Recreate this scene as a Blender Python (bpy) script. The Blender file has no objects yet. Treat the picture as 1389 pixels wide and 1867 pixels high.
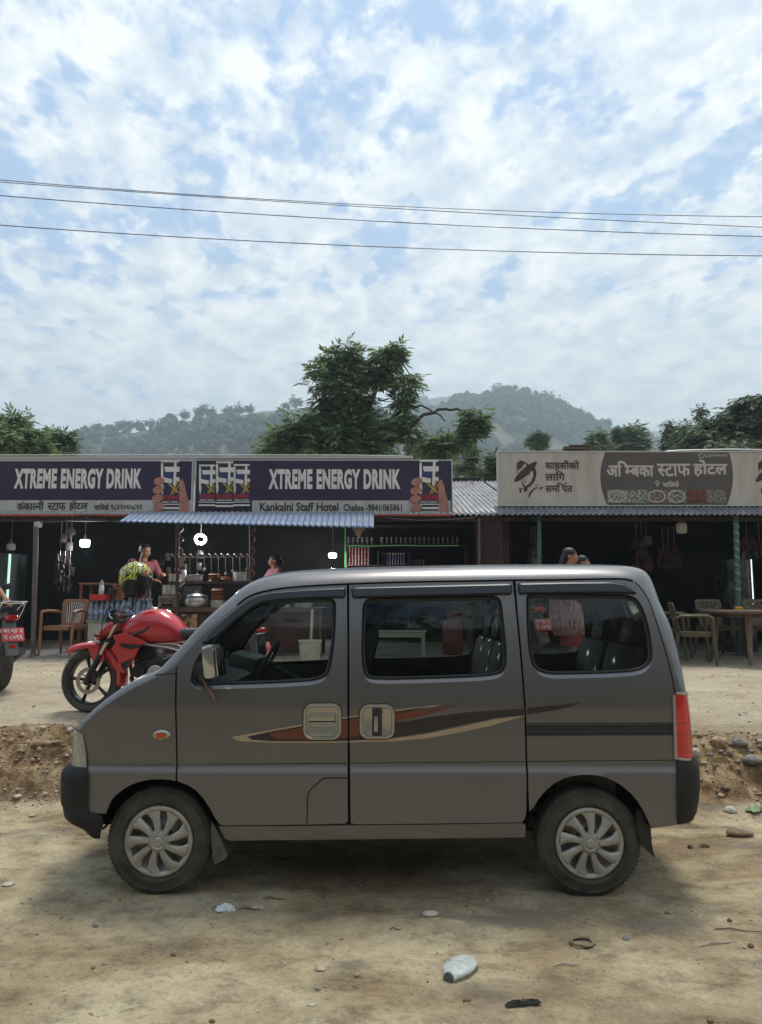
import bpy, bmesh, math, random
import numpy as np
from mathutils import Vector, Matrix, Euler, geometry
R = math.radians
rnd = random.Random(7)
C = bpy.context.scene.collection
SC = bpy.context.scene

# ------------------------------------------------------------------ camera, world, sun, exposure
FPX, PITCH, CH = 1363.0, R(7.0), 1.59           # focal length in photo pixels, tilt, eye height
cd = bpy.data.cameras.new("camera"); cam = bpy.data.objects.new("camera", cd); C.objects.link(cam)
cd.sensor_fit = 'HORIZONTAL'; cd.sensor_width = 36; cd.lens = 36*FPX/1389
cd.clip_start = 0.05; cd.clip_end = 12000
cam.location = (0, 0, CH); cam.rotation_euler = (R(90)+PITCH, 0, 0)
SC.camera = cam
SC.view_settings.view_transform = 'Standard'; SC.view_settings.look = 'None'
SC.view_settings.exposure = 0.6; SC.view_settings.gamma = 1.0
SC.view_settings.use_curve_mapping = False
SC.cycles.use_denoising = True
SC.cycles.max_bounces = 8; SC.cycles.transparent_max_bounces = 16
SC.cycles.volume_bounces = 0
SC.cycles.sample_clamp_indirect = 4.0
SUN_EL, SUN_AZ = R(72), R(24)                   # azimuth from +Y towards +X

def nd(nt, typ, **kw):
    n = nt.nodes.new(typ)
    for k, v in kw.items():
        if k == 'inp':
            for a, b in v.items(): n.inputs[a].default_value = b
        else: setattr(n, k, v)
    return n
def ramp(nt, stops, interp='LINEAR'):
    r = nt.nodes.new('ShaderNodeValToRGB'); r.color_ramp.interpolation = interp
    el = r.color_ramp.elements
    while len(el) > 1: el.remove(el[-1])
    el[0].position = stops[0][0]; c = stops[0][1]; el[0].color = (c, c, c, 1) if not hasattr(c, '__len__') else (*c, 1)
    for p, c in stops[1:]:
        e = el.new(p); e.color = (c, c, c, 1) if not hasattr(c, '__len__') else (*c, 1)
    return r
def mth(nt, op, a, b=None, c=None, clamp=False):
    n = nt.nodes.new('ShaderNodeMath'); n.operation = op; n.use_clamp = clamp
    for i, v in enumerate((a, b, c)):
        if v is None: continue
        if isinstance(v, (int, float)): n.inputs[i].default_value = v
        else: nt.links.new(v, n.inputs[i])
    return n.outputs[0]
def mixc(nt, f, a, b, blend='MIX'):
    n = nt.nodes.new('ShaderNodeMix'); n.data_type = 'RGBA'; n.blend_type = blend
    for i, v in ((0, f), (6, a), (7, b)):
        if isinstance(v, (int, float)): n.inputs[i].default_value = v
        elif isinstance(v, tuple): n.inputs[i].default_value = (*v, 1) if len(v) == 3 else v
        else: nt.links.new(v, n.inputs[i])
    return n.outputs[2]

def build_world():
    w = bpy.data.worlds.new("World"); SC.world = w; w.use_nodes = True
    nt = w.node_tree; nt.nodes.clear(); L = nt.links.new
    out = nd(nt, 'ShaderNodeOutputWorld'); bg = nd(nt, 'ShaderNodeBackground'); bg.inputs[1].default_value = 0.1
    L(bg.outputs[0], out.inputs[0])
    sky = nd(nt, 'ShaderNodeTexSky', sky_type='NISHITA', sun_disc=False, sun_elevation=SUN_EL, sun_rotation=SUN_AZ,
             air_density=1.0, dust_density=0.7, ozone_density=1.6)
    tc = nd(nt, 'ShaderNodeTexCoord'); D = tc.outputs['Generated']
    sep = nd(nt, 'ShaderNodeSeparateXYZ'); L(D, sep.inputs[0])
    z = mth(nt, 'ADD', mth(nt, 'MAXIMUM', sep.outputs[2], 0.0), 0.14)
    cx = mth(nt, 'DIVIDE', sep.outputs[0], z); cy = mth(nt, 'DIVIDE', sep.outputs[1], z)
    co = nd(nt, 'ShaderNodeCombineXYZ'); L(cx, co.inputs[0]); L(cy, co.inputs[1])
    mp = nd(nt, 'ShaderNodeMapping'); L(co.outputs[0], mp.inputs[0])
    mp.inputs['Rotation'].default_value = (0, 0, R(38)); mp.inputs['Scale'].default_value = (1.0, 0.8, 1); mp.inputs['Location'].default_value = (5.3, 4.1, 0)
    def noise(scale, det, rough, dist=0.0, vec=mp.outputs[0], off=0.0):
        n = nd(nt, 'ShaderNodeTexNoise', inp={'Scale': scale, 'Detail': det, 'Roughness': rough, 'Distortion': dist})
        if off:
            m2 = nd(nt, 'ShaderNodeMapping'); m2.inputs['Location'].default_value = (off, off*0.7, off); L(vec, m2.inputs[0]); vec = m2.outputs[0]
        L(vec, n.inputs['Vector']); return n.outputs[0]
    big = noise(1.3, 2, .5, 0.2)
    mid = noise(5.6, 4, .55, 0.3, off=5.3)
    fine = noise(15.0, 7, .62, 0.15, off=9.0)
    s = mth(nt, 'ADD', mth(nt, 'MULTIPLY', big, 0.40), mth(nt, 'MULTIPLY', mid, 0.95))
    s = mth(nt, 'ADD', s, mth(nt, 'MULTIPLY', fine, 0.85))
    # the cloud sheet closes towards the horizon and towards the sun's side
    s = mth(nt, 'ADD', s, mth(nt, 'MULTIPLY', sep.outputs[0], 0.10))
    lowz = nd(nt, 'ShaderNodeMapRange', inp={'From Min': 0.44, 'From Max': 0.18, 'To Min': 0.0, 'To Max': 0.30}); L(sep.outputs[2], lowz.inputs[0])
    s = mth(nt, 'ADD', s, lowz.outputs[0])
    mk = nd(nt, 'ShaderNodeMapRange', interpolation_type='SMOOTHSTEP', inp={'From Min': 0.93, 'From Max': 1.16, 'To Min': 0.08, 'To Max': 1.0}); L(s, mk.inputs[0])
    # cloud tone: bright billows, slightly grey undersides
    th = noise(9.0, 7, .66, 0.2, off=15.0)
    tone = ramp(nt, [(0.38, (5.1, 5.8, 6.7)), (0.5, (6.9, 7.3, 7.6)), (0.60, (8.6, 8.65, 8.6))]); L(th, tone.inputs[0])
    veil = noise(1.1, 4, .55, 0.5, off=21.0)
    lowband = nd(nt, 'ShaderNodeMapRange', inp={'From Min': 0.36, 'From Max': 0.18, 'To Min': 0.0, 'To Max': 0.5}); L(sep.outputs[2], lowband.inputs[0])
    grey = ramp(nt, [(0.38, (5.3, 5.9, 6.6)), (0.62, (8.2, 8.4, 8.5))]); L(veil, grey.inputs[0])
    cloud = mixc(nt, lowband.outputs[0], tone.outputs[0], grey.outputs[0])
    blue = mixc(nt, 0.62, sky.outputs[0], (2.7, 4.5, 7.3))
    col = mixc(nt, mk.outputs[0], blue, cloud)
    L(col, bg.inputs[0])
build_world()
sl = bpy.data.lights.new("sun", 'SUN'); sun = bpy.data.objects.new("sun", sl); C.objects.link(sun)
sl.energy = 2.7; sl.angle = R(16); sl.color = (1.0, 0.95, 0.86)
sun.rotation_euler = Euler((math.pi/2-SUN_EL, 0, math.pi-SUN_AZ), 'XYZ')
sun.rotation_euler = Vector((-math.sin(SUN_AZ)*math.cos(SUN_EL), -math.cos(SUN_AZ)*math.cos(SUN_EL), -math.sin(SUN_EL))).to_track_quat('-Z', 'Y').to_euler()

# ------------------------------------------------------------------ helpers
sp_, cp_ = math.sin(PITCH), math.cos(PITCH)
def P(u, v, Y):
    """the world point seen at photo pixel (u, v) at distance Y in front of the eye"""
    a = u-694.5; b = 933.5-v
    dy = FPX*cp_ - b*sp_; dz = FPX*sp_ + b*cp_
    t = Y/dy
    return Vector((a*t, Y, CH+dz*t))
def S3(Y, v=1100):  # photo pixels per metre
    return FPX/(Y*cp_)

def tag(o, label=None, cat=None, group=None, kind=None):
    if label: o['label'] = label
    if cat: o['category'] = cat
    if group: o['group'] = group
    if kind: o['kind'] = kind
    return o
def thing(name, label, cat, loc=(0, 0, 0), rz=0.0, group=None):
    o = bpy.data.objects.new(name, None); C.objects.link(o)
    o.empty_display_size = 0.1
    o.location = loc; o.rotation_euler = (0, 0, rz)
    return tag(o, label, cat, group)
def link(name, me, m=None, parent=None, smooth=None, loc=None):
    o = bpy.data.objects.new(name, me); C.objects.link(o)
    if m is not None:
        for k in (m if isinstance(m, (list, tuple)) else [m]): me.materials.append(k)
    if smooth is not None and len(me.polygons):
        me.polygons.foreach_set('use_smooth', [True]*len(me.polygons))
        if smooth < 180: me.set_sharp_from_angle(angle=R(smooth))
    if parent is not None: o.parent = parent
    if loc is not None: o.location = loc
    return o
def mesh_np(name, V, Fq, m=None, parent=None, smooth=None):
    me = bpy.data.meshes.new(name)
    V = np.asarray(V, dtype=np.float32); Fq = np.asarray(Fq, dtype=np.int32)
    n = Fq.shape[1]
    me.vertices.add(len(V)); me.vertices.foreach_set('co', V.ravel())
    me.loops.add(Fq.size); me.loops.foreach_set('vertex_index', Fq.ravel())
    me.polygons.add(len(Fq)); me.polygons.foreach_set('loop_start', np.arange(len(Fq), dtype=np.int32)*n)
    me.update(calc_edges=True); me.validate()
    return link(name, me, m, parent, smooth)

class MB:
    """collects shapes and links them as one mesh object"""
    def __init__(s): s.v = []; s.f = []; s.mi = []; s.cur = 0
    def add(s, vs, fs, M=None):
        b = len(s.v)
        s.v += [(M @ Vector(p)) if M is not None else Vector(p) for p in vs]
        s.f += [tuple(b+i for i in f) for f in fs]; s.mi += [s.cur]*len(fs); return s
    def box(s, c, d, rot=None, bev=0.0):
        c = Vector(c); M = Matrix.Translation(c) @ (Euler(rot).to_matrix().to_4x4() if rot else Matrix())
        x, y, z = d[0]/2, d[1]/2, d[2]/2
        if bev <= 0:
            vs = [(i*x, j*y, k*z) for i in (-1, 1) for j in (-1, 1) for k in (-1, 1)]
            fs = [(0, 1, 3, 2), (4, 6, 7, 5), (0, 4, 5, 1), (2, 3, 7, 6), (0, 2, 6, 4), (1, 5, 7, 3)]
            return s.add(vs, fs, M)
        bm = bmesh.new(); bmesh.ops.create_cube(bm, size=1)
        for v in bm.verts: v.co = (v.co.x*d[0], v.co.y*d[1], v.co.z*d[2])
        bmesh.ops.bevel(bm, geom=bm.edges[:], offset=min(bev, 0.49*min(d)), segments=2, affect='EDGES', profile=0.6)
        return s.bm(bm, M)
    def bm(s, bm, M=None):
        bm.verts.index_update()
        s.add([v.co.copy() for v in bm.verts], [tuple(v.index for v in f.verts) for f in bm.faces], M); bm.free(); return s
    def tube(s, pts, r, seg=8, cap=True, squash=1.0):
        pts = [Vector(p) for p in pts]; n = len(pts)
        rs = r if hasattr(r, '__len__') else [r]*n
        b = len(s.v); up = None
        for i, p in enumerate(pts):
            t = (pts[min(i+1, n-1)]-pts[max(i-1, 0)])
            t = t.normalized() if t.length > 1e-9 else Vector((0, 0, 1))
            if up is None:
                a = Vector((0, 0, 1)) if abs(t.z) < 0.9 else Vector((0, 1, 0)); up = t.cross(a).normalized()
            up = (up - t*up.dot(t)).normalized(); w = t.cross(up)
            for k in range(seg):
                an = 2*math.pi*k/seg
                s.v.append(p + (up*math.cos(an) + w*math.sin(an)*squash)*rs[i])
        for i in range(n-1):
            for k in range(seg):
                a = b+i*seg+k; a2 = b+i*seg+(k+1) % seg
                s.f.append((a, a2, a2+seg, a+seg)); s.mi.append(s.cur)
        if cap:
            s.f.append(tuple(b+k for k in range(seg))[::-1]); s.mi.append(s.cur)
            s.f.append(tuple(b+(n-1)*seg+k for k in range(seg))); s.mi.append(s.cur)
        return s
    def lathe(s, prof, seg=24, M=None, closed=False):
        """prof: (radius, height) pairs about local Z"""
        b = len(s.v); n = len(prof)
        for r, h in prof:
            for k in range(seg):
                a = 2*math.pi*k/seg; p = Vector((r*math.cos(a), r*math.sin(a), h)); s.v.append(M @ p if M is not None else p)
        for i in range(n if closed else n-1):
            for k in range(seg):
                i2 = (i+1) % n
                s.f.append((b+i*seg+k, b+i*seg+(k+1) % seg, b+i2*seg+(k+1) % seg, b+i2*seg+k)); s.mi.append(s.cur)
        return s
    def ball(s, c, r, seg=14, rings=9, M=None):
        rx, ry, rz = r if hasattr(r, '__len__') else (r, r, r)
        T = Matrix.Translation(Vector(c)) @ (M if M is not None else Matrix())
        vs = [(0, 0, rz)]
        for i in range(1, rings):
            th = math.pi*i/rings
            for k in range(seg):
                a = 2*math.pi*k/seg; vs.append((rx*math.sin(th)*math.cos(a), ry*math.sin(th)*math.sin(a), rz*math.cos(th)))
        vs.append((0, 0, -rz)); fs = []
        for k in range(seg): fs.append((0, 1+k, 1+(k+1) % seg))
        for i in range(rings-2):
            for k in range(seg):
                a = 1+i*seg+k; a2 = 1+i*seg+(k+1) % seg; fs.append((a, a+seg, a2+seg, a2))
        e = len(vs)-1
        for k in range(seg): fs.append((e, e-seg+(k+1) % seg, e-seg+k))
        return s.add(vs, fs, T)
    def prism(s, poly, y0, y1, M=None, axis='y'):
        """poly in x-z extruded along y (or x-y along z)"""
        n = len(poly)
        if axis == 'y': vs = [(x, y0, z) for x, z in poly]+[(x, y1, z) for x, z in poly]
        else: vs = [(x, z, y0) for x, z in poly]+[(x, z, y1) for x, z in poly]
        fs = [tuple(range(n)), tuple(range(2*n-1, n-1, -1))]+[(i, i+n, (i+1) % n+n, (i+1) % n) for i in range(n)]
        return s.add(vs, fs, M)
    def build(s, name, m=None, parent=None, smooth=30, fix=True):
        me = bpy.data.meshes.new(name); me.from_pydata([tuple(v) for v in s.v], [], s.f)
        if fix:
            bm = bmesh.new(); bm.from_mesh(me); bmesh.ops.recalc_face_normals(bm, faces=bm.faces); bm.to_mesh(me); bm.free()
        if any(s.mi) and len(me.polygons) == len(s.mi): me.polygons.foreach_set('material_index', s.mi)
        return link(name, me, m, parent, smooth)
def copy_tree(o, parent=None):
    c = o.copy(); C.objects.link(c)
    if parent is not None: c.parent = parent
    for ch in list(o.children): copy_tree(ch, c)
    return c
def rrect(cx, cz, w, h, r, n=5):
    pts = []
    for (sx, sz, a0) in ((1, 1, 0), (-1, 1, 90), (-1, -1, 180), (1, -1, 270)):
        for k in range(n+1):
            a = R(a0+90*k/n); pts.append((cx+sx*(w/2-r)+r*math.cos(a), cz+sz*(h/2-r)+r*math.sin(a)))
    return pts
def smooth_poly(pts, r, n=4):
    """round the corners of a closed polygon; r is one radius or one per corner"""
    out = []; N = len(pts)
    for i in range(N):
        p = Vector(pts[i]).to_2d() if len(pts[i]) > 2 else Vector(pts[i]); a = Vector(pts[i-1]); b = Vector(pts[(i+1) % N])
        rr = r[i] if hasattr(r, '__len__') else r
        if rr <= 0: out.append((p.x, p.y)); continue
        da = a-p; db = b-p; d1 = min(rr, da.length*.45); d2 = min(rr, db.length*.45)
        A = p+da.normalized()*d1; B = p+db.normalized()*d2
        for k in range(n+1):
            t = k/n; q = A*(1-t)**2+p*2*t*(1-t)+B*t*t; out.append((q.x, q.y))
    return out

# numpy value noise
def vnoise(x, y, seed=0):
    xi = np.floor(x).astype(np.int64); yi = np.floor(y).astype(np.int64); fx = x-xi; fy = y-yi
    fx = fx*fx*(3-2*fx); fy = fy*fy*(3-2*fy)
    def h(a, b):
        n = (a*374761393 + b*668265263 + seed*1442695041) & 0x7fffffff
        n = ((n ^ (n >> 13))*1274126177) & 0x7fffffff
        return ((n ^ (n >> 16)) & 0xffff)/65535.0
    return (h(xi, yi)*(1-fx)+h(xi+1, yi)*fx)*(1-fy)+(h(xi, yi+1)*(1-fx)+h(xi+1, yi+1)*fx)*fy
def fbm(x, y, oct=5, seed=0, gain=.5):
    a = 1.0; s = 0; t = 0
    for o in range(oct):
        s = s+a*(vnoise(x*2**o, y*2**o, seed+o*17)-.5); t += a; a *= gain
    return s/t*2

# ------------------------------------------------------------------ materials
MATS = {}
def mat(name, col, rough=.6, metal=0.0, var=0.0, scale=8.0, bump=0.0, bscale=None, coat=0.0, trans=0.0, ior=1.45, emit=None, es=1.0,
        col2=None, spec=.5, sss=0.0, stretch=None, det=5, alpha=1.0, rvar=0.0, sharp=None):
    if name in MATS: return MATS[name]
    m = bpy.data.materials.new(name); m.use_nodes = True; nt = m.node_tree; b = nt.nodes['Principled BSDF']; L = nt.links.new
    b.inputs['Base Color'].default_value = (*col, 1); b.inputs['Roughness'].default_value = rough; b.inputs['Metallic'].default_value = metal
    b.inputs['Coat Weight'].default_value = coat; b.inputs['Coat Roughness'].default_value = .08
    b.inputs['Transmission Weight'].default_value = trans; b.inputs['IOR'].default_value = ior; b.inputs['Specular IOR Level'].default_value = spec
    b.inputs['Alpha'].default_value = alpha
    if emit: b.inputs['Emission Color'].default_value = (*emit, 1); b.inputs['Emission Strength'].default_value = es
    if sss: b.inputs['Subsurface Weight'].default_value = sss; b.inputs['Subsurface Radius'].default_value = (.02, .008, .005)
    if var or bump or col2 or rvar:
        tc = nd(nt, 'ShaderNodeTexCoord'); vec = tc.outputs['Object']
        if stretch:
            mp = nd(nt, 'ShaderNodeMapping'); mp.inputs['Scale'].default_value = stretch; L(vec, mp.inputs[0]); vec = mp.outputs[0]
        n = nd(nt, 'ShaderNodeTexNoise', inp={'Scale': scale, 'Detail': det, 'Roughness': .6}); L(vec, n.inputs['Vector'])
        if var or col2:
            c2 = col2 if col2 else tuple(max(0, c*(1-var)) for c in col)
            c1 = col if col2 else tuple(min(1, c*(1+var)) for c in col)
            lo, hi = sharp if sharp else (.35, .65)
            r = ramp(nt, [(lo, c2), (hi, c1)]); L(n.outputs[0], r.inputs[0]); L(r.outputs[0], b.inputs['Base Color'])
        if rvar:
            q = nd(nt, 'ShaderNodeMapRange', inp={'From Min': .3, 'From Max': .7, 'To Min': max(0, rough-rvar), 'To Max': min(1, rough+rvar)}); L(n.outputs[0], q.inputs[0]); L(q.outputs[0], b.inputs['Roughness'])
        if bump:
            n2 = nd(nt, 'ShaderNodeTexNoise', inp={'Scale': bscale or scale*4, 'Detail': 4, 'Roughness': .6}); L(vec, n2.inputs['Vector'])
            bp = nd(nt, 'ShaderNodeBump', inp={'Strength': bump, 'Distance': .01}); L(n2.outputs[0], bp.inputs['Height']); L(bp.outputs[0], b.inputs['Normal'])
    MATS[name] = m; return m
def glass_mat(name, tint, dens):
    """thin car glass: a clear pane that tints what is behind it and mirrors what is before it"""
    m = bpy.data.materials.new(name); m.use_nodes = True; nt = m.node_tree; nt.nodes.clear(); L = nt.links.new
    out = nd(nt, 'ShaderNodeOutputMaterial'); mx = nd(nt, 'ShaderNodeMixShader')
    tr = nd(nt, 'ShaderNodeBsdfTransparent'); tr.inputs[0].default_value = (*tint, 1)
    gl = nd(nt, 'ShaderNodeBsdfGlossy'); gl.inputs['Roughness'].default_value = 0.03; gl.inputs[0].default_value = (.9, .95, .95, 1)
    fr = nd(nt, 'ShaderNodeFresnel'); fr.inputs[0].default_value = dens
    L(fr.outputs[0], mx.inputs[0]); L(tr.outputs[0], mx.inputs[1]); L(gl.outputs[0], mx.inputs[2]); L(mx.outputs[0], out.inputs[0])
    MATS[name] = m; return m
M_black = mat('black_plastic', (.018, .019, .021), .5, bump=.12, bscale=300, rvar=.1)
M_rubber = mat('tyre_rubber', (.022, .021, .020), .8, col2=(.075, .066, .052), scale=9, bump=.25, bscale=90, sharp=(.35, .75))
M_gap = mat('dark_gap', (.006, .006, .006), .9, spec=0.0)
M_chrome = mat('chrome', (.75, .76, .78), .12, 1.0)
M_steel = mat('dull_steel', (.42, .42, .41), .38, .9, var=.2, scale=12)
# ------------------------------------------------------------------ ground
def ground_z(x, y):
    x = np.asarray(x, dtype=np.float64); y = np.asarray(y, dtype=np.float64)
    edge = .16*fbm(x*.9, y*0+3, 4, 5) + .10*fbm(x*3.1, y*.5+8, 4, 9) + .05*fbm(x*9, y*2, 3, 11)
    yy = y + edge
    base = np.interp(yy, [-4, 5.9, 6.12, 6.30, 6.48, 6.62, 7.1, 8, 11, 11.5, 60, 400, 3000],
                     [0, 0, .05, .21, .37, .445, .575, .675, .805, .815, .9, 3, 6])
    z = base + .02*fbm(x*.35, y*.8, 3, 21)*np.exp(-np.maximum(y-9, 0)/2)
    near = np.exp(-np.maximum(np.abs(x)-5, 0)/3)*np.exp(-np.maximum(y-9, 0)/1.5)
    bank = np.exp(-((yy-6.36)/.24)**2)
    rut = -.018*np.exp(-((y-3.75-.1*fbm(x*.4, y*0, 2, 40))/.16)**2) - .03*np.exp(-((y-5.75+.1*fbm(x*.5, y*0, 2, 41))/.2)**2)
    z = z + near*(.012*fbm(x*2.2, y*4.5, 5, 30, .6) + .010*fbm(x*8, y*13, 4, 33, .75) + rut*np.exp(-np.maximum(y-6, 0)*4))
    z = z + bank*(.12*fbm(x*3.2, y*4, 5, 50, .72) + .09*np.abs(fbm(x*6, y*8, 5, 52, .8)) - .05*np.maximum(0, fbm(x*4.1, y*3+x, 3, 57)))
    # loose heap of earth at the left of the bank
    z = z + .10*np.exp(-((x+2.95)/.55)**2-((y-6.55)/.22)**2) + near*.012*np.maximum(0, fbm(x*6, y*8, 4, 60))*np.exp(-((y-6.0)/.8)**2)
    return z
def gz(x, y): return float(ground_z(np.array([x]), np.array([y]))[0])
def build_ground():
    xf = np.arange(-3.9, 3.91, .022)
    xs = np.concatenate([-np.geomspace(2050, 7, 26), np.arange(-6.5, -3.9, .13), xf, np.arange(4.0, 6.6, .13), np.geomspace(7, 2050, 26)])
    ys = np.concatenate([-np.geomspace(120, 2, 12), np.arange(-1, 2.6, .3), np.arange(2.7, 7.0, .018), np.arange(7.0, 9, .035), np.arange(9, 11.6, .12), np.geomspace(12, 1560, 30)])
    X, Y = np.meshgrid(xs, ys); Z = ground_z(X, Y)
    V = np.stack([X.ravel(), Y.ravel(), Z.ravel()], 1); nx = len(xs); ny = len(ys)
    i = np.arange(nx-1)[None, :]+np.arange(ny-1)[:, None]*nx; i = i.ravel()
    Fq = np.stack([i, i+1, i+1+nx, i+nx], 1)
    m = bpy.data.materials.new('dirt'); m.use_nodes = True; nt = m.node_tree; L = nt.links.new; b = nt.nodes['Principled BSDF']
    b.inputs['Roughness'].default_value = .95; b.inputs['Specular IOR Level'].default_value = .15
    geo = nd(nt, 'ShaderNodeNewGeometry'); pos = geo.outputs['Position']
    sep = nd(nt, 'ShaderNodeSeparateXYZ'); L(pos, sep.inputs[0])
    def noise(sc, det=5, ro=.6, st=(1, 1, 1), di=0.0, loc=(0, 0, 0)):
        mp = nd(nt, 'ShaderNodeMapping'); mp.inputs['Scale'].default_value = st; mp.inputs['Location'].default_value = loc; L(pos, mp.inputs[0])
        n = nd(nt, 'ShaderNodeTexNoise', inp={'Scale': sc, 'Detail': det, 'Roughness': ro, 'Distortion': di}); L(mp.outputs[0], n.inputs['Vector']); return n.outputs[0]
    # wide light and dark patches, dragged along the road by wheels
    a = noise(1.0, 5, .6, (.75, 1.25, 1), .6); c = noise(5, 9, .74, (.85, 1.15, 1)); d = noise(34, 7, .78)
    r1 = ramp(nt, [(.36, (.245, .182, .112)), (.50, (.37, .308, .20)), (.64, (.465, .405, .28))]); L(a, r1.inputs[0])
    r2 = ramp(nt, [(.36, (.50, .47, .43)), (.5, (.98, .97, .95)), (.62, (1.18, 1.16, 1.12))]); L(c, r2.inputs[0])
    col = mixc(nt, .85, r1.outputs[0], r2.outputs[0], 'MULTIPLY')
    r3 = ramp(nt, [(.34, .62), (.46, 1.0), (.62, 1.14)]); L(d, r3.inputs[0]); col = mixc(nt, .8, col, r3.outputs[0], 'MULTIPLY')
    vs_ = nd(nt, 'ShaderNodeTexVoronoi', inp={'Scale': 42.0, 'Randomness': 1.0}); L(pos, vs_.inputs['Vector']); rv = ramp(nt, [(.10, .45), (.17, 1.0)]); L(vs_.outputs['Distance'], rv.inputs[0]); pm_ = ramp(nt, [(.52, 0.0), (.60, .8)]); L(noise(3.1, 4, .6, (1, 1, 1), 0.0, (7, 3, 0)), pm_.inputs[0]); col = mixc(nt, pm_.outputs[0], col, mixc(nt, 1.0, col, rv.outputs[0], 'MULTIPLY'))
    # grey oily and damp stains on the road
    st = noise(1.3, 5, .6, (1, 1.3, 1), .8, (4.3, 2.2, 0)); rs = ramp(nt, [(.52, 0.0), (.66, .80)]); L(st, rs.inputs[0])
    col = mixc(nt, rs.outputs[0], col, (.165, .145, .115))
    # red-brown earth of the cut bank
    mr = nd(nt, 'ShaderNodeMapRange', interpolation_type='SMOOTHSTEP', inp={'From Min': 6.0, 'From Max': 6.2}); L(sep.outputs[1], mr.inputs[0])
    mr2 = nd(nt, 'ShaderNodeMapRange', interpolation_type='SMOOTHSTEP', inp={'From Min': 6.85, 'From Max': 6.5}); L(sep.outputs[1], mr2.inputs[0])
    e = noise(5, 6, .7); rb = ramp(nt, [(.36, (.075, .040, .020)), (.48, (.21, .125, .062)), (.60, (.40, .29, .165))]); L(e, rb.inputs[0])
    bm_ = mth(nt, 'MULTIPLY', mth(nt, 'MULTIPLY', mr.outputs[0], mr2.outputs[0]), .9)
    col = mixc(nt, bm_, col, mixc(nt, .7, rb.outputs[0], r3.outputs[0], 'MULTIPLY'))
    # paler packed grit on the forecourt
    mf = nd(nt, 'ShaderNodeMapRange', interpolation_type='SMOOTHSTEP', inp={'From Min': 6.6, 'From Max': 7.0, 'To Max': .75}); L(sep.outputs[1], mf.inputs[0])
    f = noise(2.2, 6, .65, (.7, 1.5, 1)); rf = ramp(nt, [(.3, (.29, .235, .165)), (.5, (.43, .37, .275)), (.7, (.52, .455, .35))]); L(f, rf.inputs[0])
    col = mixc(nt, mf.outputs[0], col, mixc(nt, .9, rf.outputs[0], r3.outputs[0], 'MULTIPLY'))
    L(col, b.inputs['Base Color'])
    vo = nd(nt, 'ShaderNodeTexVoronoi', inp={'Scale': 55.0}); L(pos, vo.inputs['Vector'])
    h = mth(nt, 'ADD', mth(nt, 'MULTIPLY', d, 1.0), mth(nt, 'MULTIPLY', vo.outputs['Distance'], .35))
    h = mth(nt, 'ADD', h, mth(nt, 'MULTIPLY', noise(90, 3, .6), .35))
    bp = nd(nt, 'ShaderNodeBump', inp={'Strength': .9, 'Distance': .02}); L(h, bp.inputs['Height']); L(bp.outputs[0], b.inputs['Normal'])
    MATS['dirt'] = m
    o = mesh_np('ground', V, Fq, m, smooth=180); tag(o, 'rutted beige dirt road, red earth bank and gritty forecourt', kind='structure')
build_ground()
# ------------------------------------------------------------------ the van
Y0 = 4.27; WID = 1.475; YC = Y0+WID/2; XF, XR = -1.83, 1.81
ZCREASE = P(700, 1392, Y0).z
def sst(a, b, x):
    t = min(1, max(0, (x-a)/(b-a))); return t*t*(3-2*t)
def DD(x, z):
    d = 0.15*max(0, (z-1.02)/.75)**1.25
    d += 0.05*max(0, (.42-z)/.22)**2
    d += .10*max(0, (XF+.42-x)/.42)**2.2 + .035*max(0, (x-(XR-.28))/.28)**2.2
    d -= .022*(1-sst(ZCREASE-.060, ZCREASE-.004, z))*(1-.0)
    d += .010*math.cos((z-.75)*2.2)*-.6
    return d
def sxy(u, v, extra=0.0):
    Y = Y0
    for _ in range(4):
        p = P(u, v, Y+extra); Y = Y0+DD(p.x, p.z)
    return (p.x, p.z)
def PX(pts): return [sxy(*p) for p in pts]
def resample(poly, step, closed=True):
    out = []; n = len(poly)
    for i in range(n if closed else n-1):
        a = Vector(poly[i]); b = Vector(poly[(i+1) % n]); k = max(1, int(math.ceil((b-a).length/step)))
        for j in range(k): q = a.lerp(b, j/k); out.append((q.x, q.y))
    if not closed: out.append(tuple(poly[-1]))
    return out
def resample_n(poly, n):
    L = [0]; N = len(poly)
    for i in range(N): L.append(L[-1]+(Vector(poly[(i+1) % N])-Vector(poly[i])).length)
    out = []; i = 0
    for k in range(n):
        t = L[-1]*k/n
        while L[i+1] < t: i += 1
        f = (t-L[i])/max(1e-9, L[i+1]-L[i]); q = Vector(poly[i]).lerp(Vector(poly[(i+1) % N]), f); out.append((q.x, q.y))
    return out
def inside(X, Z, poly):
    r = np.zeros(X.shape, bool); n = len(poly)
    for i in range(n):
        x1, z1 = poly[i]; x2, z2 = poly[(i+1) % n]
        if z1 == z2: continue
        c = ((Z < z1) != (Z < z2)) & (X < (x2-x1)*(Z-z1)/(z2-z1)+x1); r ^= c
    return r
def distpoly(X, Z, poly):
    d = np.full(X.shape, 1e9); n = len(poly)
    for i in range(n):
        x1, z1 = poly[i]; x2, z2 = poly[(i+1) % n]; dx = x2-x1; dz = z2-z1; q = dx*dx+dz*dz+1e-12
        t = np.clip(((X-x1)*dx+(Z-z1)*dz)/q, 0, 1); d = np.minimum(d, np.hypot(X-x1-t*dx, Z-z1-t*dz))
    return d
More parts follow.
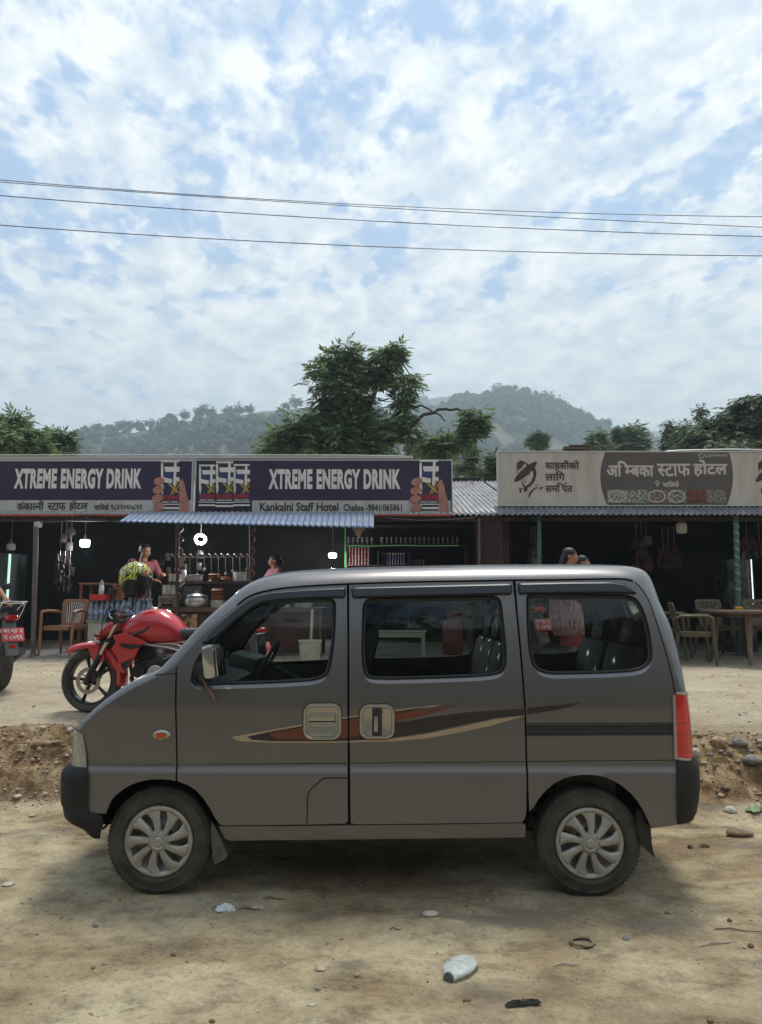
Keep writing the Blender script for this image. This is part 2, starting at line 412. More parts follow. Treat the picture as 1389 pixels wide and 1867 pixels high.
def cdt(outer, holes=(), step=.025):
    outer = resample(outer, step); holes = [resample(h, step) for h in holes]
    vs = []; es = []
    for lp in [outer]+holes:
        b = len(vs); vs += lp; es += [(b+i, b+(i+1) % len(lp)) for i in range(len(lp))]
    xs = [p[0] for p in outer]; zs = [p[1] for p in outer]
    gx, gz_ = np.meshgrid(np.arange(min(xs), max(xs), step), np.arange(min(zs), max(zs), step*.8)); gx = gx.ravel(); gz_ = gz_.ravel()
    k = inside(gx, gz_, outer) & (distpoly(gx, gz_, outer) > step*.45)
    for h in holes: k &= ~inside(gx, gz_, h) & (distpoly(gx, gz_, h) > step*.45)
    vs += list(zip(gx[k], gz_[k]))
    V, E_, F_, *_ = geometry.delaunay_2d_cdt([Vector(p) for p in vs], es, [], 0, 1e-6)
    V = [(p.x, p.y) for p in V]
    cx = np.array([sum(V[i][0] for i in f)/3 for f in F_]); cz = np.array([sum(V[i][1] for i in f)/3 for f in F_])
    k = inside(cx, cz, outer)
    for h in holes: k &= ~inside(cx, cz, h)
    return V, [f for f, q in zip(F_, k) if q]
def side_y(x, z, off, side): return (Y0+DD(x, z)+off) if side < 0 else (2*YC-(Y0+DD(x, z)+off))
def fill(name, outer, holes, m, parent, off=0.0, side=-1, edge=0.0, step=.025, smooth=35, plane=False):
    """a skin laid on the van's side surface"""
    V, F_ = cdt(outer, holes, step)
    bm = bmesh.new(); vv = [bm.verts.new((x, side_y(x, z, off, side), z)) for x, z in V]
    for f in F_:
        try: bm.faces.new([vv[i] for i in f])
        except ValueError: pass
    bmesh.ops.recalc_face_normals(bm, faces=bm.faces)
    bm.normal_update(); s = sum(f.normal.y for f in bm.faces)
    if (s > 0) == (side < 0): bmesh.ops.reverse_faces(bm, faces=bm.faces[:])
    if edge:
        be = [e for e in bm.edges if e.is_boundary]
        r = bmesh.ops.extrude_edge_only(bm, edges=be)
        for g in r['geom']:
            if isinstance(g, bmesh.types.BMVert): g.co.y += edge*(1 if side < 0 else -1)
    for v in list(bm.verts):
        if not v.link_faces: bm.verts.remove(v)
    me = bpy.data.meshes.new(name); bm.to_mesh(me); bm.free()
    return link(name, me, m, parent, smooth)
def offset_loop(lp, fn):
    n = len(lp); A = sum(lp[i][0]*lp[(i+1) % n][1]-lp[(i+1) % n][0]*lp[i][1] for i in range(n)); sg = 1 if A > 0 else -1
    out = []
    for i in range(n):
        t = Vector(lp[(i+1) % n])-Vector(lp[i-1]); t.normalize(); nn = Vector((t.y, -t.x))*sg  # outward
        q = Vector(lp[i])-nn*fn(nn); out.append((q.x, q.y))
    return out
def ring(name, A, offA, B, offB, m, parent, side=-1, mid=None, smooth=50):
    n = len(A); lo = [(A, offA)]+([mid] if mid else [])+[(B, offB)]
    vs = []; fs = []
    for lp, of in lo: vs += [(x, side_y(x, z, of, side), z) for x, z in lp]
    for j in range(len(lo)-1):
        for i in range(n): a = j*n+i; b = j*n+(i+1) % n; fs.append((a, b, b+n, a+n))
    mb = MB(); mb.add(vs, fs); return mb.build(name, m, parent, smooth)

def paint_mat():
    m = bpy.data.materials.new('grey_brown_paint'); m.use_nodes = True; nt = m.node_tree; L = nt.links.new; b = nt.nodes['Principled BSDF']
    geo = nd(nt, 'ShaderNodeTexCoord'); pos = geo.outputs['Object']; sep = nd(nt, 'ShaderNodeSeparateXYZ'); L(pos, sep.inputs[0])
    n = nd(nt, 'ShaderNodeTexNoise', inp={'Scale': 5.0, 'Detail': 8, 'Roughness': .7}); L(pos, n.inputs['Vector'])
    hz = nd(nt, 'ShaderNodeMapRange', inp={'From Min': 1.0, 'From Max': .28, 'To Min': -.34, 'To Max': .62}); L(sep.outputs[2], hz.inputs[0])
    dust = mth(nt, 'MULTIPLY', mth(nt, 'ADD', hz.outputs[0], mth(nt, 'MULTIPLY', n.outputs[0], .45)), .85, clamp=True)
    mp = nd(nt, 'ShaderNodeMapping'); mp.inputs['Scale'].default_value = (1, 1, .25); L(pos, mp.inputs[0])
    n2 = nd(nt, 'ShaderNodeTexNoise', inp={'Scale': 38.0, 'Detail': 4, 'Roughness': .7}); L(mp.outputs[0], n2.inputs['Vector'])
    sp = ramp(nt, [(.62, 0.0), (.72, .5)]); L(n2.outputs[0], sp.inputs[0])
    dust = mth(nt, 'ADD', dust, mth(nt, 'MULTIPLY', sp.outputs[0], hz.outputs[0]), clamp=True)
    mp3 = nd(nt, 'ShaderNodeMapping'); mp3.inputs['Scale'].default_value = (1, 1, 4.5); mp3.inputs['Rotation'].default_value = (0, R(8), 0); L(pos, mp3.inputs[0])
    n3 = nd(nt, 'ShaderNodeTexNoise', inp={'Scale': 5.5, 'Detail': 7, 'Roughness': .75}); L(mp3.outputs[0], n3.inputs['Vector'])
    lz = nd(nt, 'ShaderNodeMapRange', inp={'From Min': .44, 'From Max': .30, 'To Min': 0.0, 'To Max': 1.0}); L(sep.outputs[2], lz.inputs[0])
    st = ramp(nt, [(.50, 0.0), (.60, 1.0)]); L(n3.outputs[0], st.inputs[0]); dust = mth(nt, 'ADD', dust, mth(nt, 'MULTIPLY', st.outputs[0], lz.outputs[0]), clamp=True)
    col = mixc(nt, dust, (.120, .115, .116), (.175, .153, .124)); L(col, b.inputs['Base Color'])
    me = mth(nt, 'MULTIPLY', mth(nt, 'SUBTRACT', 1.0, dust, clamp=True), .62); L(me, b.inputs['Metallic'])
    ro = mth(nt, 'ADD', mth(nt, 'MULTIPLY', dust, .4), .36); L(ro, b.inputs['Roughness'])
    cw = mth(nt, 'MULTIPLY', mth(nt, 'SUBTRACT', 1.0, dust, clamp=True), .8); L(cw, b.inputs['Coat Weight']); b.inputs['Coat Roughness'].default_value = .12
    fl = nd(nt, 'ShaderNodeTexNoise', inp={'Scale': 3.0, 'Detail': 2}); L(pos, fl.inputs['Vector'])
    bp = nd(nt, 'ShaderNodeBump', inp={'Strength': .08, 'Distance': .02}); L(fl.outputs[0], bp.inputs['Height']); L(bp.outputs[0], b.inputs['Normal']); L(bp.outputs[0], b.inputs['Coat Normal'])
    MATS['paint'] = m; return m

def build_van():
    van = thing('parked_van', 'grey brown minivan with orange and tan side stripes parked on the dirt road', 'van')
    paint = paint_mat()
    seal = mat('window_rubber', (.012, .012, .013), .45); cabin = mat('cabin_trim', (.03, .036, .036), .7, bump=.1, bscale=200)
    trim = mat('handle_silver_beige', (.38, .355, .315), .3, .75, coat=.4); gl = glass_mat('van_glass', (.58, .64, .62), 1.40); gl2 = glass_mat('van_front_glass', (.80, .84, .82), 1.38)
    vis = mat('smoked_visor', (.025, .03, .04), .38)
    # pairs (silhouette, side skin's edge) in photo pixels, from the front foot round to the rear foot
    prs = [((134, 1475), (161, 1480)), ((133, 1440), (161, 1440)), ((133, 1400), (160, 1400)), ((135, 1362), (157, 1362)), ((139, 1333), (153, 1342)), ((148, 1317), (160, 1328)),
           ((164, 1300), (174, 1312)), ((191, 1277), (200, 1289)), ((216, 1259), (225, 1271)), ((241, 1243), (250, 1256)), ((268, 1231), (277, 1243)), ((288, 1222), (298, 1231)),
           ((306, 1205), (321, 1216)), ((328, 1181), (343, 1192)), ((352, 1155), (367, 1166)), ((376, 1129), (391, 1141)), ((398, 1108), (412, 1121)), ((420, 1089), (433, 1104)), ((443, 1070), (453, 1089)),
           ((475, 1055), (482, 1079)), ((523, 1046), (527, 1072)), ((600, 1041), (600, 1067)), ((700, 1037), (700, 1063)), ((780, 1035.5), (780, 1061)), ((850, 1034), (850, 1060)), ((930, 1033), (930, 1058.5)), ((1000, 1032.5), (1000, 1058)), ((1080, 1032), (1078, 1056.5)),
           ((1130, 1032), (1122, 1056)), ((1158, 1033), (1142, 1057)), ((1178, 1039), (1157, 1062)), ((1190, 1052), (1167, 1071)), ((1199, 1072), (1177, 1085)), ((1208, 1100), (1187, 1106)),
           ((1224, 1150), (1202, 1152)), ((1240, 1212), (1219, 1210)), ((1250, 1264), (1230, 1264)), ((1256, 1320), (1231, 1320)), ((1259, 1383), (1232, 1383)), ((1259, 1440), (1233, 1440)), ((1257, 1500), (1233, 1500))]
    n = len(prs)
    Ep = [sxy(*e) for s, e in prs]; rows = []
    pts = []
    for (s, e), (ex, ez) in zip(prs, Ep):
        ye = Y0+DD(ex, ez)
        r = .07
        for _ in range(3):
            q = P(s[0], s[1], ye+r*.9); r = min(.12, max(.03, math.hypot(q.x-ex, q.z-ez)))
        pts.append((ex, ez, q.x, q.z, ye, r))
    pts = np.array(pts)
    def catmull(i, t):
        a, b, c, d = pts[max(i-1, 0)], pts[i], pts[min(i+1, n-1)], pts[min(i+2, n-1)]
        return .5*((2*b)+(-a+c)*t+(2*a-5*b+4*c-d)*t*t+(-a+3*b-3*c+d)*t**3)
    K = 4; rowsp = [catmull(i, k/K) for i in range(n-1) for k in range(K)]+[pts[-1]]
    PHI = [0, 9, 18, 28, 38, 49, 60, 72, 84]; ACR = [0, .04, .1, .2, .35, .5, .7, .85, 1.0]
    def row(p, off=0.0, crown=.035):
        ex, ez, sx, sz, ye, r = p; ch = sst(1.45, 1.62, sz)*.8; r = r*(1+.45*ch); d = Vector((sx-ex, sz-ez)); dn = d.normalized(); out = []
        for f in PHI:
            a = R(f); q = f/90; s1 = math.sin(a)*(1-ch)+(1-(1-q)**1.35)*ch; c1 = (1-math.cos(a))*(1-ch)+q**1.15*ch; out.append((ex+d.x*s1+dn.x*off, ye+r*c1, ez+d.y*s1+dn.y*off))
        yb = ye+r
        for t in ACR:
            c = crown*(1-(1-t)**2); out.append((sx+dn.x*(c+off), yb+(YC-yb)*t, sz+dn.y*(c+off)))
        full = out+[(x, 2*YC-y, z) for x, y, z in out[-2::-1]]
        return full
    W = len(PHI)+len(ACR); TW = 2*W-1
    def wrap(name, i0, i1, c0=0, c1=TW-1, m=paint, off=0.0, parent=van, skip=None, both=False):
        rs = [row(rowsp[i], off) for i in range(i0*K, i1*K+1)]
        rng = [(c0, c1)]+([(TW-1-c1, TW-1-c0)] if both else [])
        mb = MB()
        for a, b_ in rng:
            w = b_-a+1; vs = [r_[k] for r_ in rs for k in range(a, b_+1)]
            fs = [(i*w+k, i*w+k+1, (i+1)*w+k+1, (i+1)*w+k) for i in range(len(rs)-1) for k in range(w-1) if not (skip and skip(i, k))]
            mb.add(vs, fs)
        return mb.build(name, m, parent, 60, fix=True)
    wrap('bonnet', 0, 11)
    PW = len(PHI)+2
    wrap('windscreen_pillar', 11, 18, 0, PW); wrap('windscreen_pillar', 11, 18, TW-1-PW, TW-1)
    ws = wrap('windscreen', 11, 18, PW, TW-1-PW, m=gl2, off=-.006)
    wrap('roof', 18, 31)
    rw0, rw1 = 3*K//1, 5*K
    tg = wrap('tailgate', 31, n-1, skip=lambda i, k: 2 <= i < 3*K+2 and PW <= k < TW-1-PW)
    rs = [row(rowsp[i], -.006) for i in range(31*K+2, 34*K+3)]
    mb = MB(); w = TW-2*PW; mb.add([r_[k] for r_ in rs for k in range(PW, TW-PW)], [(i*w+k, i*w+k+1, (i+1)*w+k+1, (i+1)*w+k) for i in range(len(rs)-1) for k in range(w-1)])
    mb.build('rear_window', gl, van, 60)
    rp = [(p[0], p[1]) for p in rowsp]        # skin edge polyline in x, z
    def edge_between(i0, i1): return rp[i0*K:i1*K+1]
    # ---- side skins
    arch_f = [(193, 1484), (198, 1470), (205, 1457), (214, 1448), (226, 1439), (240, 1431), (256, 1425.5), (274, 1422), (291, 1421), (308, 1422), (323, 1426), (338, 1434), (350, 1444), (361, 1457), (371, 1471), (379, 1486), (386, 1498), (393, 1507)]
    arch_r = [(960, 1508), (965, 1490), (972, 1473), (982, 1456), (994, 1442), (1008, 1430), (1026, 1420), (1044, 1415), (1062, 1413), (1080, 1413.5), (1098, 1416), (1116, 1423), (1133, 1433), (1150, 1447), (1163, 1463), (1174, 1481), (1181, 1497), (1186, 1510)]
    fender = edge_between(2, 11)+PX([(318, 1218), (320.5, 1217), (320.5, 1424.5)])+PX(arch_f[:10][::-1])+PX([(162, 1484)])
    top_d = edge_between(12, 21)
    door1 = [q for q in top_d if q[0] < sxy(632, 1066)[0]] + PX([(633, 1066), (634, 1180), (634.5, 1400), (635, 1496)]) + PX([(632, 1502), (560, 1504), (410, 1505.5), (402, 1504)]) + PX([(394, 1494), (383, 1474), (371, 1456), (357, 1441), (341, 1431), (326, 1426), (323.5, 1424), (323.5, 1216)])
    x0 = sxy(638, 1066)[0]; x1 = sxy(935, 1058)[0]
    door2 = [q for q in edge_between(21, 27) if x0 < q[0] < x1]
    door2 = PX([(637.5, 1066)])+door2+PX([(934, 1059), (940, 1120), (946, 1180), (951, 1240), (955, 1300), (957.5, 1392), (959, 1440), (959, 1480), (956, 1494), (950, 1500), (800, 1502), (650, 1503.5), (640, 1501), (639, 1400)])
    x2 = sxy(940, 1058)[0]
    q1 = PX([(939, 1059)])+[q for q in edge_between(25, 38) if q[0] > x2+.01]
    quarter = q1+PX([(1233, 1505), (1187, 1511)])+PX(arch_r[::-1][1:-2])+PX([(964.5, 1480), (962.5, 1440), (961, 1392), (958.5, 1300), (954.5, 1240), (949.5, 1180), (943.5, 1120)])
    win1 = smooth_poly(PX([(347, 1243), (352, 1258), (500, 1254), (578, 1249), (600, 1236), (608, 1196), (613, 1150), (614, 1090), (560, 1088), (480, 1092), (462, 1097), (440, 1112), (410, 1139), (385, 1165), (362, 1195), (351, 1218)]), [.01, .05, .3, .07, .04, .1, .1, .05, .3, .03, .05, .1, .1, .1, .05, .03], 5)
    win2 = smooth_poly(PX([(659, 1180), (660, 1215), (668, 1245), (700, 1247.5), (860, 1243), (912, 1238), (924, 1218), (923, 1180), (917, 1120), (912, 1085), (672, 1089), (661, 1102)]), [.3, .1, .08, .06, .3, .08, .07, .2, .2, .06, .06, .03], 5)
    win3 = smooth_poly(PX([(958, 1100), (961, 1180), (970, 1222), (995, 1238), (1100, 1236), (1168, 1232), (1191, 1212), (1188, 1165), (1176, 1115), (1158, 1084), (975, 1080), (959, 1084)]), [.1, .3, .1, .08, .3, .08, .08, .1, .1, .08, .04, .02], 5)
    def win(parent, poly, side, g, bottom=.017):
        lp = resample_n(poly, 110)
        B = offset_loop(lp, lambda nn: .006+bottom*max(0, -nn.y)**1.5)
        Cc = offset_loop(B, lambda nn: .016+.006*max(0, nn.y)); Dd = offset_loop(B, lambda nn: .006)
        ring('window_flange', lp, 0.0, B, .016, paint, parent, side)
        s_ = ring('window_seal', B, .017, Cc, .020, seal, parent, side, mid=(Dd, .008))
        p_ = fill('window_pane', Cc, [], g, parent, .018, side, step=.08)
        return lp
    def prt(name, poly, hole, side, g=None, bottom=.017):
        hl = [resample_n(hole, 110)] if hole else []
        o = fill(name, poly, hl, paint, van, 0.0, side, edge=.018)
        if hole: win(o, hole, side, g, bottom)
        return o
    near = {}
    for side in (-1, 1):
        a = prt('front_wing', smooth_poly(fender, 0), None, side)
        b = prt('front_door', door1, win1, side, gl2)
        c = prt('sliding_door', door2, win2, side, gl)
        d = prt('rear_quarter', quarter, win3, side, gl)
        if side < 0: near = dict(wing=a, door=b, slide=c, quarter=d)
        # black backing behind the panel gaps, below the windows
        mb = MB()
        xa = sxy(318, 1300)[0]; xb = sxy(1228, 1300)[0]
        o = fill('inner_shell', PX([(170, 1322), (262, 1262), (300, 1240), (345, 1262), (1228, 1250), (1229, 1480)]+[(1190, 1480)]+[(u+(6 if u > 1070 else -6), v-8) for u, v in arch_r[::-1]]+[(955, 1500), (400, 1500)]+[(u+(6 if u > 290 else -6), v-8) for u, v in arch_f[::-1]]+[(170, 1478)]), [], M_gap, van, .022, side, step=.08)
        mb = MB()   # door pillars behind the gaps above the sill line
        for (ua, ub) in ((626, 646), (928, 952)):
            mbp = PX([(ua, 1067), (ub, 1067), (ub+(6 if ua > 700 else 0), 1262), (ua+(6 if ua > 700 else 0), 1262)])
            fill('inner_pillar', mbp, [], M_gap, van, .022, side, step=.1)
        sill = PX([(399, 1508), (560, 1507), (800, 1504.5), (952, 1502), (958, 1506), (957, 1528), (700, 1531), (420, 1534), (410, 1530)])
        fill('sill', sill, [], paint, van, .006, side, edge=.03)
        # wheel arch liners
        for arch in (arch_f, arch_r):
            lp = PX(arch); mb = MB(); m_ = len(lp); vs = []
            for dy in (.0, .012, .30): vs += [(x, side_y(x, z, dy+(0.004 if dy else 0), side), z-(0 if dy else 0)) for x, z in lp]
            mb.add(vs, [(j*m_+i, j*m_+i+1, (j+1)*m_+i+1, (j+1)*m_+i) for j in range(2) for i in range(m_-1)])
            mb.build('arch_liner', M_gap, van, 60)
            tp_ = [q for q in lp if q[1] > P(500, 1476, Y0).z]; mb = MB(); yw = side_y(0, .8, .31, side); mb.prism(tp_, min(yw, yw+(.01 if side < 0 else -.01)), max(yw, yw+(.01 if side < 0 else -.01))); mb.build('wheel_well', M_gap, van, None)
    # ---- decals
    def clip(poly, x, keep_left):
        out = []; N = len(poly)
        for i in range(N):
            a, b = poly[i], poly[(i+1) % N]; ia = (a[0] < x) == keep_left; ib = (b[0] < x) == keep_left
            if ia: out.append(a)
            if ia != ib: t = (x-a[0])/(b[0]-a[0]); out.append((x, a[1]+t*(b[1]-a[1])))
        return out
    tanm = mat('tan_vinyl', (.36, .27, .17), .45, var=.08); darkm = mat('dark_vinyl', (.028, .020, .022), .4); orm = mat('orange_vinyl', (.17, .050, .020), .45, col2=(.09, .028, .014), scale=30, stretch=(.3, 1, 18))
    tan = [(423, 1344), (455, 1338), (552, 1321), (632, 1307.5), (720, 1294.5), (800, 1285), (800, 1286.5), (745, 1296), (660, 1330), (700, 1349), (780, 1338), (850, 1323), (905, 1311), (957, 1305), (900, 1322), (845, 1334.5), (780, 1346), (720, 1352), (632, 1354), (560, 1355), (495, 1354.5), (440, 1352), (428, 1348)]
    dark = [(451, 1343.5), (490, 1335), (552, 1324), (632, 1310), (720, 1297.5), (782, 1288), (740, 1299), (700, 1322), (785, 1307.5), (850, 1299), (953, 1292), (1005, 1287), (1061, 1281), (1030, 1291.5), (957, 1304), (905, 1309), (850, 1320), (780, 1335.5), (700, 1347.5), (632, 1351), (560, 1352), (495, 1351.5), (460, 1349)]
    org = [(491, 1338), (552, 1327), (632, 1313), (720, 1300.5), (775, 1294), (834, 1286), (780, 1303), (720, 1316), (690, 1322), (660, 1341), (632, 1346), (560, 1349), (505, 1348)]
    for poly, m_, of in ((tan, tanm, -.0012), (dark, darkm, -.0022), (org, orm, -.0032)):
        for lo, hi, par in ((0, 634.5, near['door']), (637.5, 957, near['slide']), (960.5, 2000, near['quarter'])):
            q = clip(clip(poly, lo, False), hi, True)
            if len(q) < 3: continue
            q2 = []
            for a in q:
                if not q2 or (Vector(a)-Vector(q2[-1])).length > .3: q2.append(a)
            fill('side_stripe', PX(q2), [], m_, par, of, step=.03)
            fill('side_stripe', PX(q2), [], m_, [o for o in van.children if o.name.startswith(par.name.split('.')[0])][-1], of, 1, step=.03)
    mb = MB(); mb.tube([(x, Y0+DD(x, z)+.0006, z) for x, z in resample(PX([(284, 1231), (300, 1229), (321, 1228.5)]), .02, False)], .0028, 6); mb.build('bonnet_seam', M_gap, near['wing'], 60)
    # fuel flap: a groove drawn by a thin dark recess strip, standing as its own panel
    fl = [(634.2, 1419), (595, 1419), (588, 1421), (566, 1441), (561.5, 1450), (560.5, 1496), (559, 1502.5)]
    gw = PX(fl); lo_ = []
    mb = MB(); mb.tube([(x, Y0+DD(x, z)+.0004, z) for x, z in resample(gw, .02, False)], .0030, 6); mb.build('fuel_flap_seam', M_gap, near['door'], 60)
    # shade of the belt crease, laid on each panel as a dark line
    for a, b, par in ((163, 319, 'wing'), (325, 633, 'door'), (639, 956, 'slide'), (962, 1231, 'quarter')):
        v0 = 1397 if a < 640 else 1391.5
        pts_ = [sxy(a+(b-a)*t/12, (1396.5-(a+(b-a)*t/12-163)*.0095)) for t in range(13)]
        mb = MB(); mb.tube([(x, Y0+DD(x, z)+.0008, z) for x, z in pts_], .0021, 6); mb.build('crease_line', M_gap, near[par], 60)
    # ---- visors
    def visor(poly, par, side=-1):
        lp = resample_n(smooth_poly(PX(poly), .012), 90); mb = MB()
        o1 = offset_loop(lp, lambda nn: .008 if nn.y > 0 else .003); n_ = len(lp)
        L3 = [(lp, .002), (offset_loop(lp, lambda nn: .003), -.014), (offset_loop(lp, lambda nn: .012), -.024)]
        vs = []
        for lq, of in L3: vs += [(x, side_y(x, z, of, side), z) for x, z in lq]
        mb.add(vs, [(j*n_+i, j*n_+(i+1) % n_, (j+1)*n_+(i+1) % n_, (j+1)*n_+i) for j in range(2) for i in range(n_)])
        mb.build('visor_rim', vis, par, 40)
        fill('rain_visor', L3[2][0], [], vis, par, -.024, side, step=.03)
    V1 = [(374, 1176), (366, 1172), (384, 1150), (408, 1127), (432, 1107), (452, 1093), (470, 1084), (500, 1078), (560, 1073.5), (631, 1070), (631.5, 1090), (560, 1092), (500, 1096), (478, 1100), (455, 1113), (425, 1137), (398, 1162)]
    V2 = [(640, 1070), (760, 1067), (933, 1063), (934, 1084), (760, 1088), (642, 1091)]
    V3 = [(942, 1062.5), (1040, 1060.5), (1110, 1060), (1133, 1064), (1152, 1073), (1163, 1083), (1100, 1082), (944, 1083.5)]
    for side in (-1, 1):
        sel = {k: [o for o in van.children if o.name.startswith(k)][-1 if side > 0 else 0] for k in ('front_door', 'sliding_door', 'rear_quarter')}
        visor(V1, sel['front_door'], side); visor(V2, sel['sliding_door'], side); visor(V3, sel['rear_quarter'], side)
    # dark rain gutter under the roof edge
    for side in (-1, 1):
        gp = [rowsp[i] for i in range(17*K, 30*K)]
        mb = MB(); mb.tube([(p[0], side_y(p[0], p[1], -.001, side), p[1]+.002) for p in gp], .0055, 6); mb.build('rain_gutter', M_gap, van, 60)
        tp = [rowsp[i] for i in range(30*K, 36*K+1)]
        mb = MB(); mb.tube([(p[0], side_y(p[0], p[1], 0, side), p[1]) for p in tp], .0032, 6); mb.build('tailgate_seam', M_gap, van, 60)
    # ---- sliding door rail
    rail = PX([(958, 1319), (1228, 1317.5), (1228, 1341), (959, 1342)])
    fill('slide_rail', rail, [], M_black, near['quarter'], -.001, step=.05)
    for v_, rr, mm in ((1322, .0045, vis), (1335, .004, vis)):
        a = sxy(960, v_); b = sxy(1226, v_-1); mb = MB(); mb.tube([(a[0], Y0+DD(*a)-.004, a[1]), (b[0], Y0+DD(*b)-.004, b[1])], rr, 8); mb.build('rail_lip', mm, [o for o in near['quarter'].children if o.name.startswith('slide_rail')][0] if 0 else near['quarter'], 60)
    # ---- handles
    def plate(u, v, w, h, r, par, name, m_, depth=.014, rim=9.0, inner=None):
        cx, cz = sxy(u, v); sc = 1363/(Y0*cp_-.05); W_, H_ = w/318, h/318
        A = resample_n(rrect(cx, cz, W_, H_, r), 64); B = resample_n(rrect(cx, cz, W_-.008, H_-.008, r*.95), 64)
        Cc = resample_n(rrect(cx, cz, W_-.026, H_-.026, r*.75), 64); Dd = resample_n(rrect(cx, cz, W_-.040, H_-.040, r*.6), 64)
        mb = MB(); k = 64; vs = []
        for lp, of in ((A, .001), (B, -.009), (Cc, -.0105), (Dd, -.0065)): vs += [(x, side_y(x, z, of, -1), z) for x, z in lp]
        fs = [(j*k+i, j*k+(i+1) % k, (j+1)*k+(i+1) % k, (j+1)*k+i) for j in range(3) for i in range(k)]+[tuple(3*k+i for i in range(k))]
        mb.add(vs, fs); o = mb.build(name, m_, par, 40); g = MB(); g.tube([(x, side_y(x, z, -.0005, -1), z) for x, z in A]+[(A[0][0], side_y(*A[0], -.0005, -1), A[0][1])], .0022, 6, cap=False); g.tube([(x, side_y(x, z, -.0065, -1), z) for x, z in Dd]+[(Dd[0][0], side_y(*Dd[0], -.0065, -1), Dd[0][1])], .0012, 6, cap=False); g.build('handle_outline', M_gap, o, 60); return o, cx, cz
    yh = lambda x, z, of: Y0+DD(x, z)+of
    o, cx, cz = plate(588.5, 1316, 69, 64, .052, near['door'], 'door_handle', trim)
    mb = MB(); mb.box((cx, yh(cx, cz, -.011), cz+.024), (.142, .022, .040), bev=.009); mb.build('lever', trim, o)
    mb = MB(); mb.box((cx, yh(cx, cz, -.0075), cz+.002), (.146, .006, .006), bev=.002); mb.build('finger_slit', M_gap, o)
    mb = MB(); mb.ball((cx, yh(cx, cz, -.006), cz-.018), (.068, .006, .016), 24, 12); mb.build('finger_recess', mat('recess_bright', (.36, .35, .33), .25, .8), o)
    mb = MB(); mb.lathe([(.0001, 0), (.006, 0), (.006, .004)], 14, Matrix.Translation((cx+.006, yh(cx, cz, -.006), cz-.05)) @ Matrix.Rotation(R(90), 4, 'X')); mb.build('lock', M_steel, o)
    o, cx, cz = plate(687.5, 1316, 62, 61, .05, near['slide'], 'slide_handle', trim)
    mb = MB(); mb.box((cx, yh(cx, cz, -.006), cz), (.050, .012, .150), bev=.012); mb.build('grip', M_black, o)
    mb = MB(); mb.box((cx-.004, yh(cx, cz, -.014), cz-.012), (.022, .012, .082), bev=.004); mb.build('grip_insert', trim, o)
    # side marker
    cx, cz = sxy(295, 1341); mb = MB(); M_ = Matrix.Translation((cx, yh(cx, cz, 0), cz)) @ Matrix.Rotation(R(90), 4, 'X')
    mb.lathe([(.001, .012), (.030, .011), (.045, .007), (.050, -.002)], 28, M_ @ Matrix.Diagonal((1, .6, 1, 1))); mk = mb.build('side_marker', trim, near['wing'], 60)
    mb = MB(); mb.box((cx, yh(cx, cz, -.013), cz), (.055, .012, .032), bev=.010); mb.build('amber_lens', mat('amber_lens', (.42, .065, .012), .15, coat=.5), mk)
    # ---- lights
    lens = mat('headlight_lens', (.30, .32, .29), .12, .35, var=.3, scale=60, coat=.7, stretch=(1, 1, .2)); red = mat('tail_lens', (.50, .012, .015), .12, var=.35, scale=40, stretch=(.1, .1, 1.6), coat=.8, emit=(.5, .01, .01), es=.0)
    def corner(name, lv, rc, m_, front=True, par=van, span=1.0, both=True, thick=None):
        """bands that run from the side round the corner; lv rows: (z, x_side, x_out, y_inset)"""
        for side in ((-1, 1) if both else (-1,)):
            mb = MB(); rows_ = []
            for z, xs_, xo, yi in lv:
                sg = 1 if front else -1; r_ = []
                for k in range(3): r_.append((xs_+(xo+sg*rc-xs_)*k/3, Y0+yi))
                for k in range(9):
                    a = R(90*span*k/8); r_.append((xo+sg*rc-sg*rc*math.sin(a), Y0+yi+rc*(1-math.cos(a))))
                rows_.append([(x, y if side < 0 else 2*YC-y, z) for x, y in r_])
            w = len(rows_[0]); vs = [p for r_ in rows_ for p in r_]
            mb.add(vs, [(i*w+k, i*w+k+1, (i+1)*w+k+1, (i+1)*w+k) for i in range(len(rows_)-1) for k in range(w-1)])
            mb.build(name, m_, par, 50)
    # headlight: follows the nose corner
    def wraplamp(name, i0, i1, k0, k1, m_, off):
        for mir in (False, True):
            rs = [row(p, 0.0) for p in rowsp[i0:i1+1]]
            mb = MB(); w = k1-k0+1; vs = []
            for r_ in rs:
                for k in range(k0, k1+1):
                    x, y, z = r_[k]; x2 = x+off*(-1 if name == 'headlight' else 1)*min(1, .4+k/6); y2 = y-abs(off)*(1-k/12)
                    vs.append((x2, y2 if not mir else 2*YC-y2, z))
            mb.add(vs, [(i*w+k, i*w+k+1, (i+1)*w+k+1, (i+1)*w+k) for i in range(len(rs)-1) for k in range(w-1)])
            o = mb.build(name, m_, van, 60)
        return o
    wraplamp('headlight', 2*K, 4*K+1, 0, 11, lens, .006)
    wraplamp('tail_light', 36*K, 38*K, 0, 9, red, .007)
    # pale rims of the tail lamp
    for side in (-1, 1):
        a0 = sxy(1227.5, 1267); a1 = sxy(1230.5, 1384)
        mb = MB(); mb.tube([(a0[0], side_y(*a0, -.006, side), a0[1]), (sxy(1229, 1325)[0], side_y(*sxy(1229, 1325), -.006, side), sxy(1229, 1325)[1]), (a1[0], side_y(*a1, -.006, side), a1[1])], .0095, 8)
        for r_ in (row(rowsp[36*K]), row(rowsp[38*K])):
            mb.tube([(x+.004, (y-.006) if side < 0 else 2*YC-y+.006, z) for x, y, z in r_[:9]], .007, 6)
        mb.build('tail_light_rim', trim, van, 60)
    # bumpers
    bump = mat('bumper_plastic', (.010, .011, .014), .62, spec=.25, col2=(.022, .021, .020), scale=14, sharp=(.45, .8), bump=.1, bscale=250)
